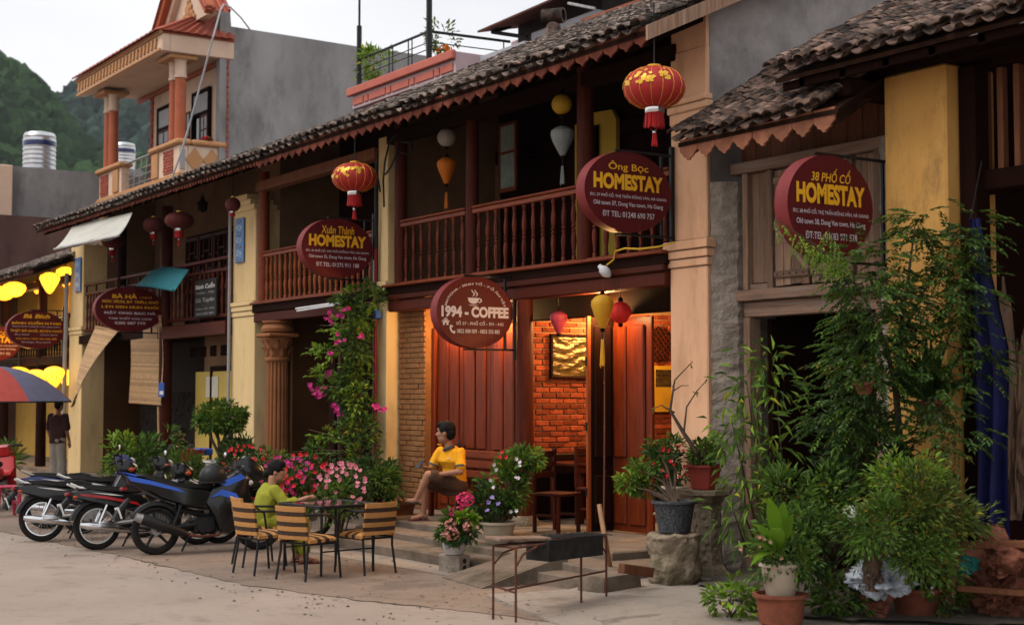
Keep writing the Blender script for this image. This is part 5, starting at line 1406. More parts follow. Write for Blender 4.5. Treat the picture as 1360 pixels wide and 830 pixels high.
def coffee_extra(t, c, w, h, th):
 X0 = c[0] + th / 2 + .003
 def flat(poly, name='emblem'):
  MB().add([(X0, c[1] + a * w, c[2] + b * h) for a, b in poly], [tuple(range(len(poly)))]).build(name, 'sign_white', t)
 cup = [(-.10, .20), (.045, .20)] + [(-.0275 + .0725 * math.cos(a) * (1 if a > -1.4 else .98), .20 - .085 * abs(math.sin(a)) ** .8) for a in [-(i) * PI / 10 for i in range(1, 10)]]
 flat(cup, 'cup_emblem')
 ho = []
 for i in range(9):
  a = PI / 2 - PI * i / 8; ho.append((.04 + .045 * math.cos(a), .165 + .035 * math.sin(a)))
 hi_ = [(.04 + .028 * math.cos(PI / 2 - PI * i / 8), .165 + .02 * math.sin(PI / 2 - PI * i / 8)) for i in range(8, -1, -1)]
 flat(ho + hi_, 'cup_emblem')
 flat([(-.10, .105), (-.06, .090), (.0, .088), (.04, .105), (.0, .098), (-.06, .099)], 'cup_emblem')
 for dx in (-.045, -.005):
  l_, r_ = [], []
  for i in range(9):
   t_ = i / 8; x = dx + .022 * math.sin(t_ * 5) + .02 * t_; z = .215 + .10 * t_; wd = .010 * math.sin(PI * (.1 + .8 * t_))
   l_.append((x - wd, z)); r_.append((x + wd, z))
  flat(l_ + r_[::-1], 'steam_emblem')
 hx, hz = -.385, -.145
 flat([(hx - .055, hz), (hx, hz + .062), (hx + .055, hz), (hx + .04, hz), (hx, hz + .042), (hx - .04, hz)][:3] + [(hx + .048, hz - .004), (hx, hz + .045), (hx - .048, hz - .004)], 'house_emblem')
 flat([(hx - .036, hz - .045), (hx - .010, hz - .045), (hx - .010, hz - .012), (hx + .010, hz - .012), (hx + .010, hz - .045), (hx + .036, hz - .045), (hx + .036, hz), (hx, hz + .035), (hx - .036, hz)], 'house_emblem')
 px_, pz_ = -.315, -.268; o_, i_ = [], []
 for k in range(9):
  a = R(150 + 115 * k / 8); e = .018 if k in (0, 1, 7, 8) else 0
  o_.append((px_ + .055 + (.075) * math.cos(a), pz_ + .045 + (.085) * math.sin(a)))
  i_.append((px_ + .055 + (.052 - e) * math.cos(a), pz_ + .045 + (.062 - e) * math.sin(a)))
 flat(o_ + i_[::-1], 'phone_emblem')
hanging_sign((-15.067, -0.7, 2.853), 1.08, .86, [
 ('MATCHA - SINH TỐ - ĐỒ ĂN VẶT', 0, .98, .062, 'sign_white', dict(arc=(.80, .80), bold=.02)),
 ('1994 - COFFEE', .0, .88, .16, 'sign_white', dict(bold=.05)),
 ('SỐ 37 - PHỐ CỔ - ĐV - HG', -.15, .62, .065, 'sign_white', dict(dx=.06, bold=.01)),
 ('0822 008 009 - 0833 355 885', -.268, .56, .055, 'sign_white', dict(dx=.04, bold=.01))],
 'oval maroon sign reading 1994 - COFFEE with a steaming cup', -.06, extra=coffee_extra, th=.15)
hanging_sign((-27.587, -0.72, 3.474), 1.36, .86, [
 ('BÀ HÀ', .29, .36, .11, 'sign_yellow', dict(bold=.04, dx=-.08)), ('31 PHỐ CỔ', .275, .18, .055, 'sign_yellow', dict(bold=.02, dx=.22)),
 ('XÚC XÍCH, BÒ TRÂU, KHÔ', .165, .82, .085, 'sign_yellow', dict(bold=.035)),
 ('LỢN ĐEN HUN KHÓI', .045, .82, .085, 'sign_yellow', dict(bold=.03)),
 ('MẬT ONG BẠC HÀ', -.085, .74, .085, 'sign_white', dict(bold=.03)),
 ('TAM THẤT CÁC LOẠI', -.205, .62, .075, 'sign_white', dict(bold=.02)),
 ('0285 087 779', -.31, .44, .06, 'sign_white', dict(bold=.02))], 'oval maroon sign reading BÀ HÀ with six lines above the bamboo blinds', -.1)
hanging_sign((-33.939, -0.75, 3.306), 1.32, .87, [
 ('Bà Bích', .35, .46, .11, 'sign_yellow', dict(bold=.03, shear=.25)), ('BÁNH CUỐN NÓNG', .18, .84, .095, 'sign_yellow', dict(bold=.04)),
 ('Steamed rolled rice pancake', .075, .82, .05, 'sign_white', {}), ('THỊT BÒ KHÔ, RƯỢU NGÔ', -.035, .88, .085, 'sign_yellow', dict(bold=.03)),
 ('Dry beef          Corn wine', -.135, .72, .05, 'sign_white', {}), ('XÚC XÍCH, THỊT LỢN GÁC BẾP', -.235, .70, .065, 'sign_yellow', dict(bold=.02)),
 ('Sausage, Dry pork', -.33, .50, .05, 'sign_white', {})], 'oval maroon sign reading Bà Bích under the yellow lanterns', -.1)
c_ = (-37.649, -0.75, 3.099)
homestay(c_, 1.25, .87, 'Phố Cổ', '29', 'ĐT.TEL: 01275 911 155', 'maroon sign cut by the left edge of the picture, letters TAY showing', -.1)
mb_ = thing('menu_board', (-25.207, -0.12, 3.6), 'tall black menu board with chalk lettering hung on the lattice balcony', 'menu board')
x0, x1, z0, z1 = -25.727, -24.669, 3.245, 3.928
MB().cbox(x0, x1, -.12, -.09, z0, z1, .006).build('board', 'black_board', mb_)
for txt, v, ww, hh, m_ in (('Bánh Cuốn', .83, .88, .15, 'white_paint'), ('Trứng - Thịt', .64, .84, .08, 'poster_grey'), ('Gà Tuyên', .44, .86, .14, 'poster_grey'), ('Thắng Cố - Phở', .22, .84, .07, 'poster_grey'), ('0912 027 001', .09, .78, .06, 'poster_grey')):
 vs, fs = text_mesh(txt, width=ww * (x1 - x0), height=hh * (z1 - z0), bold=.02, shear=.1)
 MB().add([((x0 + x1) / 2 + v_[0], -.124, z0 + v * (z1 - z0) + v_[1]) for v_ in vs], fs).build('lettering', m_, mb_, kind='stuff')
def plate(x0, x1, y, z0, z1, label):
 t = thing('blue_plaque', ((x0 + x1) / 2, y, z0), label, 'plaque', 'blue patterned plaques on the pillars')
 MB().cbox(x0, x1, y - .03, y, z0, z1, .02).build('plate', 'blue_plate', t)
 r = random.Random(int(abs(x0) * 10)); n_ = 7; h = (z1 - z0) / n_; xm = (x0 + x1) / 2; w = (x1 - x0)
 for k in range(n_):
  z = z0 + (k + .5) * h; q = MB()
  for j in range(6):
   a = 2 * PI * j / 6 + r.random(); q.add([(xm + .02 * math.cos(a), y - .033, z + .02 * math.sin(a)), (xm + w * .33 * math.cos(a + .3), y - .034, z + h * .4 * math.sin(a + .3)), (xm + w * .33 * math.cos(a - .3), y - .034, z + h * .4 * math.sin(a - .3))], [(0, 1, 2)])
  q.build('painted_flower', 'paper' if k % 2 else 'terracotta', t)
plate(-23.903, -23.538, -.065, 4.119, 4.892, 'blue patterned plaque high on the cream pillar beside the lattice balcony')
plate(-33.196, -32.8, -.065, 4.136, 4.922, 'blue patterned plaque on the far cream pillar beside the yellow lanterns')
ps = thing('poster', (-34.382, 1.2, 2.615), 'dark blue and grey sales poster behind the bamboo blinds', 'poster')
x0, x1 = -35.824, -33.509; za, zb, zc = 2.943, 2.205, 1.9
MB().box(x0, x1, 1.20, 1.22, zb, za).build('blue_field', 'poster_blue', ps)
MB().box(x0, x1, 1.20, 1.22, zc, zb - .002).build('grey_field', 'poster_grey', ps)
MB().box(x0 + .3, x1 - .15, 1.19, 1.199, zb + .05, zb + .15).build('red_stripe', 'poster_red', ps)
MB().add([((x0 + x1) / 2 + .3 * math.cos(a), 1.195, (za + zb) / 2 + .02 + .22 * math.sin(a)) for a in [2 * PI * k / 20 for k in range(20)]], [tuple(range(20))]).build('round_emblem', 'poster_red', ps)
for txt, z, m_, ww, hh in (('mobifone', za - .18, 'poster_grey', .6, .10), ('ĐIỂM', (zb + zc) / 2 + .07, 'poster_blue', .35, .13), ('BÁN HÀNG', (zb + zc) / 2 - .08, 'poster_blue', .7, .11), ('3G', (za + zb) / 2 + .04, 'poster_grey', .2, .16)):
 vs, fs = text_mesh(txt, width=ww * (x1 - x0), height=hh, bold=.03)
 MB().add([((x0 + x1) / 2 + v_[0], 1.188, z + v_[1]) for v_ in vs], fs).build('lettering', m_, ps, kind='stuff')
nt = thing('post_notice', (-27.189, -0.2, 1.929), 'small blue and white notice fixed to the red post beside the blind', 'notice')
MB().cbox(-27.313, -27.025, -.21, -.19, 1.799, 2.073, .003, None).build('card', 'blue_plastic', nt)
MB().box(-27.23, -27.024, -.216, -.212, 1.843, 1.914).build('lettering_patch', 'white_paint', nt)
# ================================================================== lanterns
def fringe(mb, c, r0, r1, h, n=22, seed=0):
 r = random.Random(seed)
 for k in range(n):
  a0, a1 = 2 * PI * k / n, 2 * PI * (k + .8) / n; hh = h * r.uniform(.86, 1.06); j = r.uniform(-.012, .012)
  mb.add([(c[0] + r0 * math.cos(a0), c[1] + r0 * math.sin(a0), c[2]), (c[0] + r0 * math.cos(a1), c[1] + r0 * math.sin(a1), c[2]),
    (c[0] + r1 * math.cos(a1) + j, c[1] + r1 * math.sin(a1), c[2] - hh), (c[0] + r1 * math.cos(a0) + j, c[1] + r1 * math.sin(a0), c[2] - hh)], [(0, 1, 2, 3)])
def palace_lantern(c, R_, H, label, top, m='lant_red', ribs=16, group='red palace lanterns under the eaves', pattern=None, tassel=True):
 """oblate red silk lantern with ribs, silver collar, fringe and tassel; c is the body centre"""
 t = thing('red_lantern', (c[0], c[1], c[2] - H), label, 'lantern', group)
 rings = []; nseg = ribs * 4
 for i in range(13):
  a = -PI / 2 * .90 + PI * .90 * i / 12; ring = []
  for k in range(nseg):
   b = 2 * PI * k / nseg; lob = 1 - .025 * abs(math.cos(b * ribs / 2)) ** 6
   rr = R_ * (math.cos(a) ** .85) * lob
   ring.append((c[0] + rr * math.cos(b), c[1] + rr * math.sin(b), c[2] + H / 2 * math.sin(a)))
  rings.append(ring)
 q = MB(); q.loft(rings); body = q.build('lantern_body', m, t, True)
 for k in range(ribs):
  b = 2 * PI * k / ribs; pts = []
  for i in range(9):
   a = -PI / 2 * .9 + PI * .9 * i / 8; rr = R_ * (math.cos(a) ** .85) * .985 + .002
   pts.append((c[0] + rr * math.cos(b), c[1] + rr * math.sin(b), c[2] + H / 2 * math.sin(a)))
  MB().tube(pts, R_ * .010, 4, cap=False).build('rib', 'gold' if m == 'lant_red' else 'lant_dim', body)
 if pattern:
  r = random.Random(pattern)
  for (b0, a0) in ((R(-118), .42), (R(-65), .46), (R(-100), .05), (R(-55), .12), (R(-20), .4), (R(-160), .3)):
   q = MB()
   for j in range(11):
    bb, aa = b0 + r.gauss(0, .16), a0 + r.gauss(0, .14); s_ = r.uniform(.05, .11)
    def pt(b, a, k=1.006):
     rr = R_ * (max(.02, math.cos(a)) ** .85) * k
     return (c[0] + rr * math.cos(b), c[1] + rr * math.sin(b), c[2] + H / 2 * k * math.sin(a))
    pl = [pt(bb + s_ * r.uniform(.6, 1.2) * math.cos(u), aa + s_ * 1.2 * r.uniform(.6, 1.2) * math.sin(u), 1.012) for u in [2 * PI * i / 7 for i in range(7)]]
    q.add(pl, [tuple(range(7))])
   q.build('gold_flower', 'gold', body)
 ca = MB(); zt = c[2] + H / 2 * .985
 ca.lathe([(R_ * .22, zt - .01), (R_ * .22, zt + .02), (R_ * .08, zt + .03)], 14, (c[0], c[1], 0)); ca.build('top_cap', 'gold', t, True)
 zb = c[2] - H / 2 * .985
 MB().lathe([(R_ * .30, zb - R_ * .15), (R_ * .31, zb - R_ * .13), (R_ * .31, zb + .005)], 20, (c[0], c[1], 0)).build('collar', 'chrome', t, True)
 q = MB(); fringe(q, (c[0], c[1], zb - R_ * .15), R_ * .30, R_ * .34, R_ * .48, 26, 1); fringe(q, (c[0], c[1], zb - R_ * .15), R_ * .22, R_ * .24, R_ * .48, 18, 2); q.build('fringe', 'tassel', t)
 if tassel:
  z = zb - R_ * .62; MB().tube([(c[0], c[1], zb - R_ * .15), (c[0], c[1], z)], .006, 5).build('cord', 'tassel', t)
  MB().lathe([(R_ * .07, z - R_ * .16), (R_ * .06, z - R_ * .05), (R_ * .02, z)], 10, (c[0], c[1], 0)).build('tassel_cap', 'chrome', t, True)
  q = MB(); fringe(q, (c[0], c[1], z - R_ * .16), R_ * .065, R_ * .11, R_ * .42, 12, 4); q.build('tassel', 'tassel', t)
 MB().tube([(c[0], c[1], zt), (c[0], c[1], top)], .008, 5).build('hanging_cord', 'cable', t)
 return t
palace_lantern((-11.243, -0.95, 4.893), .31, .42, 'large red silk lantern printed with gold flowers beside the peach pillar', 5.75, pattern=5)
palace_lantern((-17.695, -0.95, 4.792), .31, .40, 'red silk lantern hanging above the Xuân Thành sign', 5.72, pattern=9)
palace_lantern((-26.74, -0.55, 5.032), .20, .29, 'faded red lantern left of the red balcony post', 5.75, 'lant_dim', 12, 'faded red lanterns of the lattice balcony')
palace_lantern((-25.394, -0.55, 4.986), .26, .31, 'faded red lantern in front of the lattice doors, right of the red post', 5.75, 'lant_dim', 12, 'faded red lanterns of the lattice balcony')
palace_lantern((-29.274, -0.5, 4.938), .23, .28, 'faded red lantern with tassel under the white awning', 5.75, 'lant_dim', 12, 'faded red lanterns of the lattice balcony')
palace_lantern((-23.033, -0.5, 5.025), .13, .24, 'small faded red lantern beside the stepped pillar top', 5.65, 'lant_dim', 10, 'faded red lanterns of the lattice balcony', tassel=False)
def silk_lantern(c, prof, m, label, top, group, ribs=10, tass=None, tl=.22, name='silk_lantern', scale=1.0, rib_m=None):
 """prof: (radius, z) from bottom to top around c"""
 t = thing(name, (c[0], c[1], c[2] + prof[0][1] * scale), label, 'lantern', group)
 rings = []
 for r_, z in prof:
  ring = []
  for k in range(ribs * 3):
   b = 2 * PI * k / (ribs * 3); lob = 1.0 if k % 3 == 0 else .955
   ring.append((c[0] + r_ * scale * lob * math.cos(b), c[1] + r_ * scale * lob * math.sin(b), c[2] + z * scale))
  rings.append(ring)
 MB().loft(rings).build('lantern_body', m, t, 'all' if False else True)
 z1, z0 = prof[-1][1] * scale + c[2], prof[0][1] * scale + c[2]
 MB().lathe([(.03, z1), (.03, z1 + .03), (.01, z1 + .05)], 10, (c[0], c[1], 0)).build('top_cap', 'wood_dark', t, True)
 MB().tube([(c[0], c[1], z1 + .04), (c[0], c[1], top)], .005, 5).build('hanging_cord', 'cable', t)
 MB().lathe([(.02, z0 - .04), (.028, z0 - .03), (.028, z0)], 10, (c[0], c[1], 0)).build('bottom_cap', 'wood_dark', t, True)
 if m == 'lant_lit':
  for k in range(ribs):
   b = 2 * PI * k / ribs; MB().tube([(c[0] + r_ * scale * 1.0 * math.cos(b), c[1] + r_ * scale * 1.0 * math.sin(b), c[2] + z * scale) for r_, z in prof], .006, 4, cap=False).build('rib', 'lant_orange', t)
 if tass:
  MB().tube([(c[0], c[1], z0 - .04), (c[0], c[1], z0 - .12)], .005, 5).build('cord', 'cable', t)
  q = MB(); fringe(q, (c[0], c[1], z0 - .12), .016, .028, tl, 10, 3); q.build('tassel', tass, t)
 return t
ONION = [(.03, -.20), (.07, -.13), (.13, -.02), (.155, .06), (.145, .11), (.09, .15), (.035, .17)]
DIAMOND = [(.03, -.24), (.06, -.18), (.115, -.05), (.145, .04), (.13, .08), (.07, .125), (.03, .135)]
BALL = [(.02, -.145), (.09, -.12), (.135, -.065), (.15, 0), (.135, .065), (.09, .12), (.02, .145)]
TEAR = [(.03, -.22), (.06, -.17), (.10, -.06), (.135, .05), (.13, .10), (.085, .15), (.035, .17)]
GU = 'small silk lanterns hung in the dark balcony'
silk_lantern((-16.897, 0.02, 5.313), BALL, 'lant_white', 'white round paper lantern above the orange one on the dark balcony', 5.75, GU, 12, scale=.85)
silk_lantern((-16.895, 0.02, 4.915), DIAMOND, 'lant_orange', 'orange diamond shaped silk lantern with yellow tassel on the dark balcony', 5.18, GU, 8, 'lant_orange', scale=.95)
silk_lantern((-14.034, -0.1, 5.279), BALL, 'lant_yellow', 'yellow round paper lantern above the silver one on the dark balcony', 5.75, GU, 12, scale=.82)
silk_lantern((-14.02, -0.1, 4.857), ONION, 'lant_silver', 'silver grey silk lantern with dark tassel on the dark balcony', 5.154, GU, 10, 'lant_silver', scale=.95)
GP = 'small lanterns hung under the balcony of the cafe'
silk_lantern((-14.389, 0.1, 2.738), ONION, 'lant_pink', 'dusky pink silk lantern hanging before the framed picture', 3.1, GP, 10, scale=.72)
silk_lantern((-13.007, -0.28, 2.806), TEAR, 'lant_yellow', 'yellow silk lantern with long tassel hanging from the white bulb', 3.023, GP, 8, 'lant_yellow', tl=.3, scale=.95)
silk_lantern((-13.176, 0.1, 2.791), BALL, 'lant_red', 'plain red round lantern beside the yellow one under the balcony', 3.1, GP, 12, scale=.85)
LITB = [(.05, -.17), (.16, -.13), (.25, -.03), (.27, .05), (.24, .12), (.14, .17), (.05, .19)]
LITO = [(.03, -.26), (.08, -.20), (.18, -.02), (.22, .08), (.20, .15), (.12, .20), (.04, .22)]
for (px, kind, label, dy) in (
 ((-38.583, -0.3, 4.408), LITB, 'lit yellow round lantern at the left edge of the upper row', 0),
 ((-36.791, -0.5, 4.393), LITB, 'lit yellow wide lantern second from the left in the upper row', 0),
 ((-34.099, -0.4, 4.415), LITO, 'lit yellow tapering lantern right of the dark post', 0),
 ((-35.43, 0.35, 4.674), LITO, 'lit yellow lantern nearest the cream pillar in the upper row', 0),
 ((-39.552, 0.8, 4.663), LITO, 'small lit yellow lantern hanging deeper behind the dark post', 0),
 ((-39.362, 0.3, 2.354), LITB, 'lit yellow lantern partly behind the parasol top', 0),
 ((-35.088, -0.4, 2.219), LITB, 'lit yellow wide lantern above the parasol in the lower row', 0),
 ((-33.26, -0.5, 2.238), LITO, 'lit yellow tapering lantern in the middle of the lower row', 0),
 ((-34.99, 0.35, 2.222), LITB, 'lit yellow lantern against the pillar in the lower row', 0)):
 silk_lantern(px, kind, 'lant_lit', label, px[2] + .45, 'lit yellow lanterns of the far house', 10, name='lit_lantern', scale=1.05 if px[1] < .5 else .7)
for p, w in (((-36.2, -.4, 3.9), 60), ((-38.0, .4, 3.9), 80), ((-36.6, -.3, 2.0), 60), ((-35.0, .6, 4.0), 50)):
 warm_point('lantern_glow', p, w, (1.0, .55, .12), .2)
# ================================================================== bits on the facades
bb = (-13.003, -0.25, 3.233)
t = thing('white_bulb', bb, 'white bulb on a yellow flex under the dark red balcony', 'bulb')
tmx = Tm(bb, R(25), R(-40), 0)
MB().lathe([(.02, -.09), (.045, -.06), (.06, -.02), (.055, .03), (.03, .06), (.025, .09)], 14, (0, 0, 0), tmx).build('bulb_glass', 'bulb_glass', t, True)
MB().tube([(-12.961, -0.25, 3.297), (-12.877, -0.22, 3.35), (-12.849, -0.22, 3.44), (-12.686, -0.21, 3.46), (-12.421, -0.21, 3.431), (-12.1, -0.21, 3.429), (-11.899, -0.16, 3.462)], .011, 5).build('flex', 'cable_yellow', t)
cd = thing('pillar_conduit', (-18.6, -.15, 0), 'red and grey conduits with black cables running up the cream pillar', 'conduit')
MB().tube([(-18.60, -.14, .6), (-18.60, -.14, 3.94)], .026, 8).build('red_pipe', 'pipe_red', cd, True)
MB().tube([(-18.66, -.13, .6), (-18.66, -.13, 3.783)], .022, 8).build('grey_pipe', 'pipe_grey', cd, True)
MB().tube([(-18.60, -.14, 3.94), (-18.60, -.14, 4.6), (-18.58, -.15, 5.2)], .026, 6).build('cable', 'cable', cd)
for k, pts in enumerate(([(-18.344, -0.15, 4.516), (-18.277, -0.2, 4.881), (-18.141, -0.25, 5.127), (-17.919, -0.3, 5.357), (-17.724, -0.3, 5.456)],
       [(-18.459, -0.15, 4.744), (-18.388, -0.25, 5.052), (-18.251, -0.3, 5.244)],
       [(-18.21, -0.2, 4.958), (-17.964, -0.25, 5.029), (-17.791, -0.25, 5.197), (-17.797, -0.2, 5.371)],
       [(-17.797, -0.2, 5.371), (-17.476, -0.2, 5.304), (-17.433, -0.2, 5.194), (-17.602, -0.2, 5.154), (-17.861, -0.2, 5.253)])):
 MB().tube(pts, .014, 5).build('cable', 'cable', cd, True)
MB().cbox(-18.598, -18.484, -.2, -.1, 2.938, 3.077, .01).build('blue_box', 'blue_plastic', cd)
dp = thing('downpipe', (-33.6, -.12, 0), 'grey downpipe beside the far cream pillar', 'pipe')
MB().tube([(-33.70, -.14, .1), (-33.70, -.14, 3.0), (-33.66, -.14, 3.2), (-33.66, -.14, 4.6)], .05, 8).build('pipe', 'pipe_grey', dp, True)
dp = thing('downpipe', (-24.1, -.12, 0), 'thin grey downpipe along the cream pillar beside the yellow door', 'pipe')
MB().tube([(-24.06, -.12, .1), (-24.06, -.12, 5.1)], .03, 8).build('pipe', 'pipe_grey', dp, True)
MB().cbox(-24.10, -24.02, -.16, -.10, 5.1, 5.2, .01).build('joint', 'alu', dp)
wl_ = (-27.987, 0.9, 5.636)
t = thing('hanging_lamp', wl_, 'small black coach lamp under the eaves of the lattice balcony', 'lamp')
MB().lathe([(.02, -.14), (.10, -.10), (.11, .03), (.13, .04), (.05, .10), (.02, .2)], 8, wl_).build('lamp_body', 'black_metal', t)
MB().tube([(wl_[0], wl_[1], wl_[2] + .2), (wl_[0], wl_[1], 5.9)], .008, 5).build('hanging_cord', 'cable', t)
aw = thing('white_awning', (-28.509, -1.2, 4.996), 'off-white sloping awning sheet under the left end of the tiled eave', 'awning')
A, B, C_, D = map(Vector, ((-30.724, -0.9, 5.357), (-26.915, -0.9, 5.269), (-24.642, -1.9, 4.567), (-28.502, -1.9, 4.647)))
n_ = 10; vs, fs = [], []
for j in range(5):
 for i in range(n_ + 1):
  p = (A.lerp(B, i / n_)).lerp(D.lerp(C_, i / n_), j / 4); p.z += .03 * math.sin(i * 1.3) * (j / 4) - .05 * math.sin(PI * j / 4); vs.append(p)
for j in range(4):
 for i in range(n_): fs.append((j * (n_ + 1) + i, j * (n_ + 1) + i + 1, (j + 1) * (n_ + 1) + i + 1, (j + 1) * (n_ + 1) + i))
MB().add(vs, fs).add([v + Vector((0, 0, -.02)) for v in vs], [tuple(reversed(f)) for f in fs]).build('sheet', 'tin_white', aw, True)
MB().tube([D, C_], .02, 6).build('edge_bar', 'alu', aw)
aw = thing('teal_awning', (-26.114, -0.6, 3.951), 'small folded teal sheet awning in front of the red post', 'awning')
A, B, C_, D, E, F_ = map(Vector, ((-27.232, -0.7, 3.917), (-27.867, -0.2, 4.257), (-27.193, -0.2, 4.297), (-25.884, -0.95, 3.812), (-25.799, -0.2, 4.142), (-24.496, -0.95, 3.65)))
vs = [A, B, C_, D, E, F_]
MB().add(vs, [(0, 3, 2, 1), (3, 5, 4, 2)]).add([v + Vector((0, 0, -.015)) for v in vs], [(1, 2, 3, 0), (2, 4, 5, 3)]).build('folded_sheet', 'tin_teal', aw)
MB().tube([(-24.571, -0.95, 3.668), (-27.157, -0.12, 4.037)], .012, 5).build('stay', 'black_metal', aw)
def blind(name, label, corners, n_, curve=0.0):
 tl, tr, br, bl_ = map(Vector, corners)
 t = thing(name, bl_, label, 'blind', 'bamboo blinds')
 nrm = (tr - tl).cross(bl_ - tl).normalized(); r = random.Random(n_)
 for k in range(n_):
  t0, t1 = k / n_, (k + .93) / n_
  def pt(u, v):
   p = tl.lerp(tr, u).lerp(bl_.lerp(br, u), v); return p + nrm * curve * math.sin(PI * v) + nrm * .02 * math.sin(u * 6 + v * 4)
  q = MB(); vs = []
  for u in (0, .33, .66, 1):
   a, b = pt(u + r.uniform(-.004, .004), t0), pt(u, t1); vs += [a, b, (a + b) / 2 + nrm * .012]
  fs = []
  for i in range(3):
   o = i * 3; fs += [(o, o + 3, o + 5, o + 2), (o + 2, o + 5, o + 4, o + 1), (o + 1, o + 4, o + 3, o)]
  q.add(vs, fs); q.build('slat', 'bamboo', t)
 for u in (.2, .8):
  MB().tube([tl.lerp(tr, u) + nrm * .02, tl.lerp(tr, u).lerp(bl_.lerp(br, u), .5) + nrm * (curve + .03), bl_.lerp(br, u) + nrm * .02], .006, 4).build('cord', 'wood_old', t)
 MB().tube([tl, tr], .025, 6).build('head_rod', 'bamboo', t)
 MB().tube([bl_, br], .022, 6).build('foot_rod', 'bamboo', t)
blind('bamboo_blind', 'straight hanging bamboo blind beside the red post', ((-29.275, -0.15, 3.417), (-27.38, -0.15, 3.351), (-27.318, -0.15, 1.655), (-29.156, -0.15, 1.687)), 46, .02)
blind('bamboo_blind', 'slanting bamboo blind pulled out towards the street beside the far pillar', ((-31.278, -0.2, 3.29), (-29.774, -0.2, 3.141), (-29.229, -1.3, 1.601), (-31.37, -0.6, 1.659)), 40, -.12)
t = thing('blind_pole', (-27.152, -0.25, 1.327), 'thin bamboo pole standing below the straight blind', 'pole')
MB().tube([(-27.204, -0.25, 1.613), (-27.13, -0.25, 0.756)], .02, 6).build('pole', 'bamboo', t)
fx = -15.44
def wall_picture(y0, y1, z0, z1, label, kind):
 t = thing('framed_picture', (fx, (y0 + y1) / 2, z0), label, 'picture')
 q = MB(); f = .035
 q.cbox(fx, fx + .035, y0, y0 + f, z0, z1, .006); q.cbox(fx, fx + .035, y1 - f, y1, z0, z1, .006); q.cbox(fx, fx + .035, y0 + f, y1 - f, z0, z0 + f, .006); q.cbox(fx, fx + .035, y0 + f, y1 - f, z1 - f, z1, .006)
 q.build('frame', 'wood_dark', t)
 q = MB(); n_, m_ = 22, 16; vs, fs = [], []
 for j in range(m_ + 1):
  for i in range(n_ + 1):
   u, v = i / n_, j / m_
   h = .012 * mnoise.noise((u * 5 + v * 2, v * 9, 3)) + .008 * math.sin(v * 26 + 3 * math.sin(u * 5))
   vs.append((fx + .018 + h * (1 if 0 < i < n_ and 0 < j < m_ else 0), y0 + f + (y1 - y0 - 2 * f) * u, z0 + f + (z1 - z0 - 2 * f) * v))
 for j in range(m_):
  for i in range(n_): fs.append((j * (n_ + 1) + i, j * (n_ + 1) + i + 1, (j + 1) * (n_ + 1) + i + 1, (j + 1) * (n_ + 1) + i))
 q.add(vs, fs); q.build('relief', kind, t, True)
wall_picture(0.696, 1.328, 2.064, 2.636, 'dark gilded landscape picture in black frame on the brick wall', 'picture_dark')
t = thing('wall_calendar', (-15.4, 2.486, 1.95), 'yellowish wall calendar with a landscape print hung on the brick wall', 'calendar')
y0, y1, z0, z1 = 2.305, 2.681, 1.628, 2.243
MB().cbox(-15.41, -15.39, y0, y1, z0, z1, .003, None).build('sheet', 'lant_yellow', t)
MB().box(-15.389, -15.386, y0 + .08, y1 - .03, z0 + (z1 - z0) * .55, z1 - .05).build('print', 'picture_dark', t)
t = thing('woven_wall_hanging', (-15.4, 2.451, 2.556), 'dark diamond shaped woven hanging above the calendar', 'wall hanging')
wc = (-15.41, 2.459, 2.536)
for k in range(7):
 o_ = -.18 + k * .06
 MB().box(-.008, .008, -.25 + abs(o_) * .6, .25 - abs(o_) * .6, o_ - .012, o_ + .012, Tm(wc, R(40), 0, 0)).build('strip', 'wood_dark', t)
 MB().box(-.004, .012, o_ - .012, o_ + .012, -.25 + abs(o_) * .6, .25 - abs(o_) * .6, Tm(wc, R(40), 0, 0)).build('strip', 'wood_red', t)
# ================================================================== motorbikes (local: +x forward, right side is -y)
def pod(mb, poly, w, ins=.82, T=None, y=0.0, mid=.6):
 """rounded slab from a side outline (x,z); w = half width"""
 cx = sum(p[0] for p in poly) / len(poly); cz = sum(p[1] for p in poly) / len(poly)
 def ring(s_, yy): return [(cx + (p[0] - cx) * s_, yy, cz + (p[1] - cz) * s_) for p in poly]
 mb.loft([ring(ins, y - w), ring(.96, y - w * .85), ring(1, y - w * mid), ring(1, y + w * mid), ring(.96, y + w * .85), ring(ins, y + w)], T=T)
 return mb
def wheel_mesh(mb, c, Ro, tw, n=32):
 prof = [(Ro - .075, tw * .55), (Ro - .05, tw * .95), (Ro - .02, tw * .85), (Ro - .004, tw * .4), (Ro, 0), (Ro - .004, -tw * .4), (Ro - .02, -tw * .85), (Ro - .05, -tw * .95), (Ro - .075, -tw * .55)]
 rings = []
 for k in range(n + 1):
  a = 2 * PI * k / n; rings.append([(c[0] + r_ * math.cos(a), c[1] + y, c[2] + r_ * math.sin(a)) for r_, y in prof])
 mb.loft(rings, cap=False)
def annulus(mb, c, r0, r1, hw, n=32):
 rings = []
 for k in range(n + 1):
  a = 2 * PI * k / n; rings.append([(c[0] + r_ * math.cos(a), c[1] + y, c[2] + r_ * math.sin(a)) for r_, y in ((r0, hw), (r1, hw), (r1, -hw), (r0, -hw))])
 mb.loft(rings, cap=False)
def disc(mb, c, r_, y0, y1, n=20):
 mb.loft([[(c[0] + r_ * math.cos(2 * PI * k / n), y, c[2] + r_ * math.sin(2 * PI * k / n)) for k in range(n)] for y in (y0, y1)])
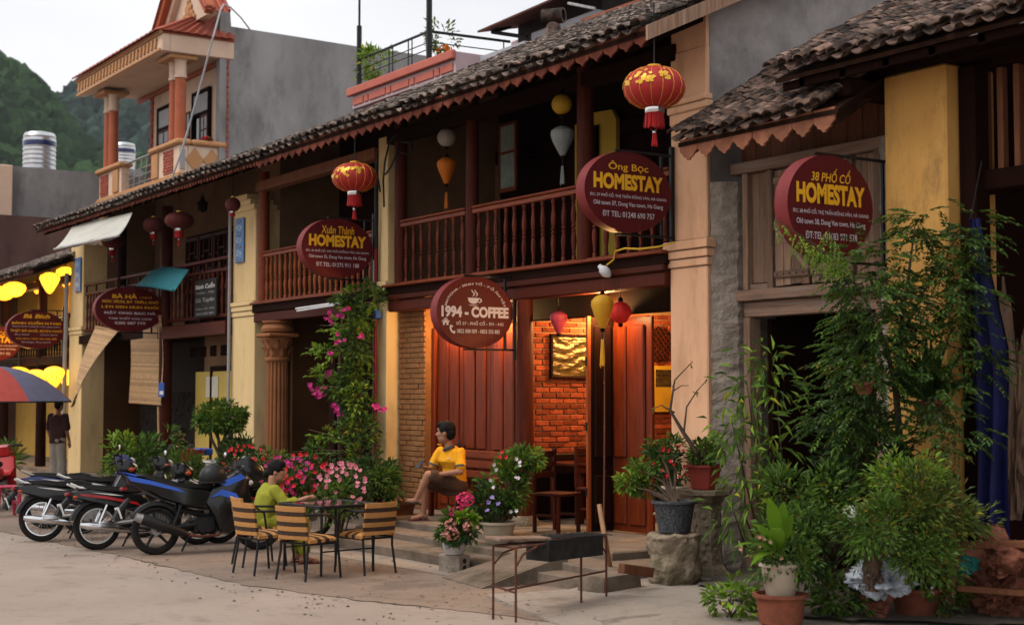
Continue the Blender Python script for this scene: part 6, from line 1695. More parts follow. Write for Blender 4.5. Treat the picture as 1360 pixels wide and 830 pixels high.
def fender(mb, c, r_, a0, a1, w, n=12):
 rings = []
 for k in range(n + 1):
  a = a0 + (a1 - a0) * k / n; rings.append([(c[0] + (r_ - dz) * math.cos(a), y, c[2] + (r_ - dz) * math.sin(a)) for y, dz in ((-w, .05), (-w * .8, .01), (0, 0), (w * .8, .01), (w, .05), (w * .85, .06), (0, .012), (-w * .85, .06))])
 mb.loft(rings, cap=True)
def motorbike(loc, rz, label, style, body, accent, rim_m, lean=R(-6), mirrors=()):
 t = thing('motorbike', loc, label, 'motorbike', 'motorbikes parked in front of the lattice balcony house', rz)
 t.rotation_euler = (lean, 0, rz)
 def B(mb, name, m, parent=t, smooth=True): return mb.build(name, m, parent, smooth, local=True)
 sport = style == 'sport'
 RW, FW, Ro = (0, 0, .285), (1.24, 0, .285), .285
 for wc, tw, nm in ((RW, .052 if sport else .042, 'rear_wheel'), (FW, .042, 'front_wheel')):
  q = MB(); wheel_mesh(q, wc, Ro, tw); w_ = B(q, nm, 'rubber')
  q = MB(); annulus(q, wc, Ro - .085, Ro - .055, tw * .6); B(q, 'rim', rim_m, w_)
  if sport:
   for k in range(5):
    a = 2 * PI * k / 5 + .3
    MB().tube([(wc[0] + .05 * math.cos(a), 0, wc[2] + .05 * math.sin(a)), (wc[0] + .205 * math.cos(a + .12), 0, wc[2] + .205 * math.sin(a + .12))], [.022, .014], 6).build('wheel_spoke', 'black_plastic', w_, True, local=True)
  else:
   for k in range(18):
    a = 2 * PI * k / 18; s_ = .025 if k % 2 else -.025
    MB().tube([(wc[0] + .04 * math.cos(a + .5), s_, wc[2] + .04 * math.sin(a + .5)), (wc[0] + .205 * math.cos(a), 0, wc[2] + .205 * math.sin(a))], .0028, 4).build('wheel_spoke', 'chrome', w_, local=True)
  q = MB(); disc(q, wc, .06, -.06, .06); B(q, 'hub', 'alu', w_)
  if sport and nm == 'rear_wheel': pass
 for s_ in (-.075, .075):
  B(MB().tube([(0, s_, .285), (.45, s_ * .9, .33)], [.022, .028], 8), 'swing_arm', 'black_metal' if sport else 'alu')
  B(MB().tube([(.0 if not sport else .18, s_ * 1.25, .30), (.14 if not sport else .3, s_ * 1.3, .62)], .022, 8), 'shock_absorber', 'chrome' if not sport else 'black_metal')
 B(MB().tube([(.3, 0, .52), (.62, 0, .42), (.86, 0, .50), (1.0, 0, .80)], .035, 8), 'frame_tube', 'black_metal')
 q = MB(); q.cbox(.44, .70, -.11, .11, .22, .42, .03); q.cbox(.68, .90, -.07, .07, .30, .43, .02)
 disc(q, (.54, 0, .32), .085, -.145, -.10); disc(q, (.54, 0, .32), .085, .10, .135); B(q, 'engine', 'alu' if not sport else 'black_metal', smooth=False)
 for k in range(5):
  B(MB().cbox(.70 + k * .035, .715 + k * .035, -.085, .085, .285, .445, .004), 'cooling_fin', 'alu', smooth=False)
 q = MB(); q.tube([(.80, -.08, .29), (.72, -.12, .20), (.50, -.14, .19), (.30, -.15, .22)], .017, 8); B(q, 'exhaust_pipe', 'chrome' if not sport else 'rust')
 if sport:
  q = MB(); q.tube([(.34, -.15, .22), (.22, -.165, .26), (-.18, -.175, .415), (-.22, -.175, .43)], [.03, .058, .066, .05], 12); B(q, 'muffler', 'black_plastic')
  q = MB(); q.tube([(-.20, -.175, .422), (-.27, -.176, .448)], [.06, .045], 12); B(q, 'muffler_tip', 'alu')
 else:
  q = MB(); q.tube([(.34, -.15, .21), (.24, -.155, .235), (-.15, -.165, .29), (-.24, -.165, .305)], [.022, .042, .045, .03], 12); B(q, 'muffler', 'chrome')
  B(MB().cbox(-.02, .2, -.215, -.20, .27, .33, .01), 'heat_shield', 'chrome')
 q = MB(); fender(q, RW, .34, R(25), R(165) if not sport else R(150), .07); B(q, 'rear_fender', 'black_plastic')
 if sport:
  tail = [(-.38, .93), (-.32, .84), (.02, .66), (.34, .54), (.60, .50), (.72, .60), (.66, .72), (.30, .78), (-.05, .87)]
  q = MB(); pod(q, tail, .135); B(q, 'tail_cowl', body)
  q = MB(); pod(q, [(-.37, .925), (-.10, .865), (.24, .76), (.34, .70), (.20, .735), (-.08, .81), (-.32, .86)], .143, .97); B(q, 'side_stripe', accent)
  q = MB(); pod(q, [(-.42, .975), (-.20, .93), (-.10, .885), (-.30, .925)], .08); B(q, 'grab_rail', accent)
  seat = [(-.24, .92), (-.18, .945), (.06, .895), (.26, .82), (.55, .80), (.68, .82), (.68, .74), (.28, .76), (-.05, .85)]
  q = MB(); pod(q, seat, .125, .86); B(q, 'seat', 'seat_vinyl')
  shroud = [(.56, .58), (.64, .76), (.84, .88), (1.02, .98), (1.12, .86), (1.08, .60), (1.0, .34), (.84, .20), (.72, .24), (.66, .42)]
  q = MB(); pod(q, shroud, .19, .80); B(q, 'leg_shield', body)
  q = MB(); pod(q, [(.60, .64), (.74, .735), (.92, .68), (1.03, .50), (.98, .32), (.95, .50), (.86, .62), (.72, .665)], .20, .97); B(q, 'side_stripe', accent)
  q = MB(); pod(q, [(.70, .80), (.98, .91), (1.06, .86), (.80, .76)], .195, .95); B(q, 'side_stripe', accent)
  nose = [(.96, .88), (.96, 1.06), (1.10, 1.12), (1.28, .98), (1.34, .86), (1.18, .80)]
  q = MB(); pod(q, nose, .15, .7); B(q, 'front_cowl', body)
  q = MB(); q.ball((1.25, 0, .90), (.06, .10, .035), 12, 8); B(q, 'headlight', 'clear_lens')
  for s_ in (-1, 1): B(MB().ball((1.10, s_ * .15, .80), (.045, .03, .035), 10, 6), 'turn_signal', 'clear_lens')
  q = MB(); pod(q, [(1.02, 1.04), (1.08, 1.13), (1.16, 1.02)], .09, .7); B(q, 'windscreen', 'black_gloss')
 else:
  tail = [(-.34, .70), (-.30, .62), (.0, .55), (.34, .46), (.52, .47), (.62, .56), (.56, .64), (.2, .68), (-.14, .735)]
  q = MB(); pod(q, tail, .125); B(q, 'tail_cowl', body)
  if accent:
   q = MB(); pod(q, [(-.24, .675), (.10, .635), (.46, .55), (.52, .50), (.44, .525), (.06, .605), (-.22, .65)], .131, .98); B(q, 'side_stripe', accent)
  q = MB(); pod(q, [(-.10, .685), (.16, .66), (.30, .63), (.16, .64)], .131, .98); B(q, 'side_stripe', 'white_paint')
  seat = [(-.24, .745), (-.20, .775), (.02, .77), (.24, .745), (.46, .765), (.58, .74), (.62, .70), (.5, .66), (.2, .68), (-.14, .72)]
  q = MB(); pod(q, seat, .12, .84); B(q, 'seat', 'seat_vinyl')
  for s_ in (-.105, .105):
   B(MB().tube([(.02, s_, .73), (-.22, s_, .745), (-.33, s_ * .8, .80)], .013, 8), 'grab_rail', 'white_paint' if body == 'black_gloss' else 'alu')
  shroud = [(.60, .52), (.70, .56), (.84, .60), (.96, .82), (1.06, .84), (1.04, .62), (.98, .38), (.92, .30), (.86, .48), (.74, .48)]
  q = MB(); pod(q, shroud, .19, .85); B(q, 'leg_shield', body)
  if accent:
   q = MB(); pod(q, [(.86, .62), (.94, .72), (1.0, .60), (.96, .44), (.92, .52)], .197, .97); B(q, 'side_stripe', accent)
  nose = [(.94, .84), (.92, .98), (1.04, 1.02), (1.18, .92), (1.16, .82), (1.06, .78)]
  q = MB(); pod(q, nose, .12, .7); B(q, 'front_cowl', body)
  q = MB(); q.ball((1.14, 0, .91), (.06, .085, .06), 12, 8); B(q, 'headlight', 'clear_lens')
  for s_ in (-1, 1):
   B(MB().ball((-.28, s_ * .12, .635), (.03, .022, .02), 8, 6), 'turn_signal', 'orange_lens')
   B(MB().ball((1.10, s_ * .12, .88), (.04, .03, .03), 8, 6), 'turn_signal', 'orange_lens')
 zt = .70 if not sport else .80
 B(MB().cbox(-.40 if sport else -.37, -.33 if sport else -.31, -.07, .07, zt - .045, zt - .005, .012), 'tail_light', 'red_lens')
 q = MB(); q.cbox(-.012, .0, -.095, .095, -.07, .07, .004, Tm((-.42, 0, .50), 0, R(-18), 0)); pl_ = B(q, 'number_plate', 'white_paint', smooth=False)
 q = MB(); q.tube([(-.30, 0, .66), (-.42, 0, .52), (-.46, 0, .42)], [.03, .04, .05], 6); B(q, 'mudflap', 'black_plastic')
 for s_ in (-.075, .075):
  B(MB().tube([(1.24, s_, .285), (1.07, s_, .76)], [.026, .022], 10), 'front_fork', 'chrome' if not sport else 'black_metal')
 q = MB(); fender(q, FW, .325, R(35), R(165), .06); B(q, 'front_fender', body)
 q = MB(); q.tube([(.90, -.34, .98), (.96, -.20, 1.00), (1.0, 0, .98), (.96, .20, 1.00), (.90, .34, .98)], .013, 8); B(q, 'handlebar', 'black_metal')
 for s_ in (-1, 1):
  B(MB().tube([(.955, s_ * .22, .998), (.895, s_ * .36, .978)], .02, 8), 'grip', 'rubber')
  B(MB().tube([(.985, s_ * .24, 1.0), (.965, s_ * .36, .985)], .006, 5), 'brake_lever', 'alu')
  if s_ not in mirrors: continue
  mt = B(MB().tube([(.97, s_ * .20, 1.0), (.95, s_ * .25, 1.09), (.94, s_ * .27, 1.12)], .007, 5), 'mirror_stem', 'black_metal')
  q = MB(); q.ball((.94, s_ * .27, 1.16), (.018, .06, .042), 12, 8); B(q, 'mirror', 'black_plastic', mt)
  q = MB(); q.ball((.926, s_ * .27, 1.16), (.008, .056, .038), 12, 8); B(q, 'mirror_glass', 'mirror', mt)
 B(MB().tube([(.58, -.26, .25), (.58, .26, .25)], .014, 6), 'foot_peg', 'rubber')
 B(MB().tube([(.44, .10, .24), (.36, .24, .012)], .012, 6), 'side_stand', 'black_metal')
 B(MB().tube([(.42, -.10, .22), (.30, -.15, .10)], .012, 6), 'centre_stand', 'black_metal')
 q = MB(); pod(q, [(-.02, .33), (-.05, .27), (.0, .24), (.52, .26), (.52, .36)], .018, .9, y=.095); B(q, 'chain_case', 'black_plastic')
 return t
BA = R(82)
motorbike((-16.70, -4.02, 0), R(84), 'black sports motorbike with bright blue stripes beside the rattan chairs', 'sport', 'black_gloss', 'blue_paint', 'black_plastic', mirrors=(1,))
motorbike((-17.62, -4.42, 0), R(86), 'black motorbike with red and white stripes left of the blue striped one', 'classic', 'black_gloss', 'red_paint', 'white_paint', mirrors=(1,))
motorbike((-18.98, -4.70, 0), R(80), 'black motorbike with spoked wheels and long chrome muffler, leftmost in the front row', 'classic', 'black_gloss', None, 'chrome', mirrors=(-1,))
motorbike((-19.75, -3.95, 0), R(76), 'black and red motorbike in the second row behind the chrome one', 'classic', 'black_gloss', 'red_paint', 'chrome')
motorbike((-20.75, -4.15, 0), R(74), 'navy blue and silver motorbike in the second row, farthest left of the whole bikes', 'classic', 'blue_dark_paint', 'silver_paint', 'chrome')
motorbike((-17.55, -2.9, 0), R(84), 'dark red motorbike half hidden behind the blue striped one', 'classic', 'black_gloss', 'red_paint', 'chrome')
motorbike((-24.3, -4.05, 0), R(150), 'red motorbike cut off by the left edge of the picture', 'classic', 'red_paint', 'red_paint', 'chrome')
hm = thing('helmet', (-16.6, -3.45, .80), 'black open helmet resting on the blue striped motorbike', 'helmet')
q = MB(); rings = []
for i in range(8):
 a = R(-28) + R(116) * i / 7; rings.append([(-16.62 + .145 * math.cos(a) * math.cos(b), -3.36 + .165 * math.cos(a) * math.sin(b), .89 + .15 * math.sin(a)) for b in [2 * PI * k / 18 for k in range(18)]])
q.loft(rings); q.build('shell', 'black_plastic', hm, True)
q = MB(); q.tube([(-16.62 + .15 * math.cos(b), -3.36 + .17 * math.sin(b), .83) for b in [2 * PI * k / 18 for k in range(19)]], .012, 6); q.build('edge_trim', 'rubber', hm, True)
# ================================================================== rattan chairs and the glass table
def rattan_chair(loc, rz, label):
 """local: faces +y, seat at .42"""
 t = thing('rattan_chair', loc, label, 'chair', 'rattan chairs around the street table', rz)
 def B(mb, name, m, parent=t, smooth=True): return mb.build(name, m, parent, smooth, local=True)
 for s_ in (-1, 1):
  B(MB().tube([(s_ * .20, -.24, .0), (s_ * .185, -.19, .30), (s_ * .19, -.185, .42)], .0125, 8), 'leg', 'black_metal')
  B(MB().tube([(s_ * .245, .24, .0), (s_ * .235, .20, .40), (s_ * .24, .17, .60), (s_ * .245, .08, .655), (s_ * .235, -.08, .66), (s_ * .20, -.23, .665)], .0125, 8), 'leg', 'black_metal')
  B(MB().tube([(s_ * .19, -.185, .36), (s_ * .18, -.20, .50), (s_ * .18, -.25, .73)], .0125, 8), 'back_post', 'black_metal')
 for y, z in ((-.185, .375), (.19, .375)):
  B(MB().tube([(-.19 - (.04 if y > 0 else 0), y, z), (.19 + (.04 if y > 0 else 0), y, z)], .010, 6), 'cross_bar', 'black_metal')
 for s_ in (-1, 1):
  B(MB().tube([(s_ * .19, -.185, .375), (s_ * .235, .2, .375)], .010, 6), 'cross_bar', 'black_metal')
 bands = ['rattan', 'rattan', 'rattan_dark', 'rattan', 'rattan_dark', 'rattan', 'rattan']
 n_ = len(bands)
 for k, m_ in enumerate(bands):
  y0 = -.20 + .41 * k / n_; y1 = -.20 + .41 * (k + .97) / n_; w = .215 + .012 * k / n_; q = MB(); rings = []
  for x in [-w + 2 * w * i / 8 for i in range(9)]:
   e = abs(x) / w; z = .425 + .006 * math.cos(x * 14) - (.022 if e > .98 else 0) + (.01 if k == n_ - 1 else 0) * -1
   rings.append([(x, y0, z - .018), (x, y0, z + .012), (x, (y0 + y1) / 2, z + .018), (x, y1, z + .012), (x, y1, z - .018)])
  q.loft(rings); B(q, 'seat_band', m_)
 bands = ['rattan', 'rattan_dark', 'rattan', 'rattan_dark', 'rattan', 'rattan_dark', 'rattan']
 hts = [.04, .045, .05, .045, .06, .045, .055]
 z = .415; tot = sum(hts); k_ = .335 / tot
 for m_, h in zip(bands, hts):
  h *= k_; q = MB(); rings = []
  for i in range(9):
   x = -.20 + .40 * i / 8; cv = -.035 * (1 - (x / .2) ** 2)
   def yb(zz): return -.20 - .052 * (zz - .42) / .31 + cv
   rings.append([(x, yb(z) - .012, z), (x, yb(z) + .012, z), (x, yb(z + h * .97) + .012, z + h * .97), (x, yb(z + h * .97) - .012, z + h * .97)])
  q.loft(rings); B(q, 'back_band', m_); z += h
 return t
rattan_chair((-14.45, -3.66, 0), R(10), 'leftmost tan and brown striped rattan chair seen from behind')
rattan_chair((-13.76, -3.48, 0), R(22), 'nearest tan and brown striped rattan chair in the middle, seen from behind')
rattan_chair((-13.86, -2.74, 0), R(98), 'tan and brown striped rattan chair right of the table by the steps')
rattan_chair((-15.12, -3.42, 0), R(-6), 'rattan chair the woman in green sits on')
tb = thing('glass_table', (-14.2, -3.02, 0), 'square table with dark glass top and black metal legs between the rattan chairs', 'table')
tb.rotation_euler = (0, 0, R(8))
q = MB(); q.cbox(-.37, .37, -.35, .35, .705, .72, .004); q.build('glass_top', 'glass_dark', tb, local=True)
for s_ in (-1, 1):
 MB().cbox(-.39, .39, s_ * .365 - .014, s_ * .365 + .014, .69, .725, .006).build('frame_bar', 'black_metal', tb, local=True)
 MB().cbox(s_ * .38 - .014, s_ * .38 + .014, -.35, .35, .69, .725, .006).build('frame_bar', 'black_metal', tb, local=True)
 for u in (-1, 1):
  MB().tube([(s_ * .35, u * .33, .0), (s_ * .34, u * .32, .695)], .014, 8).build('leg', 'black_metal', tb, True, local=True)
 MB().tube([(s_ * .345, -.325, .25), (s_ * .345, .325, .25)], .008, 6).build('stretcher', 'black_metal', tb, local=True)
# ================================================================== porch furniture
def wood_chair(loc, rz, label, m='wood_red'):
 t = thing('wooden_chair', loc, label, 'chair', 'dark wooden chairs in the cafe', rz)
 def B(mb, name): return mb.build(name, m, t, local=True)
 B(MB().cbox(-.20, .20, -.20, .20, .42, .455, .008), 'seat')
 for x in (-.18, .18):
  B(MB().cbox(x - .02, x + .02, .155, .195, 0, .42, .005), 'leg')
  B(MB().cbox(x - .02, x + .02, -.20, -.16, 0, .42, .005), 'leg')
  B(MB().cbox(x - .02, x + .02, -.21, -.17, .456, .95, .005), 'back_post')
  B(MB().cbox(x - .012, x + .012, -.16, .155, .18, .21, .004), 'stretcher')
 for z in (.62, .74, .86):
  B(MB().cbox(-.16, .16, -.20, -.18, z, z + .07, .005), 'back_rail')
 return t
wood_chair((-13.98, -.22, LAND), R(-75), 'dark wooden chair standing on the porch beside the open door leaf')
wood_chair((-14.45, .72, LAND), R(-80), 'dark wooden chair inside the cafe beyond the doorway')
wood_chair((-14.6, 1.6, LAND), R(180), 'dark wooden chair at the brick wall inside the cafe')
ct = thing('cafe_table', (-14.9, .95, LAND), 'dark wooden table against the brick wall inside the cafe', 'table')
MB().cbox(-15.4, -14.6, .55, 1.45, .98, 1.02, .008).build('table_top', 'wood_red', ct)
for x in (-15.3, -14.7):
 for y in (.65, 1.35): MB().cbox(x - .03, x + .03, y - .03, y + .03, LAND, .978, .005).build('leg', 'wood_red', ct)
bn = thing('wooden_bench', (-16.0, -.2, LAND), 'reddish slatted wooden bench the man in yellow sits on', 'bench')
BX0, BX1 = -16.75, -15.05
for k in range(4): MB().cbox(BX0, BX1, -.36 + k * .115, -.36 + k * .115 + .10, .60, .63, .006).build('seat_slat', 'wood_rail', bn)
for k in range(3): MB().cbox(BX0, BX1, .12, .145, .78 + k * .13, .78 + k * .13 + .095, .006).build('back_slat', 'wood_rail', bn)
for x in (BX0 + .06, BX1 - .06):
 for y in (-.32, .10): MB().cbox(x - .03, x + .03, y - .03, y + .03, LAND, .599, .006).build('leg', 'wood_red', bn)
 MB().cbox(x - .03, x + .03, .15, .19, .60, 1.20, .006).build('back_post', 'wood_red', bn)
 MB().cbox(x - .028, x + .028, -.34, .12, .82, .855, .006).build('armrest', 'wood_rail', bn)
 MB().cbox(x - .025, x + .025, -.33, -.28, .632, .818, .006).build('arm_post', 'wood_red', bn)
# ================================================================== grill, pots' stands, pole
gr = thing('charcoal_grill', (-10.7, -2.8, 0), 'rusty rebar frame carrying a sooty black charcoal grill tray', 'grill')
L1, L2, L3, L4 = (-10.462, -3.331), (-10.224, -3.261), (-10.543, -2.363), (-10.62, -2.03)
gt = .61
tops = [(-10.661, -3.212, 0.615), (-10.43, -3.133, 0.605), (-10.783, -2.204, 0.535), (-10.92, -1.865, 0.545)]
for a, b in zip((L1, L2, L3, L4), tops):
 MB().tube([(a[0], a[1], 0), (a[0], a[1], gt)], .0105, 6).build('leg', 'rust', gr, True)
MB().tube([(L1[0], L1[1], .28), (L2[0], L2[1], .24)], .009, 6).build('cross_bar', 'rust', gr)
MB().tube([(L1[0] + .12, L1[1] + .04, .25), (L4[0], L4[1], .30)], .009, 6).build('cross_bar', 'rust', gr)
for a, b in (((L1[0], L1[1], gt), (L4[0], L4[1], gt)), ((L2[0], L2[1], gt), (L3[0], L3[1], gt)), ((L1[0], L1[1], gt), (L2[0], L2[1], gt)), ((L4[0], L4[1], gt), (L3[0], L3[1], gt))):
 MB().tube([a, b], .010, 6).build('top_bar', 'rust', gr)
for a, d_ in ((L1, (.06, .25)), (L2, (-.06, .25)), (L3, (.02, -.2)), (L4, (.02, -.2))):
 MB().tube([(a[0], a[1], gt - .16), (a[0] + d_[0] * .35, a[1] + d_[1] * .35, gt - .06), (a[0] + d_[0], a[1] + d_[1], gt - .01)], .009, 6).build('brace', 'rust', gr)
q = MB(); tp = [(-10.58, -2.92), (-10.32, -2.86), (-10.49, -2.16), (-10.70, -2.22)]
n4 = 4; zt, zb = gt + .03, gt - .15
q.add([(x, y, zb) for x, y in tp] + [(x, y, zt) for x, y in tp] + [(x * .985 - .155, y * .985 - .04, zt) for x, y in tp] + [(x * .985 - .155, y * .985 - .04, zb + .02) for x, y in tp],
  [(3, 2, 1, 0)] + [(i, (i + 1) % 4, (i + 1) % 4 + 4, i + 4) for i in range(4)] + [(i + 4, (i + 1) % 4 + 4, (i + 1) % 4 + 8, i + 8) for i in range(4)] + [(i + 8, (i + 1) % 4 + 8, (i + 1) % 4 + 12, i + 12) for i in range(4)] + [(12, 13, 14, 15)])
q.build('fire_tray', 'char', gr)
q = MB(); q.cbox(-.30, .30, -.10, .10, -.012, .012, .004, Tm((-10.44, -3.08, gt + .05), R(2), R(3), R(96))); q.build('wooden_board', 'wood_old_h', gr)
for k in range(9):
 y = -2.85 + k * .075; MB().tube([(-10.66, y, zt + .012), (-10.32, y + .06, zt + .012)], .005, 5).build('grate_bar', 'char', gr)
pole = thing('leaning_pole', (-11.05, -1.75, 0), 'pale round wooden pole leaning beside the grill', 'pole')
MB().tube([(-11.607, -1.235, 0.16), (-11.304, -1.535, 0.524), (-11.439, -1.496, 0.813)], [.024, .026, .024], 10).build('shaft', 'pale_wood', pole, True)
bp_ = thing('bamboo_pole', (-13.34, -0.02, 0.377), 'thin upright bamboo pole beside the open door leaf below the yellow lantern', 'pole')
MB().tube([(-13.34, -0.02, 0.369), (-13.347, 0, 1.475), (-13.367, 0.02, 2.618)], [.010, .0095, .008], 8).build('cane', 'ply', bp_, True)
for y_ in (1.0, 1.5, 2.0, 2.5): MB().lathe([(.0105, y_ - .01), (.0125, y_), (.0105, y_ + .01)], 8, ((-13.347, 0, 1.475)[0], .0, 0)).build('node', 'ply', bp_)
def stone_block(name, loc, dims, m, label, cat, seed, rz=0.0, rough=.04, sub=3):
 r = random.Random(seed); bm = bmesh.new(); bmesh.ops.create_cube(bm, size=1)
 bmesh.ops.subdivide_edges(bm, edges=bm.edges[:], cuts=sub, use_grid_fill=True)
 for v in bm.verts:
  d_ = Vector((max(-.5, min(.5, v.co.x)), v.co.y, v.co.z)); n_ = mnoise.noise_vector(d_ * 3.1 + Vector((seed * 7.3, 0, 0)))
  rad = v.co.length; v.co = v.co * (1 - .18 * max(0, rad - .55)) + n_ * rough
  v.co = Vector((v.co.x * dims[0], v.co.y * dims[1], (v.co.z + .5) * dims[2]))
 vs = [tuple(v.co) for v in bm.verts]; fs = [tuple(x.index for x in f.verts) for f in bm.faces]; bm.free()
 me = MB().add(vs, fs).mesh(name, True)
 o = link(name, me, m, None, loc=loc, rot=(0, 0, rz), org=Vector(loc))
 return tag(o, label, cat)
stone_block('concrete_block', (-10.98, -1.72, .0), (.34, .52, .22), 'step', 'chipped concrete block at the end of the steps under the pole', 'block', 3, R(10), .03)
mo = Vector((-10.901, -1.23, 0.09)); mo.y += .22
mt_ = thing('stone_mortar', mo, 'squat mossy stone mortar carrying the dark plant pot', 'stone mortar')
q = MB(); rings = []; pf = ((.21, 0), (.235, .05), (.245, .14), (.225, .27), (.24, .40), (.25, .455), (.225, .475), (.17, .465))
for i in range(29):
 k = i / 28 * 7; a_ = min(int(k), 6); r_ = pf[a_][0] + (pf[a_ + 1][0] - pf[a_][0]) * (k - a_); z = pf[a_][1] + (pf[a_ + 1][1] - pf[a_][1]) * (k - a_); ring = []
 for u in range(56):
  a = 2 * PI * u / 56; v = Vector((math.cos(a), math.sin(a), z * 4)); d_ = 1 + .16 * mnoise.noise(v * 1.8) + .07 * mnoise.noise(v * 6) + .03 * mnoise.noise(v * 15)
  ring.append((mo.x + r_ * d_ * v.x, mo.y + r_ * d_ * v.y, mo.z + z + .02 * mnoise.noise(v * 3)))
 rings.append(ring)
q.loft(rings); q.build('bowl', 'stone', mt_, True)
bd = thing('timber_offcut', (-10.511, -1.75, 0.25), 'short reddish timber board lying on the stones beside the mortar', 'timber')
q = MB(); q.cbox(-.04, .04, -.20, .20, -.045, .045, .006, Tm((-10.7, -1.628, 0.27), R(-10), 0, R(8))); q.build('board', 'ply', bd)
for (p, s_, nm) in (((-11.029, -0.82, 0.09), .09, 'pale stone left of the stone pedestal foot'), ((-10.77, -0.731, 0.09), .07, 'small brown stone in front of the stone pedestal')):
 stone_block('loose_stone', p, (s_ * 1.4, s_, s_ * .6), 'stone_light', nm, 'stone', int(s_ * 100), R(40), .08, 2)
sp = (-11.193, -0.365, 0.1)
pd = thing('stone_pedestal', (sp[0], sp[1], .08), 'tall carved eight sided stone pedestal carrying the red flower pot', 'pedestal')
zt_ = .93
MB().lathe([(.26, .08), (.26, .12), (.22, .15), (.19, .20)], 8, (sp[0], sp[1], 0), sq=True).build('base', 'stone', pd)
MB().lathe([(.17, .20), (.155, .55), (.16, zt_ - .12)], 8, (sp[0], sp[1], 0), sq=True).build('shaft', 'stone', pd)
MB().lathe([(.18, zt_ - .12), (.22, zt_ - .06), (.265, zt_ - .045), (.27, zt_)], 8, (sp[0], sp[1], 0), sq=True).build('slab_top', 'stone', pd)
for k in (5, 6, 7, 4):
 a = 2 * PI * (k + 1.0) / 8; d0 = .152; cx_, cy_ = sp[0] + d0 * math.cos(a), sp[1] + d0 * math.sin(a)
 q = MB()
 for j in range(6):
  q.ball((0, .012 * (-1) ** j, .26 + j * .085), (.012, .03, .035), 6, 4, Tm((cx_, cy_, 0), 0, 0, a))
 q.build('carving', 'stone', pd, True)
sp2 = (-11.794, -0.26, 0.392)
pl2 = thing('dark_plinth', (sp2[0], sp2[1], .09), 'dark slender stone plinth behind the mortar carrying a pale pot', 'plinth')
MB().cbox(sp2[0] - .15, sp2[0] + .15, sp2[1] - .15, sp2[1] + .15, .08, .62, .03).build('block', 'stone', pl2)
MB().cbox(sp2[0] - .17, sp2[0] + .17, sp2[1] - .17, sp2[1] + .17, .622, .66, .015).build('slab', 'stone', pl2)
cb_ = thing('cinder_block', (-13.12, -2.08, 0), 'small pale cinder block with two holes under the white pot', 'block')
cc = (-13.33, -1.908, 0)
q = MB(); q.cbox(-.16, .16, -.085, .085, 0, .185, .012, Tm((cc[0] - .1, cc[1] - .02, 0), 0, 0, R(12))); q.build('body', 'stone_light', cb_)
for z in (.055, .125):
 q = MB(); q.tube([(.161, .0, z), (.155, .0, z)], .026, 12, True, Tm((cc[0] - .1, cc[1] - .02, 0), 0, 0, R(12))); q.build('hole', 'soil', cb_)
# ================================================================== left side street things
st_ = thing('pink_stool', (-23.029, -4.115, 0), 'dark pink plastic stool at the left edge behind the motorbikes', 'stool')
sx, sy = st_.location.x, st_.location.y
MB().cbox(sx - .17, sx + .17, sy - .17, sy + .17, .44, .47, .02).build('seat', 'pink_plastic', st_)
for a in (-1, 1):
 for b in (-1, 1):
  MB().tube([(sx + a * .17, sy + b * .17, 0), (sx + a * .14, sy + b * .14, .44)], [.028, .035], 6).build('leg', 'pink_plastic', st_)
 MB().cbox(sx - .15, sx + .15, sy + a * .15 - .01, sy + a * .15 + .01, .2, .24, .004).build('stretcher', 'pink_plastic', st_)
um = thing('parasol', (-30.3, -2.4, 0), 'large red and purple grey parasol at the left edge', 'parasol')
uc = Vector((-30.407, -2.55, 2.414)); Ru, Hu, ns = 1.6, .70, 8
MB().tube([(uc.x, uc.y, 0), (uc.x, uc.y, uc.z + .03)], .025, 8).build('pole', 'alu', um, True)
for k in range(ns):
 a0, a1 = 2 * PI * k / ns + .2, 2 * PI * (k + 1) / ns + .2; q = MB(); rings = []
 for j in range(7):
  t_ = j / 6; rr = Ru * t_; z = uc.z - Hu * (t_ ** 2.1); row = []
  for i in range(5):
   a = a0 + (a1 - a0) * i / 4; sgn = 1 - .05 * math.sin(PI * i / 4) * t_
   row.append((uc.x + rr * sgn * math.cos(a), uc.y + rr * sgn * math.sin(a), z))
  rings.append(row)
 q.loft(rings, closed=False, cap=False); q.build('canopy_panel', 'umb_red' if k % 2 else 'umb_purple', um, True)
 q = MB(); row0 = rings[-1]; q.loft([row0, [(p[0], p[1], p[2] - .03) for p in row0]], closed=False, cap=False); q.build('valance', 'umb_dark', um)
 MB().tube([(uc.x, uc.y, uc.z - .1), (uc.x + Ru * math.cos(a0), uc.y + Ru * math.sin(a0), uc.z - Hu - .01)], .008, 5).build('rib', 'alu', um)
rb = thing('red_basket', (-22.556, -1.383, 0.889), 'red plastic basket held up beside the red post', 'basket')
bc = rb.location
q = MB(); q.lathe([(.17, -.10), (.24, .08), (.255, .09), (.235, .08), (.165, -.085)], 18, bc, cap=False); q.add([(bc[0] + .17 * math.cos(2 * PI * k / 18), bc[1] + .17 * math.sin(2 * PI * k / 18), bc[2] - .095) for k in range(18)], [tuple(range(18))]); q.build('bowl', 'red_plastic', rb, True)
bt = thing('blue_tray', (-22.728, -1.101, 0.925), 'small blue plastic tray behind the red basket', 'tray')
bc = bt.location
q = MB(); q.cbox(bc[0] - .16, bc[0] + .16, bc[1] - .12, bc[1] + .12, bc[2] - .05, bc[2] + .06, .02); q.build('tray', 'blue_plastic', bt)
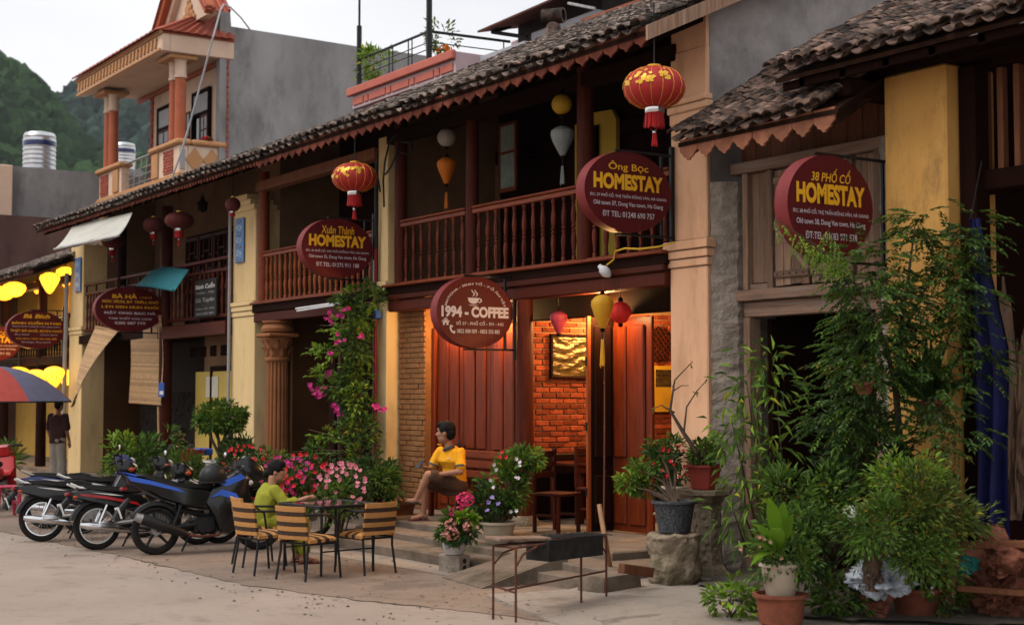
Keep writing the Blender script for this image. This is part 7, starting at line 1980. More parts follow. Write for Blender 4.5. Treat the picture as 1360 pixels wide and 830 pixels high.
# ================================================================== right side clutter
tp_ = thing('blue_tarp', (-8.084, -0.05, 0.781), 'dark blue tarpaulin hanging beside the ochre pillar', 'tarpaulin')
x0, x1 = -8.229, -7.885; zt_, zb_ = 3.349, 0.703
vs, fs = [], []; nu, nv = 26, 24
for j in range(nv + 1):
 t_ = j / nv; wsc = .30 + .70 * min(1, t_ * 2.4)
 for i in range(nu + 1):
  u = i / nu; x = (x0 + .04) + (x1 - x0) * (u * wsc); y = -.02 + .05 * math.sin(u * 15 + t_ * 1.5) * (.4 + t_) + .02 * math.sin(t_ * 9 + u * 4)
  vs.append((x, y, zt_ + (zb_ - zt_) * t_ + .03 * math.sin(u * 7) * t_))
for j in range(nv):
 for i in range(nu): a = j * (nu + 1) + i; fs.append((a, a + 1, a + nu + 2, a + nu + 1))
MB().add(vs, fs).add([(v[0], v[1] + .012, v[2]) for v in vs], [tuple(reversed(f)) for f in fs]).build('sheet', 'blue_tarp', tp_, True)
MB().tube([(x0 + .05, -.02, zt_), (x0 + .08, .1, zt_ + .5)], .006, 5).build('cord', 'cable', tp_)
def root_piece(name, label, c, size, seed, n_arms, m='roots', arms_len=1.0):
 t = thing(name, c, label, 'driftwood', 'driftwood roots on the ground at the right')
 r = random.Random(seed); q = MB(); bm = bmesh.new()
 bmesh.ops.create_icosphere(bm, subdivisions=5, radius=1)
 ph = Vector((seed * 3.1, 0, 0))
 dirs = [Vector((r.uniform(-1, 1), r.uniform(-1, 1), r.uniform(-.3, .9))).normalized() for _ in range(n_arms)]
 for v in bm.verts:
  d_ = v.co.normalized(); k = .45 + .35 * mnoise.noise(d_ * 2.3 + ph) + .30 * (.5 - abs(mnoise.noise(d_ * 5 + ph))) + .14 * (.5 - abs(mnoise.noise(d_ * 13 + ph))) - .12
  for a in dirs: k += .75 * arms_len * max(0, d_.dot(a) - .72) ** 1.3 * 4
  v.co = Vector((c[0] + d_.x * k * size[0], c[1] + d_.y * k * size[1], c[2] + max(0, .45 + d_.z * k) * size[2]))
 vs = [tuple(v.co) for v in bm.verts]; fs = [tuple(x.index for x in f.verts) for f in bm.faces]; bm.free()
 q.add(vs, fs); q.build('root', m, t, True); return t
root_piece('driftwood_root', 'large reddish driftwood root in the bottom right corner', (-7.788, -0.204, 0.08), (.40, .36, .40), 3, 7)
root_piece('driftwood_root', 'reddish driftwood root piled above the large one at the right edge', (-7.645, -0.33, 0.445), (.32, .25, .26), 8, 5)
sc_ = Vector((-8.285, -1.082, 0.09)); t = thing('driftwood_root', sc_, 'star shaped reddish driftwood piece among the pots', 'driftwood', 'driftwood roots on the ground at the right')
q = MB(); r = random.Random(4)
for (dx, dy, dz) in ((.16, -.10, .05), (-.20, .02, .03), (.02, .02, .30), (-.10, -.14, .14), (.18, .10, .18), (-.08, .12, .20)):
 v = Vector((dx, dy, dz)); s0 = sc_ + Vector((0, 0, .09))
 q.tube([s0 - v * .25, s0 + v * .35 + Vector((r.uniform(-.02, .02), 0, .02)), s0 + v * .8, s0 + v * 1.1 + Vector((0, 0, -.02))], [.075, .055, .032, .008], 9)
q.build('root', 'roots', t, True)
root_piece('driftwood_log', 'dark driftwood log beside the plastic sheet', (-8.009, -1.425, 0.367), (.14, .12, .30), 15, 2, 'bark')
root_piece('driftwood_root', 'tall pale carved root standing in the dark at the right edge', (-8.229, 0.57, 0.803), (.20, .18, 1.5), 21, 4, 'wood_old')
rl_ = thing('timber_rail', (-7.849, -0.297, 0.673), 'brown timber rail on short posts behind the driftwood', 'rail')
a, b = Vector((-7.94, -0.62, 0.678)), Vector((-7.262, -0.321, 0.731))
d_ = (b - a); an = math.atan2(d_.y, d_.x)
MB().cbox(0, d_.length, -.04, .04, -.03, .03, .008, Tm(a, 0, -math.asin(d_.z / d_.length), an)).build('rail', 'ply', rl_)
MB().cbox(-.035, .035, -.035, .035, -.45, -.032, .008, Tm(a + d_ * .06, 0, R(8), an)).build('post', 'ply', rl_)
MB().cbox(-.035, .035, -.035, .035, -.5, -.032, .008, Tm(a + d_ * .95, 0, 0, an)).build('post', 'ply', rl_)
MB().cbox(.05, d_.length, -.03, .03, -.36, -.31, .008, Tm(a, 0, 0, an)).build('lower_rail', 'ply', rl_)
tc_ = thing('teal_bag', (-7.912, -0.47, 0.516), 'crumpled teal plastic bag behind the timber rail', 'bag')
def crumple(c, size, seed, m, parent, name, sub=3, amp=.5):
 bm = bmesh.new(); bmesh.ops.create_icosphere(bm, subdivisions=sub, radius=1); ph = Vector((seed * 2.7, 1, 0))
 for v in bm.verts:
  d_ = v.co.normalized(); k = 1 + amp * mnoise.noise(d_ * 2.6 + ph) + amp * .5 * mnoise.noise(d_ * 7 + ph) + amp * .22 * abs(mnoise.noise(d_ * 17 + ph))
  v.co = Vector((c[0] + d_.x * k * size[0], c[1] + d_.y * k * size[1], c[2] + d_.z * k * size[2]))
 vs = [tuple(v.co) for v in bm.verts]; fs = [tuple(x.index for x in f.verts) for f in bm.faces]; bm.free()
 MB().add(vs, fs).build(name, m, parent, False)
crumple((-7.912, -0.47, 0.516), (.10, .10, .07), 3, 'teal_cloth', tc_, 'bag')
ps_ = thing('plastic_sheet', (-8.06, -1.327, 0.441), 'crumpled pale plastic sheet under the olive shrub', 'plastic sheet')
crumple((-8.114, -1.227, 0.44), (.25, .2, .13), 6, 'plastic_sheet', ps_, 'sheet', 5, .5)
ps_ = thing('white_shard', (-8.295, -1.37, 0.944), 'small white broken dish among the leaves', 'dish')
crumple((-8.223, -1.444, 0.952), (.06, .03, .055), 9, 'pot_white', ps_, 'shard', 2, .4)
# ================================================================== plants
def leaf(mb, p, d, n, L, W, curl=.18):
 """one folded leaf from p along d, face normal about n"""
 s_ = d.cross(n)
 if s_.length < 1e-6: s_ = d.orthogonal()
 s_.normalize(); n = s_.cross(d).normalized()
 b = p; m_ = p + d * L * .45; t_ = p + d * L - n * L * curl
 l_ = m_ + s_ * W / 2 + n * W * .22; r_ = m_ - s_ * W / 2 + n * W * .22
 k = len(mb.v)
 mb.v += [tuple(b), tuple(r_), tuple(t_), tuple(l_)]
 mb.f += [(k, k + 1, k + 2), (k, k + 2, k + 3)]
def rvec(r):
 while True:
  v = Vector((r.uniform(-1, 1), r.uniform(-1, 1), r.uniform(-1, 1)))
  if .05 < v.length < 1: return v.normalized()
def crown(mb, c, rad, n, L, ratio, r, clumps=14, droop=.15, spread=.42, up=.25, inside=.35):
 """leaf clumps spread unevenly through an ellipsoid"""
 c = Vector(c); cl = []
 for k in range(clumps):
  d = rvec(r); q = r.uniform(inside, 1) ** .6
  cl.append((Vector((d.x * rad[0] * q, d.y * rad[1] * q, d.z * rad[2] * q)), r.uniform(.6, 1.25)))
 m_ = (rad[0] + rad[1] + rad[2]) / 3
 for k in range(n):
  o, sc = cl[r.randrange(clumps)]
  d = rvec(r); p = o + d * m_ * spread * sc * r.random() ** .5
  out = (p.normalized() * .7 + d * .6 + Vector((0, 0, up - droop))).normalized()
  nn = (Vector((0, 0, 1)) + rvec(r) * .7 + p.normalized() * .3).normalized()
  s_ = r.uniform(.65, 1.25)
  leaf(mb, c + p, out, nn, L * s_, L * ratio * s_)
 return cl
def sprig(mb, a, b, n, L, ratio, r, sag=.1, pair=True, spread=1.0):
 """leaves set along a twig from a to b"""
 a, b = Vector(a), Vector(b); ax = (b - a).normalized(); side = ax.cross(Vector((0, 0, 1)))
 side = side.normalized() if side.length > 1e-4 else Vector((1, 0, 0))
 for k in range(n):
  t_ = (k + .5) / n; p = a.lerp(b, t_) - Vector((0, 0, sag * t_ * t_))
  for s_ in ((-1, 1) if pair else ((-1) ** k,)):
   d = (side * s_ * spread + ax * .8 + rvec(r) * .25 - Vector((0, 0, .15))).normalized()
   leaf(mb, p, d, Vector((0, 0, 1)) + rvec(r) * .4, L * r.uniform(.8, 1.15), L * ratio)
 d = (ax - Vector((0, 0, .2))).normalized(); leaf(mb, b - Vector((0, 0, sag)), d, Vector((0, 0, 1)), L, L * ratio)
def blossom(mb, c, s_, r, petals=5, toward=None):
 c = Vector(c); ax = ((toward or Vector((.75, -.55, .35))) + rvec(r) * .55).normalized()
 u = ax.orthogonal().normalized(); w = ax.cross(u)
 for k in range(petals):
  a = 2 * PI * k / petals + r.random() * .4; d = (u * math.cos(a) + w * math.sin(a) + ax * .35).normalized()
  leaf(mb, c, d, ax, s_ * r.uniform(.85, 1.15), s_ * .95, -.1)
def pot(parent, c, r0, r1, h, m, sides=24, rim=.02, lip=.03, name='pot', sq=False):
 """tapered pot standing at c with rim; returns soil height"""
 prof = [(r0 * .9, 0), (r0, .012), (r1 * .96, h - lip), (r1 + rim, h - lip + .004), (r1 + rim, h - .004), (r1 - .008, h), (r1 - .02, h - .03)]
 o = MB().lathe(prof, sides, c, sq=sq).build(name, m, parent, not sq)
 MB().lathe([(r1 - .022, h - .05), (r1 * .5, h - .035), (.01, h - .03)], max(sides, 8), c, sq=sq).build('soil', 'soil', parent)
 return c[2] + h - .03
def stems(parent, base, tips, r0, m='twig', seed=0, name='stem', wob=.06):
 r = random.Random(seed)
 for tp in tips:
  a, b = Vector(base) + Vector((r.uniform(-.03, .03), r.uniform(-.03, .03), 0)), Vector(tp)
  mid = a.lerp(b, .5) + Vector((r.uniform(-wob, wob), r.uniform(-wob, wob), r.uniform(0, wob)))
  MB().tube([a, mid, b], [r0, r0 * .75, r0 * .35], 5).build(name, m, parent, True)
def foliage(parent, fn, m, seed, name='foliage'):
 mb = MB(); r = random.Random(seed); fn(mb, r); return mb.build(name, m, parent, kind='stuff')
def V3(c, x=0, y=0, z=0): return (c[0] + x, c[1] + y, c[2] + z)
def shrub(name, label, base, crowns, seed, potspec=None, flowers=(), stem_m='twig', r0=.012, group='potted plants along the house fronts', stem_n=5, cat='plant'):
 """crowns: (centre, radii, leaves, length, ratio, material, clumps)"""
 t = thing(name, base, label, cat, group); z = base[2]
 if potspec: z = pot(t, base, *potspec)
 r = random.Random(seed); tips = []
 for k, (c, rad, n, L, ratio, m, clumps) in enumerate(crowns):
  mb = MB(); cl = crown(mb, c, rad, n, L, ratio, r, clumps)
  mb.build('foliage', m, t, kind='stuff')
  for o, s_ in cl[:stem_n]: tips.append(Vector(c) + o * .8)
 stems(t, (base[0], base[1], z), tips, r0, stem_m, seed)
 for (m, n, s_, c, rad) in flowers:
  mb = MB()
  for k in range(n):
   d = rvec(r)
   if d.dot(Vector((.75, -.6, .3))) < -.1: d = -d
   blossom(mb, V3(c, d.x * rad[0], d.y * rad[1], d.z * rad[2]), s_, r)
  mb.build('blossom', m, t, kind='stuff')
 return t
c = (-20.402, -1.729, 0.667)
b1 = (-20.476, -1.744, 1.524); b2 = (-20.057, -1.607, 1.071); b3 = (-20.685, -1.87, 1.433)
t = shrub('potted_tree', 'rounded small tree in a large white pot left of the fluted column', (c[0], c[1], .62), [
 (b1, (.32, .30, .18), 1500, .075, .5, 'lf_mid', 16), ((-20.198, -1.682, 1.505), (.26, .24, .17), 900, .075, .5, 'lf_mid', 10), (b2, (.20, .20, .13), 900, .07, .5, 'lf_dark', 9), (b3, (.16, .16, .12), 450, .07, .5, 'lf_light', 6)], 3, (.17, .24, .28, 'pot_white'), stem_m='bark', r0=.03, stem_n=2)
ub = thing('pot_stand', (c[0], c[1], 0), 'grey stone block under the large white pot', 'block')
MB().cbox(c[0] - .2, c[0] + .2, c[1] - .2, c[1] + .2, 0, .62, .02).build('block', 'stone_light', ub)
c = (-22.533, -2.211, 0.369)
shrub('leafy_shrub', 'loose green shrub growing behind the motorbikes by the red post', (c[0], c[1], .0), [
 ((-22.562, -2.291, 0.746), (.45, .4, .42), 900, .11, .34, 'lf_mid', 22), ((-22.727, -1.818, 0.798), (.35, .3, .45), 500, .13, .3, 'lf_dark', 14), ((-22.669, -2.475, 0.958), (.25, .25, .3), 280, .11, .34, 'lf_light', 10), ((-22.2, -2.447, 0.511), (.5, .4, .35), 700, .11, .34, 'lf_olive', 16), ((-22.756, -1.713, 1.142), (.25, .2, .28), 160, .15, .26, 'lf_mid', 8)], 5)
c = (-21.76, -1.765, 0.396)
shrub('low_fern', 'bright feathery low plants below the red basket', (c[0], c[1], .0), [((-21.651, -1.81, 0.69), (.42, .4, .30), 1100, .10, .22, 'lf_mid', 22), ((-21.264, -1.752, 0.536), (.4, .4, .3), 700, .10, .3, 'lf_dark', 14)], 6)
c = (-19.183, -1.867, 0.542)
shrub('red_flower_bush', 'dark bush dotted with small red flowers beside the fluted column', (c[0], c[1], .0), [((-19.374, -1.823, 0.866), (.42, .35, .32), 900, .08, .4, 'lf_dark', 18), ((-18.926, -1.678, 0.757), (.3, .3, .3), 500, .08, .4, 'lf_mid', 12)], 7, flowers=[('fl_red', 26, .03, (-19.148, -1.852, 0.939), (.42, .3, .22))])
c = (-17.142, -2.015, 0.281)
shrub('pink_flower_bush', 'dense bush covered in magenta and red flowers behind the glass table', (c[0], c[1], .0), [((-16.931, -2.106, 0.769), (.46, .42, .32), 2200, .06, .5, 'lf_dark', 26), ((-16.598, -2.321, 0.683), (.4, .3, .28), 900, .06, .5, 'lf_mid', 18)], 8,
  flowers=[('fl_hot', 46, .036, (-16.723, -2.346, 0.862), (.38, .32, .24)), ('fl_red', 44, .034, (-16.529, -2.234, 0.886), (.40, .3, .25)), ('fl_pink', 20, .036, (-16.669, -2.44, 0.794), (.25, .25, .22))])
c = (-16.482, -1.741, 0.316)
shrub('pale_pink_flower_bush', 'bush with pale pink flowers right of the magenta one behind the table', (c[0], c[1], .0), [((-16.372, -1.799, 0.741), (.38, .36, .32), 1700, .06, .5, 'lf_dark', 24), ((-16.076, -2.067, 0.631), (.36, .3, .22), 700, .06, .5, 'lf_mid', 14)], 9,
  flowers=[('fl_pale', 64, .036, (-16.09, -1.92, 0.77), (.36, .28, .27))])
bx, by = -19.25, -.35
t = thing('bougainvillea', (bx, by, 0), 'tall climbing bougainvillea with magenta bracts on the cream pillar', 'climber')
r = random.Random(11); mbs = {'lf_mid': MB(), 'lf_light': MB(), 'lf_dark': MB()}
path = [(500, 650, .36), (492, 610, .40), (486, 570, .42), (478, 530, .42), (474, 495, .40), (480, 460, .34), (484, 430, .2), (478, 408, .12)]
pw = [(-17.964, -0.45, 0.558), (-18.146, -0.45, 0.963), (-18.285, -0.45, 1.376), (-18.472, -0.45, 1.794), (-18.568, -0.45, 2.166), (-18.493, -0.42, 2.537), (-18.443, -0.4, 2.854), (-18.584, -0.4, 3.095)]
for (p, w) in zip(pw, path):
 for m, n in (('lf_dark', 190), ('lf_mid', 190), ('lf_light', 140)):
  crown(mbs[m], V3(p, r.uniform(-.07, .03) - .16, 0, 0), (w[2] * .75, .22, .26), int(n * (.5 + w[2])), .085, .55, r, 9)
for (pa, pb, m) in (((-18.517, -0.5, 2.112), (-19.456, -0.8, 2.205), 'lf_light'), ((-18.567, -0.5, 2.431), (-19.75, -0.7, 2.542), 'lf_light'), ((-18.56, -0.5, 1.9), (-19.152, -0.8, 1.986), 'lf_mid'), ((-18.538, -0.4, 3.072), (-19.093, -0.6, 3.287), 'lf_mid'), ((-18.538, -0.4, 3.072), (-18.67, -0.25, 3.568), 'lf_mid'), ((-18.55, -0.5, 1.054), (-19.733, -0.9, 1.023), 'lf_mid'), ((-18.667, -0.5, 1.156), (-19.602, -0.7, 1.351), 'lf_light'), ((-18.571, -0.5, 2.75), (-19.25, -0.7, 2.856), 'lf_light'), ((-18.353, -0.4, 2.957), (-18.164, -0.3, 3.374), 'lf_mid')):
 sprig(mbs[m], pa, pb, 16, .10, .5, r, .08); crown(mbs[m], Vector(pa).lerp(Vector(pb), .6), (.22, .14, .12), 90, .085, .5, r, 6)
 MB().tube([pa, Vector(pa).lerp(Vector(pb), .5) + Vector((0, 0, .03)), pb], [.008, .006, .003], 5).build('branch', 'twig', t)
for m, q in mbs.items(): q.build('foliage', m, t, kind='stuff')
MB().tube([(bx + .1, by, .2), (bx + .05, by - .05, 1.2), (bx - .1, by, 2.0), (bx, by, 2.8), (bx, by, 3.3)], [.035, .03, .028, .02, .012], 7).build('stem', 'bark', t, True)
q = MB()
for (p, s_, n) in (((-18.963, -0.65, 3.008), .10, 9), ((-18.705, -0.6, 3.02), .07, 6), ((-19.276, -0.8, 1.954), .09, 9), ((-19.028, -0.8, 1.879), .08, 8), ((-18.747, -0.7, 1.688), .06, 5), ((-18.698, -0.7, 1.603), .06, 5), ((-19.018, -0.7, 2.147), .06, 4), ((-18.595, -0.7, 2.619), .06, 4), ((-17.694, -0.6, 1.696), .05, 4), ((-18.095, -0.65, 2.658), .04, 3), ((-17.708, -0.5, 1.644), .05, 3), ((-18.829, -0.7, 2.434), .05, 3)):
 for k in range(n): blossom(q, V3(p, r.gauss(0, s_), r.gauss(0, s_ * .5), r.gauss(0, s_ * .6)), .045, r, 4)
q.build('blossom', 'fl_hot', t, kind='stuff')
c = (-17.261, -0.686, 0.13)
t = thing('trough_planter', (c[0], c[1], .12), 'red brown square planter with leafy bush at the left end of the steps', 'plant', 'potted plants along the house fronts')
q = MB(); pc = (c[0], c[1]); w0, w1, h = .27, .33, .36
q.add([(pc[0] + a * w, pc[1] + b * w * .8, z) for (w, z) in ((w0, .12), (w1, .12 + h - .05), (w1 + .03, .12 + h - .05), (w1 + .03, .12 + h), (w1 - .03, .12 + h), (w1 - .05, .12 + h - .05)) for a, b in ((-1, -1), (1, -1), (1, 1), (-1, 1))],
  [(3, 2, 1, 0)] + [(i * 4 + k, i * 4 + (k + 1) % 4, i * 4 + 4 + (k + 1) % 4, i * 4 + 4 + k) for i in range(5) for k in range(4)])
q.build('pot', 'terracotta', t); MB().box(pc[0] - w1 + .05, pc[0] + w1 - .05, pc[1] - .22, pc[1] + .22, .30, .44).build('soil', 'soil', t)
q = MB(); r = random.Random(4); crown(q, (-16.837, -1.05, 0.777), (.34, .3, .32), 1100, .085, .42, r, 18); q.build('foliage', 'lf_dark', t, kind='stuff')
q = MB(); crown(q, (-16.53, -1.127, 0.757), (.26, .24, .28), 600, .085, .42, r, 14); q.build('foliage', 'lf_mid', t, kind='stuff')
stems(t, (c[0], c[1], .44), [(-16.859, -1.094, 0.884), (-16.777, -0.974, 0.932), (-16.555, -0.983, 0.751)], .012)
c = (cc[0] - .1, cc[1] - .02, .187)
t = shrub('hydrangea', 'pink hydrangea in a white blue-painted pot on the cinder block', c, [((-13.283, -1.992, 0.481), (.17, .17, .13), 420, .085, .6, 'lf_mid', 12), ((-13.069, -2.03, 0.46), (.15, .15, .10), 200, .08, .6, 'lf_dark', 8), ((-13.055, -2.021, 0.577), (.09, .08, .06), 70, .09, .7, 'lf_bright', 4)], 15, (.105, .155, .21, 'pot_white'), group='potted plants on the porch steps')
r = random.Random(2)
for (p, s_, m, n) in (((-13.218, -1.922, 0.772), .085, 'fl_pink', 60), ((-13.189, -2.049, 0.646), .07, 'fl_pink', 45), ((-13.134, -2.136, 0.53), .065, 'fl_dusty', 36), ((-13.056, -2.192, 0.446), .075, 'fl_dusty', 40), ((-12.956, -2.045, 0.516), .05, 'fl_dusty', 22), ((-13.176, -2.021, 0.568), .05, 'fl_pink', 22)):
 q = MB()
 for k in range(n):
  d = rvec(r); blossom(q, V3(p, d.x * s_, d.y * s_, d.z * s_ * .75), .024, r, 4, d)
 q.build('flower_head', m, t, kind='stuff')
q = MB()
for k in range(14):
 x = -.08 + k * .012; z = .10 + .03 * math.sin(k * 2.2); q.tube([(c[0] + .07 + x * .55, c[1] - .132 + .0 * x, c[2] + z), (c[0] + .075 + x * .55, c[1] - .134, c[2] + z + .02 * math.cos(k))], .004, 4)
q.build('painted_motif', 'blue_plate', t, kind='stuff')
c = (-13.884, -1.081, 0.205)
shrub('white_flower_shrub', 'shrub with white and violet flowers in a pale ceramic pot on the porch step', (c[0], c[1], .205), [
 ((-13.991, -0.911, 0.795), (.26, .26, .32), 1300, .085, .45, 'lf_mid', 22), ((-13.978, -0.736, 1.062), (.20, .2, .2), 500, .085, .45, 'lf_mid', 10), ((-13.922, -1.156, 0.64), (.2, .2, .22), 520, .085, .45, 'lf_dark', 10), ((-13.817, -0.679, 1.135), (.12, .12, .08), 120, .085, .45, 'lf_light', 5)], 17, (.13, .20, .25, 'pot_pale'), group='potted plants on the porch steps',
 flowers=[('fl_white', 12, .028, (-13.718, -1.049, 0.857), (.28, .22, .32)), ('fl_violet', 4, .035, (-13.675, -1.332, 0.68), (.12, .1, .1)), ('fl_red', 3, .03, (-13.851, -1.102, 1.186), (.1, .1, .05))])
c = (mo.x, mo.y, .56)
shrub('dark_pot_shrub', 'open green shrub with brown stems in a dark speckled pot on the mortar', (c[0], c[1], .56), [
 ((-11.307, -1.046, 1.08), (.24, .24, .14), 600, .062, .55, 'lf_mid', 16), ((-11.314, -1.235, 1.027), (.14, .14, .10), 260, .062, .55, 'lf_light', 8), ((-11.351, -0.764, 1.232), (.2, .18, .18), 380, .062, .5, 'lf_dark', 12), ((-11.48, -0.792, 1.377), (.10, .1, .08), 90, .062, .5, 'lf_mid', 5)], 18, (.15, .205, .31, 'pot_dark'), flowers=[('fl_red', 10, .022, (-11.212, -0.915, 1.204), (.2, .15, .15))], group='potted plants beside the peach pillar', stem_m='bark', stem_n=4)
c = (sp2[0], sp2[1], .662)
shrub('pale_pot_plant', 'small red flowering plant in a tall pale pot on the dark plinth', c, [(V3(c, 0, 0, .42), (.2, .18, .16), 420, .06, .5, 'lf_dark', 12), (V3(c, -.05, 0, .62), (.16, .14, .14), 220, .06, .5, 'lf_mid', 8)], 19, (.095, .135, .27, 'pot_pale'), flowers=[('fl_red', 12, .022, V3(c, .02, -.05, .5), (.2, .15, .2))], group='potted plants beside the peach pillar')
c = (sp[0] - .02, sp[1], .93)
t = shrub('red_pot_bonsai', 'red plastic pot with leafy plant and bare crooked branches on the pedestal', c, [(V3(c, 0, 0, .36), (.21, .2, .10), 420, .062, .5, 'lf_mid', 12), (V3(c, .12, .05, .44), (.14, .12, .10), 150, .062, .5, 'lf_light', 6), (V3(c, -.1, .1, .40), (.12, .1, .1), 110, .06, .5, 'lf_dark', 5)], 20, (.13, .185, .25, 'pot_red', 8, .015, .03, 'pot', True), group='potted plants beside the peach pillar', stem_m='bark')
for pts, r_ in (([V3(c, 0, 0, .22), (-11.096, -0.564, 1.31), (-11.156, -0.674, 1.494), (-11.219, -0.792, 1.716), (-11.182, -0.764, 2.011), (-11.076, -0.621, 2.195)], [.03, .024, .02, .014, .008, .004]),
    ([(-11.156, -0.674, 1.494), (-11.206, -0.592, 1.751), (-11.146, -0.516, 1.9), (-11.088, -0.438, 2.011)], [.012, .008, .006, .003]),
    ([(-11.196, -0.754, 1.694), (-11.265, -0.868, 1.767), (-11.332, -0.965, 1.716)], [.01, .006, .003]), ([(-11.199, -0.779, 1.9), (-11.147, -0.707, 1.959), (-11.107, -0.645, 1.959)], [.007, .005, .003])):
 MB().tube(pts, r_, 6).build('bare_branch', 'bark', t, True)
q = MB(); r = random.Random(9)
for p in ((-11.187, -0.769, 1.974), (-11.085, -0.632, 2.165), (-11.097, -0.45, 1.989), (-11.316, -0.941, 1.723), (-11.151, -0.522, 1.885)):
 for k in range(3): leaf(q, Vector(p), rvec(r), rvec(r), .05, .02)
q.build('foliage', 'lf_olive', t, kind='stuff')
c = (-10.948, 0.23, 0.1)
t = thing('lance_leaf_shrub', c, 'upright shrub with long drooping lance leaves before the dark gate', 'plant', 'plants crowding the timber gate')
r = random.Random(31); q1, q2 = MB(), MB()
tipsl = [(-9.564, -1.058, 2.23), (-9.595, -1.262, 1.966), (-9.606, -1.43, 1.64), (-9.409, -1.322, 1.739), (-9.424, -1.485, 1.324), (-9.334, -1.178, 1.448), (-9.307, -1.466, 1.075), (-9.221, -1.158, 1.132), (-9.403, -1.594, 0.884), (-9.603, -0.916, 2.033)]
for tp in tipsl:
 tp = Vector(tp)
 MB().tube([c, Vector(c).lerp(tp, .5) + Vector((r.uniform(-.1, .1), r.uniform(-.1, .1), 0)), tp], [.014, .01, .004], 5).build('stem', 'twig', t)
 for k in range(36):
  p = tp + Vector((r.gauss(0, .11), r.gauss(0, .11), r.gauss(-.06, .10))); d = (p - tp + Vector((0, 0, .08))).normalized() * .8 + Vector((0, 0, -.35)) + rvec(r) * .35
  leaf(q1 if k % 3 else q2, p, d.normalized(), Vector((0, 0, 1)) + rvec(r) * .5, r.uniform(.11, .17), .028, .25)
q1.build('foliage', 'lf_mid', t, kind='stuff'); q2.build('foliage', 'lf_light', t, kind='stuff')
tb_ = (-8.555, -0.471, 0.766)
t = thing('feathery_tree', (tb_[0], tb_[1], .1), 'tall feathery small tree with thin trunks before the ochre pillar', 'tree', 'plants crowding the timber gate')
r = random.Random(33); qa, qb, qc = MB(), MB(), MB()
for pts, r_ in (([(tb_[0], tb_[1], .1), (-8.54, -0.51, 1.396), (-8.539, -0.557, 1.9), (-8.495, -0.54, 2.404), (-8.372, -0.578, 2.837), (-8.321, -0.543, 3.274)], [.035, .032, .028, .022, .014, .006]),
    ([(-8.537, -0.543, 1.774), (-8.493, -0.708, 2.275), (-8.502, -0.94, 2.644), (-8.526, -1.189, 2.945)], [.024, .018, .012, .005]),
    ([(-8.501, -0.544, 2.341), (-8.312, -0.475, 2.712), (-8.111, -0.38, 3.015)], [.016, .011, .005])):
 MB().tube(pts, r_, 7).build('trunk', 'bark', t, True)
spots = [((-8.297, -0.507, 3.274), 16, .20), ((-8.3, -0.665, 2.984), 22, .26), ((-8.102, -0.372, 3.077), 22, .24), ((-8.332, -0.86, 2.607), 34, .34), ((-8.145, -0.577, 2.637), 26, .30), ((-7.989, -0.349, 2.73), 22, .26), ((-8.475, -0.884, 2.489), 30, .3), ((-8.355, -1.094, 2.784), 18, .24), ((-8.348, -1.099, 2.936), 18, .26), ((-8.469, -0.85, 2.241), 34, .36), ((-8.559, -0.977, 2.148), 30, .3), ((-8.265, -0.539, 2.241), 18, .28), ((-8.005, -0.339, 2.392), 16, .24), ((-8.822, -0.974, 1.743), 26, .28), ((-8.611, -0.84, 1.806), 34, .34), ((-8.06, -0.558, 1.9), 16, .26), ((-7.99, -0.421, 1.595), 14, .24), ((-8.13, -0.622, 1.473), 16, .26), ((-7.932, -0.313, 3.252), 10, .18), ((-7.948, -0.228, 2.146), 10, .18)]
for (c_, n, s_) in spots:
 for k in range(int(n * 2.2)):
  d = rvec(r); a = Vector(c_) + Vector((d.x * s_ * .8, d.y * s_ * .8, d.z * s_ * .7)) ; dd = Vector((d.x, d.y, d.z * .4 - .15)).normalized()
  sprig((qa, qb, qc)[k % 3], a, a + dd * r.uniform(.12, .24), 7, .055, .42, r, .04)
qa.build('foliage', 'lf_blue', t, kind='stuff'); qb.build('foliage', 'lf_mid', t, kind='stuff'); qc.build('foliage', 'lf_dark', t, kind='stuff')
q = MB()
for (pa, pb) in (((-8.235, -1.473, 2.922), (-8.293, -2.139, 3.219)), ((-8.252, -1.497, 2.898), (-8.203, -1.99, 3.104)), ((-8.203, -1.423, 2.91), (-8.144, -1.89, 2.999)), ((-8.219, -1.448, 2.91), (-8.146, -1.725, 3.155))):
 MB().tube([pa, pb], [.006, .003], 5).build('branch', 'twig', t)
 a, b = Vector(pa), Vector(pb)
 for k in range(10):
  p = a.lerp(b, .1 + .1 * k); dd = Vector((r.uniform(-.4, .4), r.uniform(-.4, .2), -.5)).normalized(); sprig(q, p, p + dd * .13, 5, .042, .34, r, .02)
q.build('foliage', 'lf_light', t, kind='stuff')
c = (-10.217, 0.275, 0.1)
shrub('dark_bush', 'dense dark green bush filling the shade below the feathery tree', (c[0], c[1], .1), [
 ((-8.801, -0.734, 1.487), (.34, .32, .30), 520, .085, .45, 'lf_dark', 22), ((-8.682, -0.727, 1.396), (.42, .4, .33), 700, .085, .45, 'lf_dark', 24), ((-8.779, -1.204, 1.033), (.40, .35, .35), 950, .08, .45, 'lf_mid', 24), ((-8.677, -1.563, 0.691), (.34, .32, .30), 900, .065, .5, 'lf_mid', 22), ((-8.517, -1.306, 0.571), (.36, .32, .28), 800, .06, .5, 'lf_dark', 20), ((-9.006, -1.367, 1.025), (.25, .25, .22), 380, .09, .35, 'lf_mid', 12)], 35, group='plants crowding the timber gate')
c = (-8.222, -0.698, 0.09)
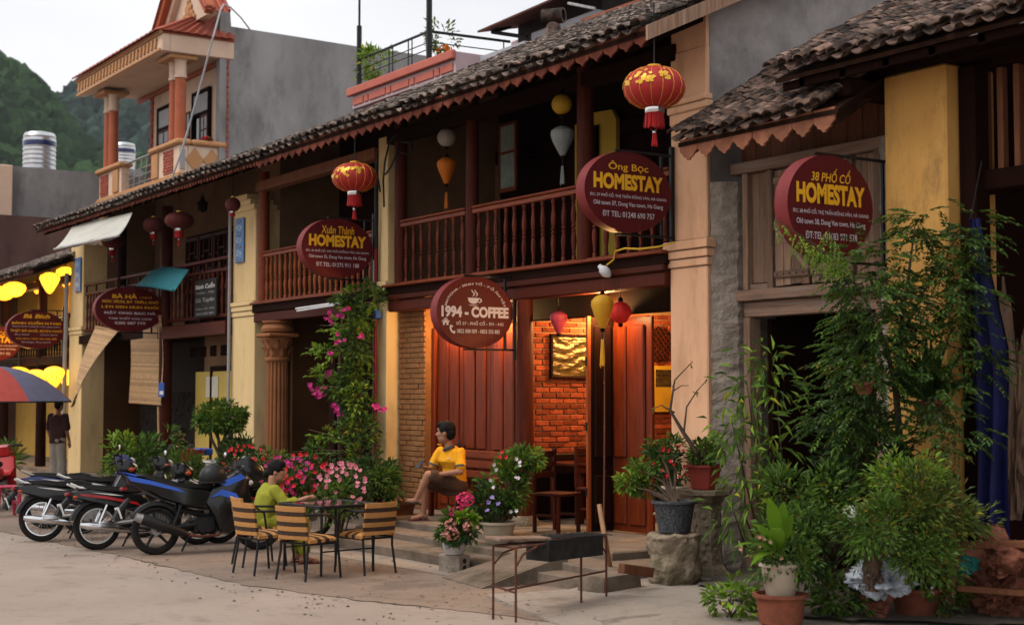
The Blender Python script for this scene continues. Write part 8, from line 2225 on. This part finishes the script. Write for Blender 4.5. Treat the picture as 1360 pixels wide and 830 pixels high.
shrub('olive_shrub', 'round olive green shrub in a terracotta pot above the plastic sheet', (c[0], c[1], .09), [
 ((-7.885, -1.113, 0.966), (.42, .40, .30), 2600, .062, .34, 'lf_olive', 34), ((-7.884, -1.467, 0.868), (.32, .3, .26), 1300, .062, .34, 'lf_mid', 20), ((-7.75, -0.901, 0.908), (.32, .3, .26), 1100, .062, .34, 'lf_olive', 20), ((-7.966, -1.076, 1.193), (.3, .28, .2), 900, .062, .34, 'lf_light', 16), ((-7.752, -1.245, 0.667), (.36, .3, .2), 1000, .062, .36, 'lf_mid', 16)], 36, (.16, .22, .24, 'terracotta'), group='plants crowding the timber gate')
c = (-8.565, -1.867, 0.085)
t = thing('broad_leaf_plant', (c[0], c[1], .09), 'plant with big bright green leaves in a cream pot stacked on a red pot', 'plant', 'plants crowding the timber gate')
z = pot(t, (c[0], c[1], .085), .17, .20, .24, 'terracotta', name='lower_pot'); z = pot(t, (c[0], c[1], .30), .115, .16, .26, 'pot_pale', 12, .012)
cc2 = Vector((c[0], c[1], .62)); r = random.Random(41)
def big_leaf(parent, base, d, L, W, up, m):
 d = Vector(d).normalized(); s_ = d.cross(Vector((0, 0, 1))).normalized(); rows = []
 for i in range(7):
  u = i / 6; w = W / 2 * math.sin(PI * min(1, .08 + .92 * u) ** .8) if i < 6 else .002; p = Vector(base) + d * L * u + Vector((0, 0, up * math.sin(u * 1.5) - .25 * L * u * u))
  rows.append([p + s_ * w + Vector((0, 0, w * .25)), p, p - s_ * w + Vector((0, 0, w * .25))])
 q = MB(); q.loft(rows, closed=False, cap=False); q.build('leaf', m, parent, True)
for (tx, W, L, up) in (((-8.341, -2.184, 1.068), .10, .30, .30), ((-8.36, -2.026, 1.02), .09, .26, .28), ((-8.41, -2.446, 0.809), .09, .30, .12), ((-8.417, -2.285, 0.925), .09, .28, .18), ((-8.326, -1.965, 0.945), .08, .24, .22), ((-8.277, -2.416, 0.717), .08, .24, .06), ((-8.1, -2.352, 0.951), .09, .24, .2)):
 d = Vector(tx) - cc2; big_leaf(t, cc2 + d * .15, (d.x, d.y, max(.0, d.z)), d.length * .95, W * 1.15, up * .4, 'lf_bright')
q = MB(); crown(q, V3(cc2, 0, 0, .0), (.26, .24, .20), 900, .05, .5, r, 18); q.build('foliage', 'lf_mid', t, kind='stuff')
q = MB()
for k in range(14): blossom(q, V3(cc2, r.uniform(-.25, .2), r.uniform(-.25, .1), r.uniform(-.1, .16)), .02, r)
q.build('blossom', 'fl_dusty', t, kind='stuff')
for (p, rad, n, m, label, sd) in (((-9.096, -1.934, 0.1), (.20, .18, .16), 260, 'lf_light', 'low light green plant at the bottom edge left of the stacked pots', 51), ((-8.525, -1.306, 0.12), (.26, .2, .14), 420, 'lf_mid', 'low green plant between the stacked pots and the star shaped driftwood', 52), ((-8.086, -0.612, 0.16), (.24, .2, .20), 700, 'lf_mid', 'small leafy plant with white buds right of the terracotta pot', 53)):
 shrub('low_plant', label, (p[0], p[1], .08), [(V3(p, 0, 0, .12), rad, n, .075, .55, m, 14)], sd, group='plants crowding the timber gate', flowers=([('fl_white', 7, .02, V3(p, 0, 0, .14), (.2, .2, .18))] if sd == 53 else ()))
hp = (-8.481, -0.22, 1.722)
t = shrub('hanging_pot_plant', 'grassy plant in a brown pot fixed to the ochre pillar', (hp[0], hp[1], hp[2] - .1), [(V3(hp, 0, 0, .12), (.12, .12, .1), 60, .08, .3, 'lf_dark', 6)], 61, (.10, .13, .2, 'terracotta'), group='pots hung before the ochre pillar')
q = MB(); r = random.Random(5)
for k in range(70):
 a = r.uniform(0, 2 * PI); el = r.uniform(.5, 1.4); d = Vector((math.cos(a) * math.cos(el), math.sin(a) * math.cos(el) * .7 - .1, math.sin(el))); leaf(q, Vector(hp) + Vector((0, 0, .08)), d.normalized(), rvec(r), r.uniform(.3, .6), .03, .3)
q.build('foliage', 'lf_dark', t, kind='stuff')
MB().tube([V3(hp, 0, .1, 0), V3(hp, 0, .2, .05)], .012, 5).build('hook', 'black_metal', t)
hp = (-8.4, -1.079, 1.937)
t = shrub('hanging_pot_plant', 'small orange pot half hidden in the feathery leaves', (hp[0], hp[1], hp[2] - .06), [(V3(hp, 0, 0, .14), (.16, .15, .12), 220, .06, .45, 'lf_mid', 8)], 62, (.055, .08, .10, 'terracotta'), group='pots hung before the ochre pillar')
MB().tube([V3(hp, 0, 0, .04), V3(hp, 0, .02, .6)], .004, 4).build('hanging_cord', 'cable', t)
c = (-27.802, -2.902, -0.036)
shrub('strap_leaf_plant', 'strap leaved plant at the left edge beside the pink stool', (c[0], c[1], .0), [((-27.78, -2.916, 0.448), (.35, .3, .4), 260, .22, .16, 'lf_olive', 12), ((-27.792, -2.958, 0.683), (.3, .3, .3), 160, .18, .2, 'lf_mid', 8)], 71)
c = (-28.241, 5.0, pz1)
shrub('terrace_shrub', 'light green shrub on the pink terrace beside the dark post', c, [((-28.244, 5, 9.052), (.5, .4, .42), 420, .14, .4, 'lf_light', 16)], 72, group='plants on the pink terrace')
c = (-25.976, 5.2, pz1)
shrub('terrace_shrub', 'thin shrub on the pink terrace right of the tall post', c, [((-25.947, 5.2, 9.181), (.5, .35, .32), 260, .12, .4, 'lf_olive', 14)], 73, group='plants on the pink terrace', flowers=[('lant_orange', 5, .08, (-25.453, 5, 8.837), (.15, .1, .05))])
for (px, m, label) in (((-39.013, 4.6, 8.819), 'fl_hot', 'magenta flowers on the tower terrace parapet behind the column'), ((-38.3, 5.028, 8.674), 'fl_red', 'small red flower pot on the tower terrace parapet')):
 shrub('parapet_plant', label, (px[0], px[1], 8.78), [(V3(px, 0, 0, .12), (.18, .15, .08), 60, .09, .4, 'lf_mid', 5)], 74, (.07, .1, .14, 'pot_red'), group='plants on the tower terrace', flowers=[(m, 14, .05, V3(px, 0, 0, .16), (.2, .15, .08))])
r = random.Random(77); q = MB()
for k in range(150):
 x = r.uniform(-20, -9.6); y = r.uniform(-4.6, -1.9) if x < -11.5 else r.uniform(-4, -2.6)
 d = Vector((r.uniform(-1, 1), r.uniform(-1, 1), .05)).normalized(); leaf(q, Vector((x, y, .012 if x < -11.6 else .05)), d, Vector((0, 0, 1)) + rvec(r) * .2, r.uniform(.03, .075), r.uniform(.02, .04), -.05)
o = q.build('fallen_leaves', mat('dry_leaf', (.20, .10, .045), (.12, .06, .03), scale=4, rough=.8, rnd=.4)); tag(o, 'dry fallen leaves scattered over the street edge', 'leaves', kind='stuff')
r = random.Random(90); q = MB(); V, F_ = ICO1
for k in range(240):
 x = r.uniform(-21, -9.4); e = -4.3 + .06 * (x + 14) if r.random() < .45 else r.uniform(-4.6, -2.0); y = e + r.gauss(0, .25)
 if x > -11.5 and y > -2.7: continue
 s_ = r.choice((.005, .006, .008, .011, .015)); q.add([(x + v.x * s_ * r.uniform(.8, 1.5), y + v.y * s_ * r.uniform(.8, 1.4), .006 + v.z * s_ * .7) for v in V], F_)
o = q.build('gravel', 'stone'); tag(o, 'loose gravel and grit along the edge of the street', 'gravel', kind='stuff')
# ================================================================== people (one continuous body each, remeshed from overlapping volumes)
TS = bpy.data.scenes.new('workbench')
def fuse(mb, name, m, parent, voxel=.011, smooth=4, fold=0.0):
 me = mb.mesh(name); ob = bpy.data.objects.new(name, me); TS.collection.objects.link(ob)
 md = ob.modifiers.new('r', 'REMESH'); md.mode = 'VOXEL'; md.voxel_size = voxel
 ms = ob.modifiers.new('s', 'SMOOTH'); ms.factor = .5; ms.iterations = smooth
 vl = TS.view_layers[0]; vl.update(); ev = ob.evaluated_get(vl.depsgraph)
 me2 = bpy.data.meshes.new_from_object(ev); bpy.data.objects.remove(ob)
 off = ORG[parent.name]
 if name in ('polo_shirt', 'shorts', 'blouse', 'trousers', 'shirt', 'hair'):
  k_ = .010 if name != 'hair' else .006
  nr = [0.0] * (3 * len(me2.vertices)); me2.vertices.foreach_get('normal', nr); co = [0.0] * len(nr); me2.vertices.foreach_get('co', co)
  for i in range(len(me2.vertices)):
   p = Vector(co[3 * i:3 * i + 3]); d_ = mnoise.noise((p.x * 13, p.y * 13, p.z * 7)) + .6 * mnoise.noise((p.x * 31, p.y * 31, p.z * (16 if name != 'hair' else 50)))
   for j in range(3): co[3 * i + j] += nr[3 * i + j] * d_ * k_
  me2.vertices.foreach_set('co', co)
 me2.transform(Matrix.Translation(-off)); me2.polygons.foreach_set('use_smooth', [True] * len(me2.polygons)); me2.materials.clear(); me2.materials.append(M[m])
 return link(name, me2, None, parent, org=off)
def limb(mb, pts, rs, n=12):
 """tapered limb with rounded joints"""
 for i in range(len(pts) - 1):
  mb.tube([pts[i], pts[i + 1]], [rs[i], rs[i + 1]], n)
 for p, r_ in zip(pts, rs): mb.ball(p, r_ * 1.0, 12, 8)
def frame(f):
 f = Vector((f[0], f[1], 0)).normalized(); l_ = Vector((-f.y, f.x, 0)); return f, l_     # forward, left
def oval_tube(mb, pts, ws, ds, l_, n=16):
 """torso-like loft: ws half-width along l_, ds half-depth"""
 rings = []
 for i, p in enumerate(pts):
  p = Vector(p); t_ = (Vector(pts[min(i + 1, len(pts) - 1)]) - Vector(pts[max(i - 1, 0)])).normalized(); fr = l_.cross(t_).normalized()
  rings.append([p + l_ * ws[i] * math.cos(a) + fr * ds[i] * math.sin(a) for a in [2 * PI * k / n for k in range(n)]])
 mb.loft(rings)
def head_shape(mb, c, f, l_, s_=1.0, tilt=0.0):
 """skull, jaw, nose, ears, brow; c = head centre, height .23"""
 T = Matrix(((f.x, l_.x, 0, c[0]), (f.y, l_.y, 0, c[1]), (0, 0, 1, c[2]), (0, 0, 0, 1))) @ Matrix.Rotation(tilt, 4, 'Y') @ Matrix.Scale(s_, 4)
 mb.ball((-.01, 0, .025), (.098, .078, .095), 16, 12, T)
 mb.ball((.022, 0, -.055), (.066, .056, .065), 14, 10, T)
 mb.ball((.052, 0, -.095), (.028, .028, .022), 10, 8, T)       # chin
 mb.tube([(.082, 0, .018), (.108, 0, -.028), (.086, 0, -.036)], [.010, .016, .011], 8, T=T)   # nose
 mb.ball((.078, 0, .034), (.018, .052, .012), 10, 6, T)        # brow
 mb.ball((.080, 0, -.062), (.012, .026, .011), 10, 6, T)       # lips
 for s in (-1, 1):
  mb.ball((-.008, s * .078, -.012), (.022, .010, .034), 10, 8, T)
  mb.ball((.060, s * .040, -.022), (.024, .022, .024), 8, 6, T)   # cheek
 return T
def face_bits(T, body, mouth=True):
 for s in (-1, 1):
  MB().ball((.078, s * .031, .014), (.010, .015, .007), 8, 6, T).build('eye', 'hair', body, True)
  MB().ball((.084, s * .032, .032), (.008, .020, .004), 8, 5, T).build('eyebrow', 'hair', body, True)
 MB().ball((.089, 0, -.062), (.006, .022, .005), 8, 5, T).build('mouth', 'lips', body, True)
M['lips'] = mat('lips', (.30, .10, .075), (.26, .085, .06), rough=.5)
def hair_cap(mb, T, back=.0, r_=1.0):
 mb.ball((-.018, 0, .045), (.102 * r_, .086 * r_, .092 * r_), 16, 12, T)
 mb.ball((-.055, 0, -.005), (.062, .076, .080), 14, 10, T)
 mb.ball((.04, 0, .085), (.055, .066, .042), 12, 8, T)
 for s in (-1, 1): mb.ball((.002, s * .070, .035), (.05, .018, .045), 10, 8, T)
def hand(mb, w, d, up, side, grip=.6, s_=1.0):
 """palm at wrist w pointing along d; five unequal bent fingers, thumb on +side"""
 d, up, side = Vector(d).normalized(), Vector(up).normalized(), Vector(side).normalized(); w = Vector(w)
 for k in range(3): mb.ball(w + d * (.03 + k * .02) * s_, .026 * s_, 8, 6)
 mb.tube([w, w + d * .085 * s_], [.022 * s_, .036 * s_], 8)
 for k, L in enumerate((.066, .076, .070, .054)):
  b = w + d * .082 * s_ + side * (.030 - .020 * k) * s_; c1 = b + (d * .9 - up * grip * .4) * L * .5 * s_; c2 = c1 + (d * (1 - grip) - up * grip) * L * .55 * s_
  mb.tube([b, c1, c2], [.0105 * s_, .010 * s_, .008 * s_], 6); mb.ball(c2, .008 * s_, 6, 4); mb.ball(c1, .010 * s_, 6, 4)
 b = w + d * .03 * s_ + side * .030 * s_; c1 = b + (side * .7 + d * .5) * .034 * s_; c2 = c1 + (d * .9 - up * .3) * .034 * s_
 mb.tube([b, c1, c2], [.013 * s_, .011 * s_, .009 * s_], 6); mb.ball(c2, .009 * s_, 6, 4)
def foot(mb, ankle, d, s_=1.0, up=(0, 0, 1)):
 d, u = Vector(d).normalized(), Vector(up).normalized(); a = Vector(ankle); side = d.cross(u)
 mb.ball(a - d * .03 - u * .035, (.036, .036, .036), 10, 8);
 mb.tube([a - u * .02, a + d * .07 - u * .045, a + d * .15 - u * .058], [.036 * s_, .036 * s_, .024 * s_], 10)
 mb.ball(a + d * .13 - u * .055, .034, 10, 6)
 for k in range(5):
  p = a + d * (.175 - .012 * k) - u * .062 + side * (-.032 + .017 * k); mb.ball(p, .013 if k == 0 else .0095, 6, 5)
def sole(parent, ankle, d, m, up=(0, 0, 1), name='sandal'):
 d, u = Vector(d).normalized(), Vector(up).normalized(); a = Vector(ankle) - u * .078; side = d.cross(u)
 out = [(-.075, .0), (-.06, .035), (.02, .036), (.12, .048), (.175, .036), (.195, 0), (.175, -.036), (.12, -.048), (.02, -.036), (-.06, -.035)]
 q = MB(); q.loft([[a + d * x + side * y - u * .012 for x, y in out], [a + d * x + side * y + u * .008 for x, y in out]]); so = q.build(name, m, parent)
 MB().tube([a + d * .13 + u * .008, a + d * .09 + side * .02 + u * .045, a + d * .03 + side * .042 + u * .012], .007, 5).build('strap', m, so); MB().tube([a + d * .13 + u * .008, a + d * .09 - side * .02 + u * .045, a + d * .03 - side * .042 + u * .012], .007, 5).build('strap', m, so)
f, l_ = frame((.30, -1.0)); up = Vector((0, 0, 1))
hip = Vector((-16.10, -.33, .70)); off_ = hip
man = thing('person', (hip.x, hip.y, LAND), 'person in yellow polo shirt and brown shorts sitting cross-legged on the porch, holding a phone', 'person')
chest = hip + up * .34 + f * .06; neck = hip + up * .52 + f * .10; headc = hip + up * .685 + f * .15 - l_ * .01
shL, shR = hip + up * .44 + l_ * .175 + f * .07, hip + up * .44 - l_ * .175 + f * .07
elL, elR = hip + up * .20 + l_ * .235 + f * .13, hip + up * .21 - l_ * .24 + f * .16
wrL, wrR = hip + up * .16 + l_ * .03 + f * .34, hip + up * .235 - l_ * .13 + f * .36
kneeR = hip - l_ * .12 + f * .42 + up * .06; ankR = Vector((kneeR.x - .06, kneeR.y + .02, LAND + .085)); kneeL = hip - l_ * .04 + f * .43 + up * .16; ankL = kneeL - l_ * .17 + f * .03 - up * .30
fl = (f * .55 - l_ * .72 + up * .12).normalized()
hf = (f * .45 - l_ * .89).normalized(); hl = Vector((-hf.y, hf.x, 0))
b = MB()
oval_tube(b, [hip - up * .08, hip + up * .08, hip + up * .25, chest, hip + up * .46 + f * .05], [.16, .155, .155, .165, .13], [.11, .105, .105, .11, .085], l_)
limb(b, [neck - up * .05, neck + up * .06 + hf * .01], [.055, .05]); T = head_shape(b, headc, hf, hl, 1.14)
limb(b, [shL, elL, wrL], [.052, .042, .028]); limb(b, [shR, elR, wrR], [.052, .042, .028])
hand(b, wrL, (-l_ * .9 + f * .2), up, f, .5); hand(b, wrR, (-l_ * .25 + f * .5 + up * .25), up, l_, .7)
limb(b, [hip - l_ * .09, kneeR, ankR], [.085, .058, .036]); limb(b, [hip + l_ * .09, kneeL, ankL], [.085, .058, .036])
foot(b, ankR, (f * .8 - l_ * .45)); foot(b, ankL, fl, up=(up * .8 - l_ * .3 + f * .4))
body = fuse(b, 'body', 'skin', man, .010); face_bits(T, body)
h = MB(); hair_cap(h, T); fuse(h, 'hair', 'hair', man, .010, 2)
s = MB(); oval_tube(s, [hip - up * .04, hip + up * .08, hip + up * .25, chest, hip + up * .45 + f * .04, hip + up * .50 + f * .05], [.180, .178, .178, .185, .16, .075], [.135, .135, .13, .128, .10, .07], l_)
limb(s, [shL, shL.lerp(elL, .72)], [.060, .070]); limb(s, [shR, shR.lerp(elR, .72)], [.060, .070])
sh = fuse(s, 'polo_shirt', 'shirt_yellow', man, .011, 3)
q = MB(); q.tube([neck + (hf * math.cos(a) * .066 + hl * math.sin(a) * .066) - up * (.035 + .02 * math.cos(a)) for a in [2 * PI * k / 16 for k in range(17)]], .018, 6); q.build('collar', 'collar', sh, True)
for e0, e1 in ((shL, elL), (shR, elR)):
 a = e0.lerp(e1, .70); bb_ = e0.lerp(e1, .80); MB().tube([a, bb_], .074, 14).build('cuff', 'collar', sh, True)
MB().cbox(-.002, .002, -.018, .018, -.008, .008, .001, Tm(hip + up * .36 + l_ * .07 + f * .185, 0, 0, math.atan2(f.y, f.x))).build('badge', 'white_paint', sh)
s = MB(); oval_tube(s, [hip - up * .11, hip, hip + up * .05], [.18, .18, .17], [.14, .14, .135], l_)
limb(s, [hip - l_ * .09, (hip - l_ * .09).lerp(kneeR, .86)], [.115, .088]); limb(s, [hip + l_ * .09, (hip + l_ * .09).lerp(kneeL, .86)], [.115, .09]); fuse(s, 'shorts', 'shorts', man, .012, 3)
sole(man, ankR, (f * .8 - l_ * .45), 'flipflop'); sole(man, ankL, fl, 'sandal', (up * .8 - l_ * .3 + f * .4))
ph_ = thing('mobile_phone', wrR + f * .09 + up * .05, 'dark mobile phone in the hand of the seated person in yellow', 'phone')
q = MB(); q.cbox(-.038, .038, -.005, .005, -.075, .075, .004, Tm(wrR + f * .10 - l_ * .03 + up * .055, R(-50), 0, math.atan2(f.y, f.x) + PI / 2)); q.build('case', 'black_gloss', ph_)
f, l_ = frame((.14, .99)); hip = Vector((-15.12, -3.36, .46))
wo_ = thing('person', (hip.x, hip.y, 0), 'person with dark hair in a bun and lime green clothes sitting at the glass table', 'person')
neck = hip + up * .43 + f * .09; headc = hip + up * .56 + f * .15
shL, shR = hip + up * .365 + l_ * .165 + f * .07, hip + up * .365 - l_ * .165 + f * .07
elL, elR = hip + up * .16 + l_ * .21 + f * .12, hip + up * .20 - l_ * .25 + f * .18; wrL, wrR = hip + up * .2 + l_ * .02 + f * .28, hip + up * .285 - l_ * .32 + f * .40
kL, kR = hip + l_ * .07 + f * .42 + up * .03, hip - l_ * .13 + f * .40 + up * .03; aL, aR = Vector((kL.x, kL.y - .02, .085)), Vector((kR.x + .02, kR.y + .02, .085))
hf = (f * .85 - l_ * .45).normalized(); hl = Vector((-hf.y, hf.x, 0))
b = MB(); oval_tube(b, [hip - up * .08, hip + up * .08, hip + up * .19 + f * .01, hip + up * .29 + f * .04, hip + up * .375 + f * .07], [.17, .15, .14, .155, .11], [.12, .11, .10, .11, .08], l_)
limb(b, [neck - up * .05, neck + up * .06], [.048, .044]); T = head_shape(b, headc, hf, hl, .95)
limb(b, [shL, elL, wrL], [.045, .036, .025]); limb(b, [shR, elR, wrR], [.045, .036, .025]); hand(b, wrL, f * .3 - l_ * .8, up, f, .5, .9); hand(b, wrR, f * .9 + l_ * .3, up, l_, .3, .9)
limb(b, [hip + l_ * .09, kL, aL], [.085, .058, .034]); limb(b, [hip - l_ * .09, kR, aR], [.085, .058, .034]); foot(b, aL, f, .9); foot(b, aR, f, .9)
body = fuse(b, 'body', 'skin', wo_, .011); face_bits(T, body)
h = MB(); hair_cap(h, T, 0, 1.04); h.ball((-.125, 0, -.03), (.052, .055, .055), 12, 10, T); fuse(h, 'hair', 'hair', wo_, .010, 2)
s = MB(); oval_tube(s, [hip - up * .12, hip + up * .05, hip + up * .19 + f * .01, hip + up * .29 + f * .04, hip + up * .385 + f * .07, hip + up * .41 + f * .08], [.20, .185, .17, .175, .13, .065], [.15, .14, .125, .125, .09, .06], l_)
limb(s, [shL, elL, elL.lerp(wrL, .35)], [.066, .062, .06]); limb(s, [shR, elR, elR.lerp(wrR, .35)], [.066, .062, .06]); fuse(s, 'blouse', 'cloth_green', wo_, .012, 3)
s = MB(); limb(s, [hip + l_ * .09, kL, kL.lerp(aL, .82)], [.115, .082, .07]); limb(s, [hip - l_ * .09, kR, kR.lerp(aR, .82)], [.115, .082, .07]); s.ball(hip, (.19, .15, .13)); fuse(s, 'trousers', 'cloth_green', wo_, .012, 3)
sole(wo_, aL, f, 'flipflop'); sole(wo_, aR, f, 'flipflop')
def stander(hip, f, label, top, low, seat=0):
 H_ = .92 if not seat else .46
 f, l_ = frame(f); hip = Vector(hip)
 t = thing('person', (hip.x, hip.y, hip.z - H_), label, 'person')
 neck = hip + up * .53; headc = hip + up * .69 + f * .03; b = MB()
 oval_tube(b, [hip - up * .08, hip + up * .1, hip + up * .28, hip + up * .42, hip + up * .5], [.16, .15, .165, .18, .11], [.11, .1, .11, .11, .08], l_)
 limb(b, [neck - up * .05, neck + up * .06], [.052, .048]); T = head_shape(b, headc, f, l_)
 for s_ in (-1, 1):
  sh_ = hip + up * .46 + l_ * .19 * s_; el = hip + up * .17 + l_ * .25 * s_ - f * .01; wr = hip - up * .06 + l_ * .25 * s_ + f * .08; limb(b, [sh_, el, wr], [.05, .042, .028]); hand(b, wr, -up + f * .1, f, -l_ * s_, .25)
  k = hip + l_ * .10 * s_ + (f * .42 if seat else f * .02 - up * .44); a = Vector((k.x - f.x * .03, k.y - f.y * .03, hip.z - H_ + .085)); limb(b, [hip + l_ * .09 * s_, k, a], [.088, .06, .038]); foot(b, a, f)
 body = fuse(b, 'body', 'skin', t, .014); face_bits(T, body)
 h = MB(); hair_cap(h, T); fuse(h, 'hair', 'hair', t, .012, 2)
 s = MB(); oval_tube(s, [hip - up * .10, hip + up * .1, hip + up * .28, hip + up * .42, hip + up * .50], [.20, .195, .20, .205, .10], [.145, .135, .135, .13, .08], l_)
 for s_ in (-1, 1): sh_ = hip + up * .46 + l_ * .19 * s_; el = hip + up * .17 + l_ * .25 * s_; limb(s, [sh_, sh_.lerp(el, .8)], [.075, .082])
 fuse(s, 'shirt', top, t, .015, 3)
 s = MB(); s.ball(hip - up * .04, (.18, .13, .12))
 for s_ in (-1, 1): k = hip + l_ * .10 * s_ + (f * .42 if seat else f * .02 - up * .44); limb(s, [hip + l_ * .09 * s_, k, k - up * .32], [.11, .095, .095])
 fuse(s, 'trousers', low, t, .015, 3); return t
fp = (-31.268, -1.032, 0)
stander((-31.0, -1.05, .92), (-.5, .85), 'person seen from behind in dark brown shirt and pale trousers under the parasol', 'cloth_brown', 'cloth_pale')
bq = (-23.692, -1.092, 0.741)
stander((bq[0], bq[1], .50), (.5, -.8), 'person in dark clothes sitting half hidden behind the shrubs at the red post', 'cloth_dark', 'cloth_dark', 1)
ls = thing('low_stool', (bq[0], bq[1], 0), 'low wooden stool under the half hidden person at the red post', 'stool')
MB().cbox(bq[0] - .17, bq[0] + .17, bq[1] - .15, bq[1] + .15, .36, .40, .01).build('seat', 'wood_red', ls)
for a in (-1, 1):
 for b in (-1, 1): MB().cbox(bq[0] + a * .14 - .02, bq[0] + a * .14 + .02, bq[1] + b * .12 - .02, bq[1] + b * .12 + .02, 0, .358, .005).build('leg', 'wood_red', ls)
bpy.data.scenes.remove(TS)
print('objects', len(bpy.data.objects), 'tris', sum(len(m.polygons) for m in bpy.data.meshes) * 2)
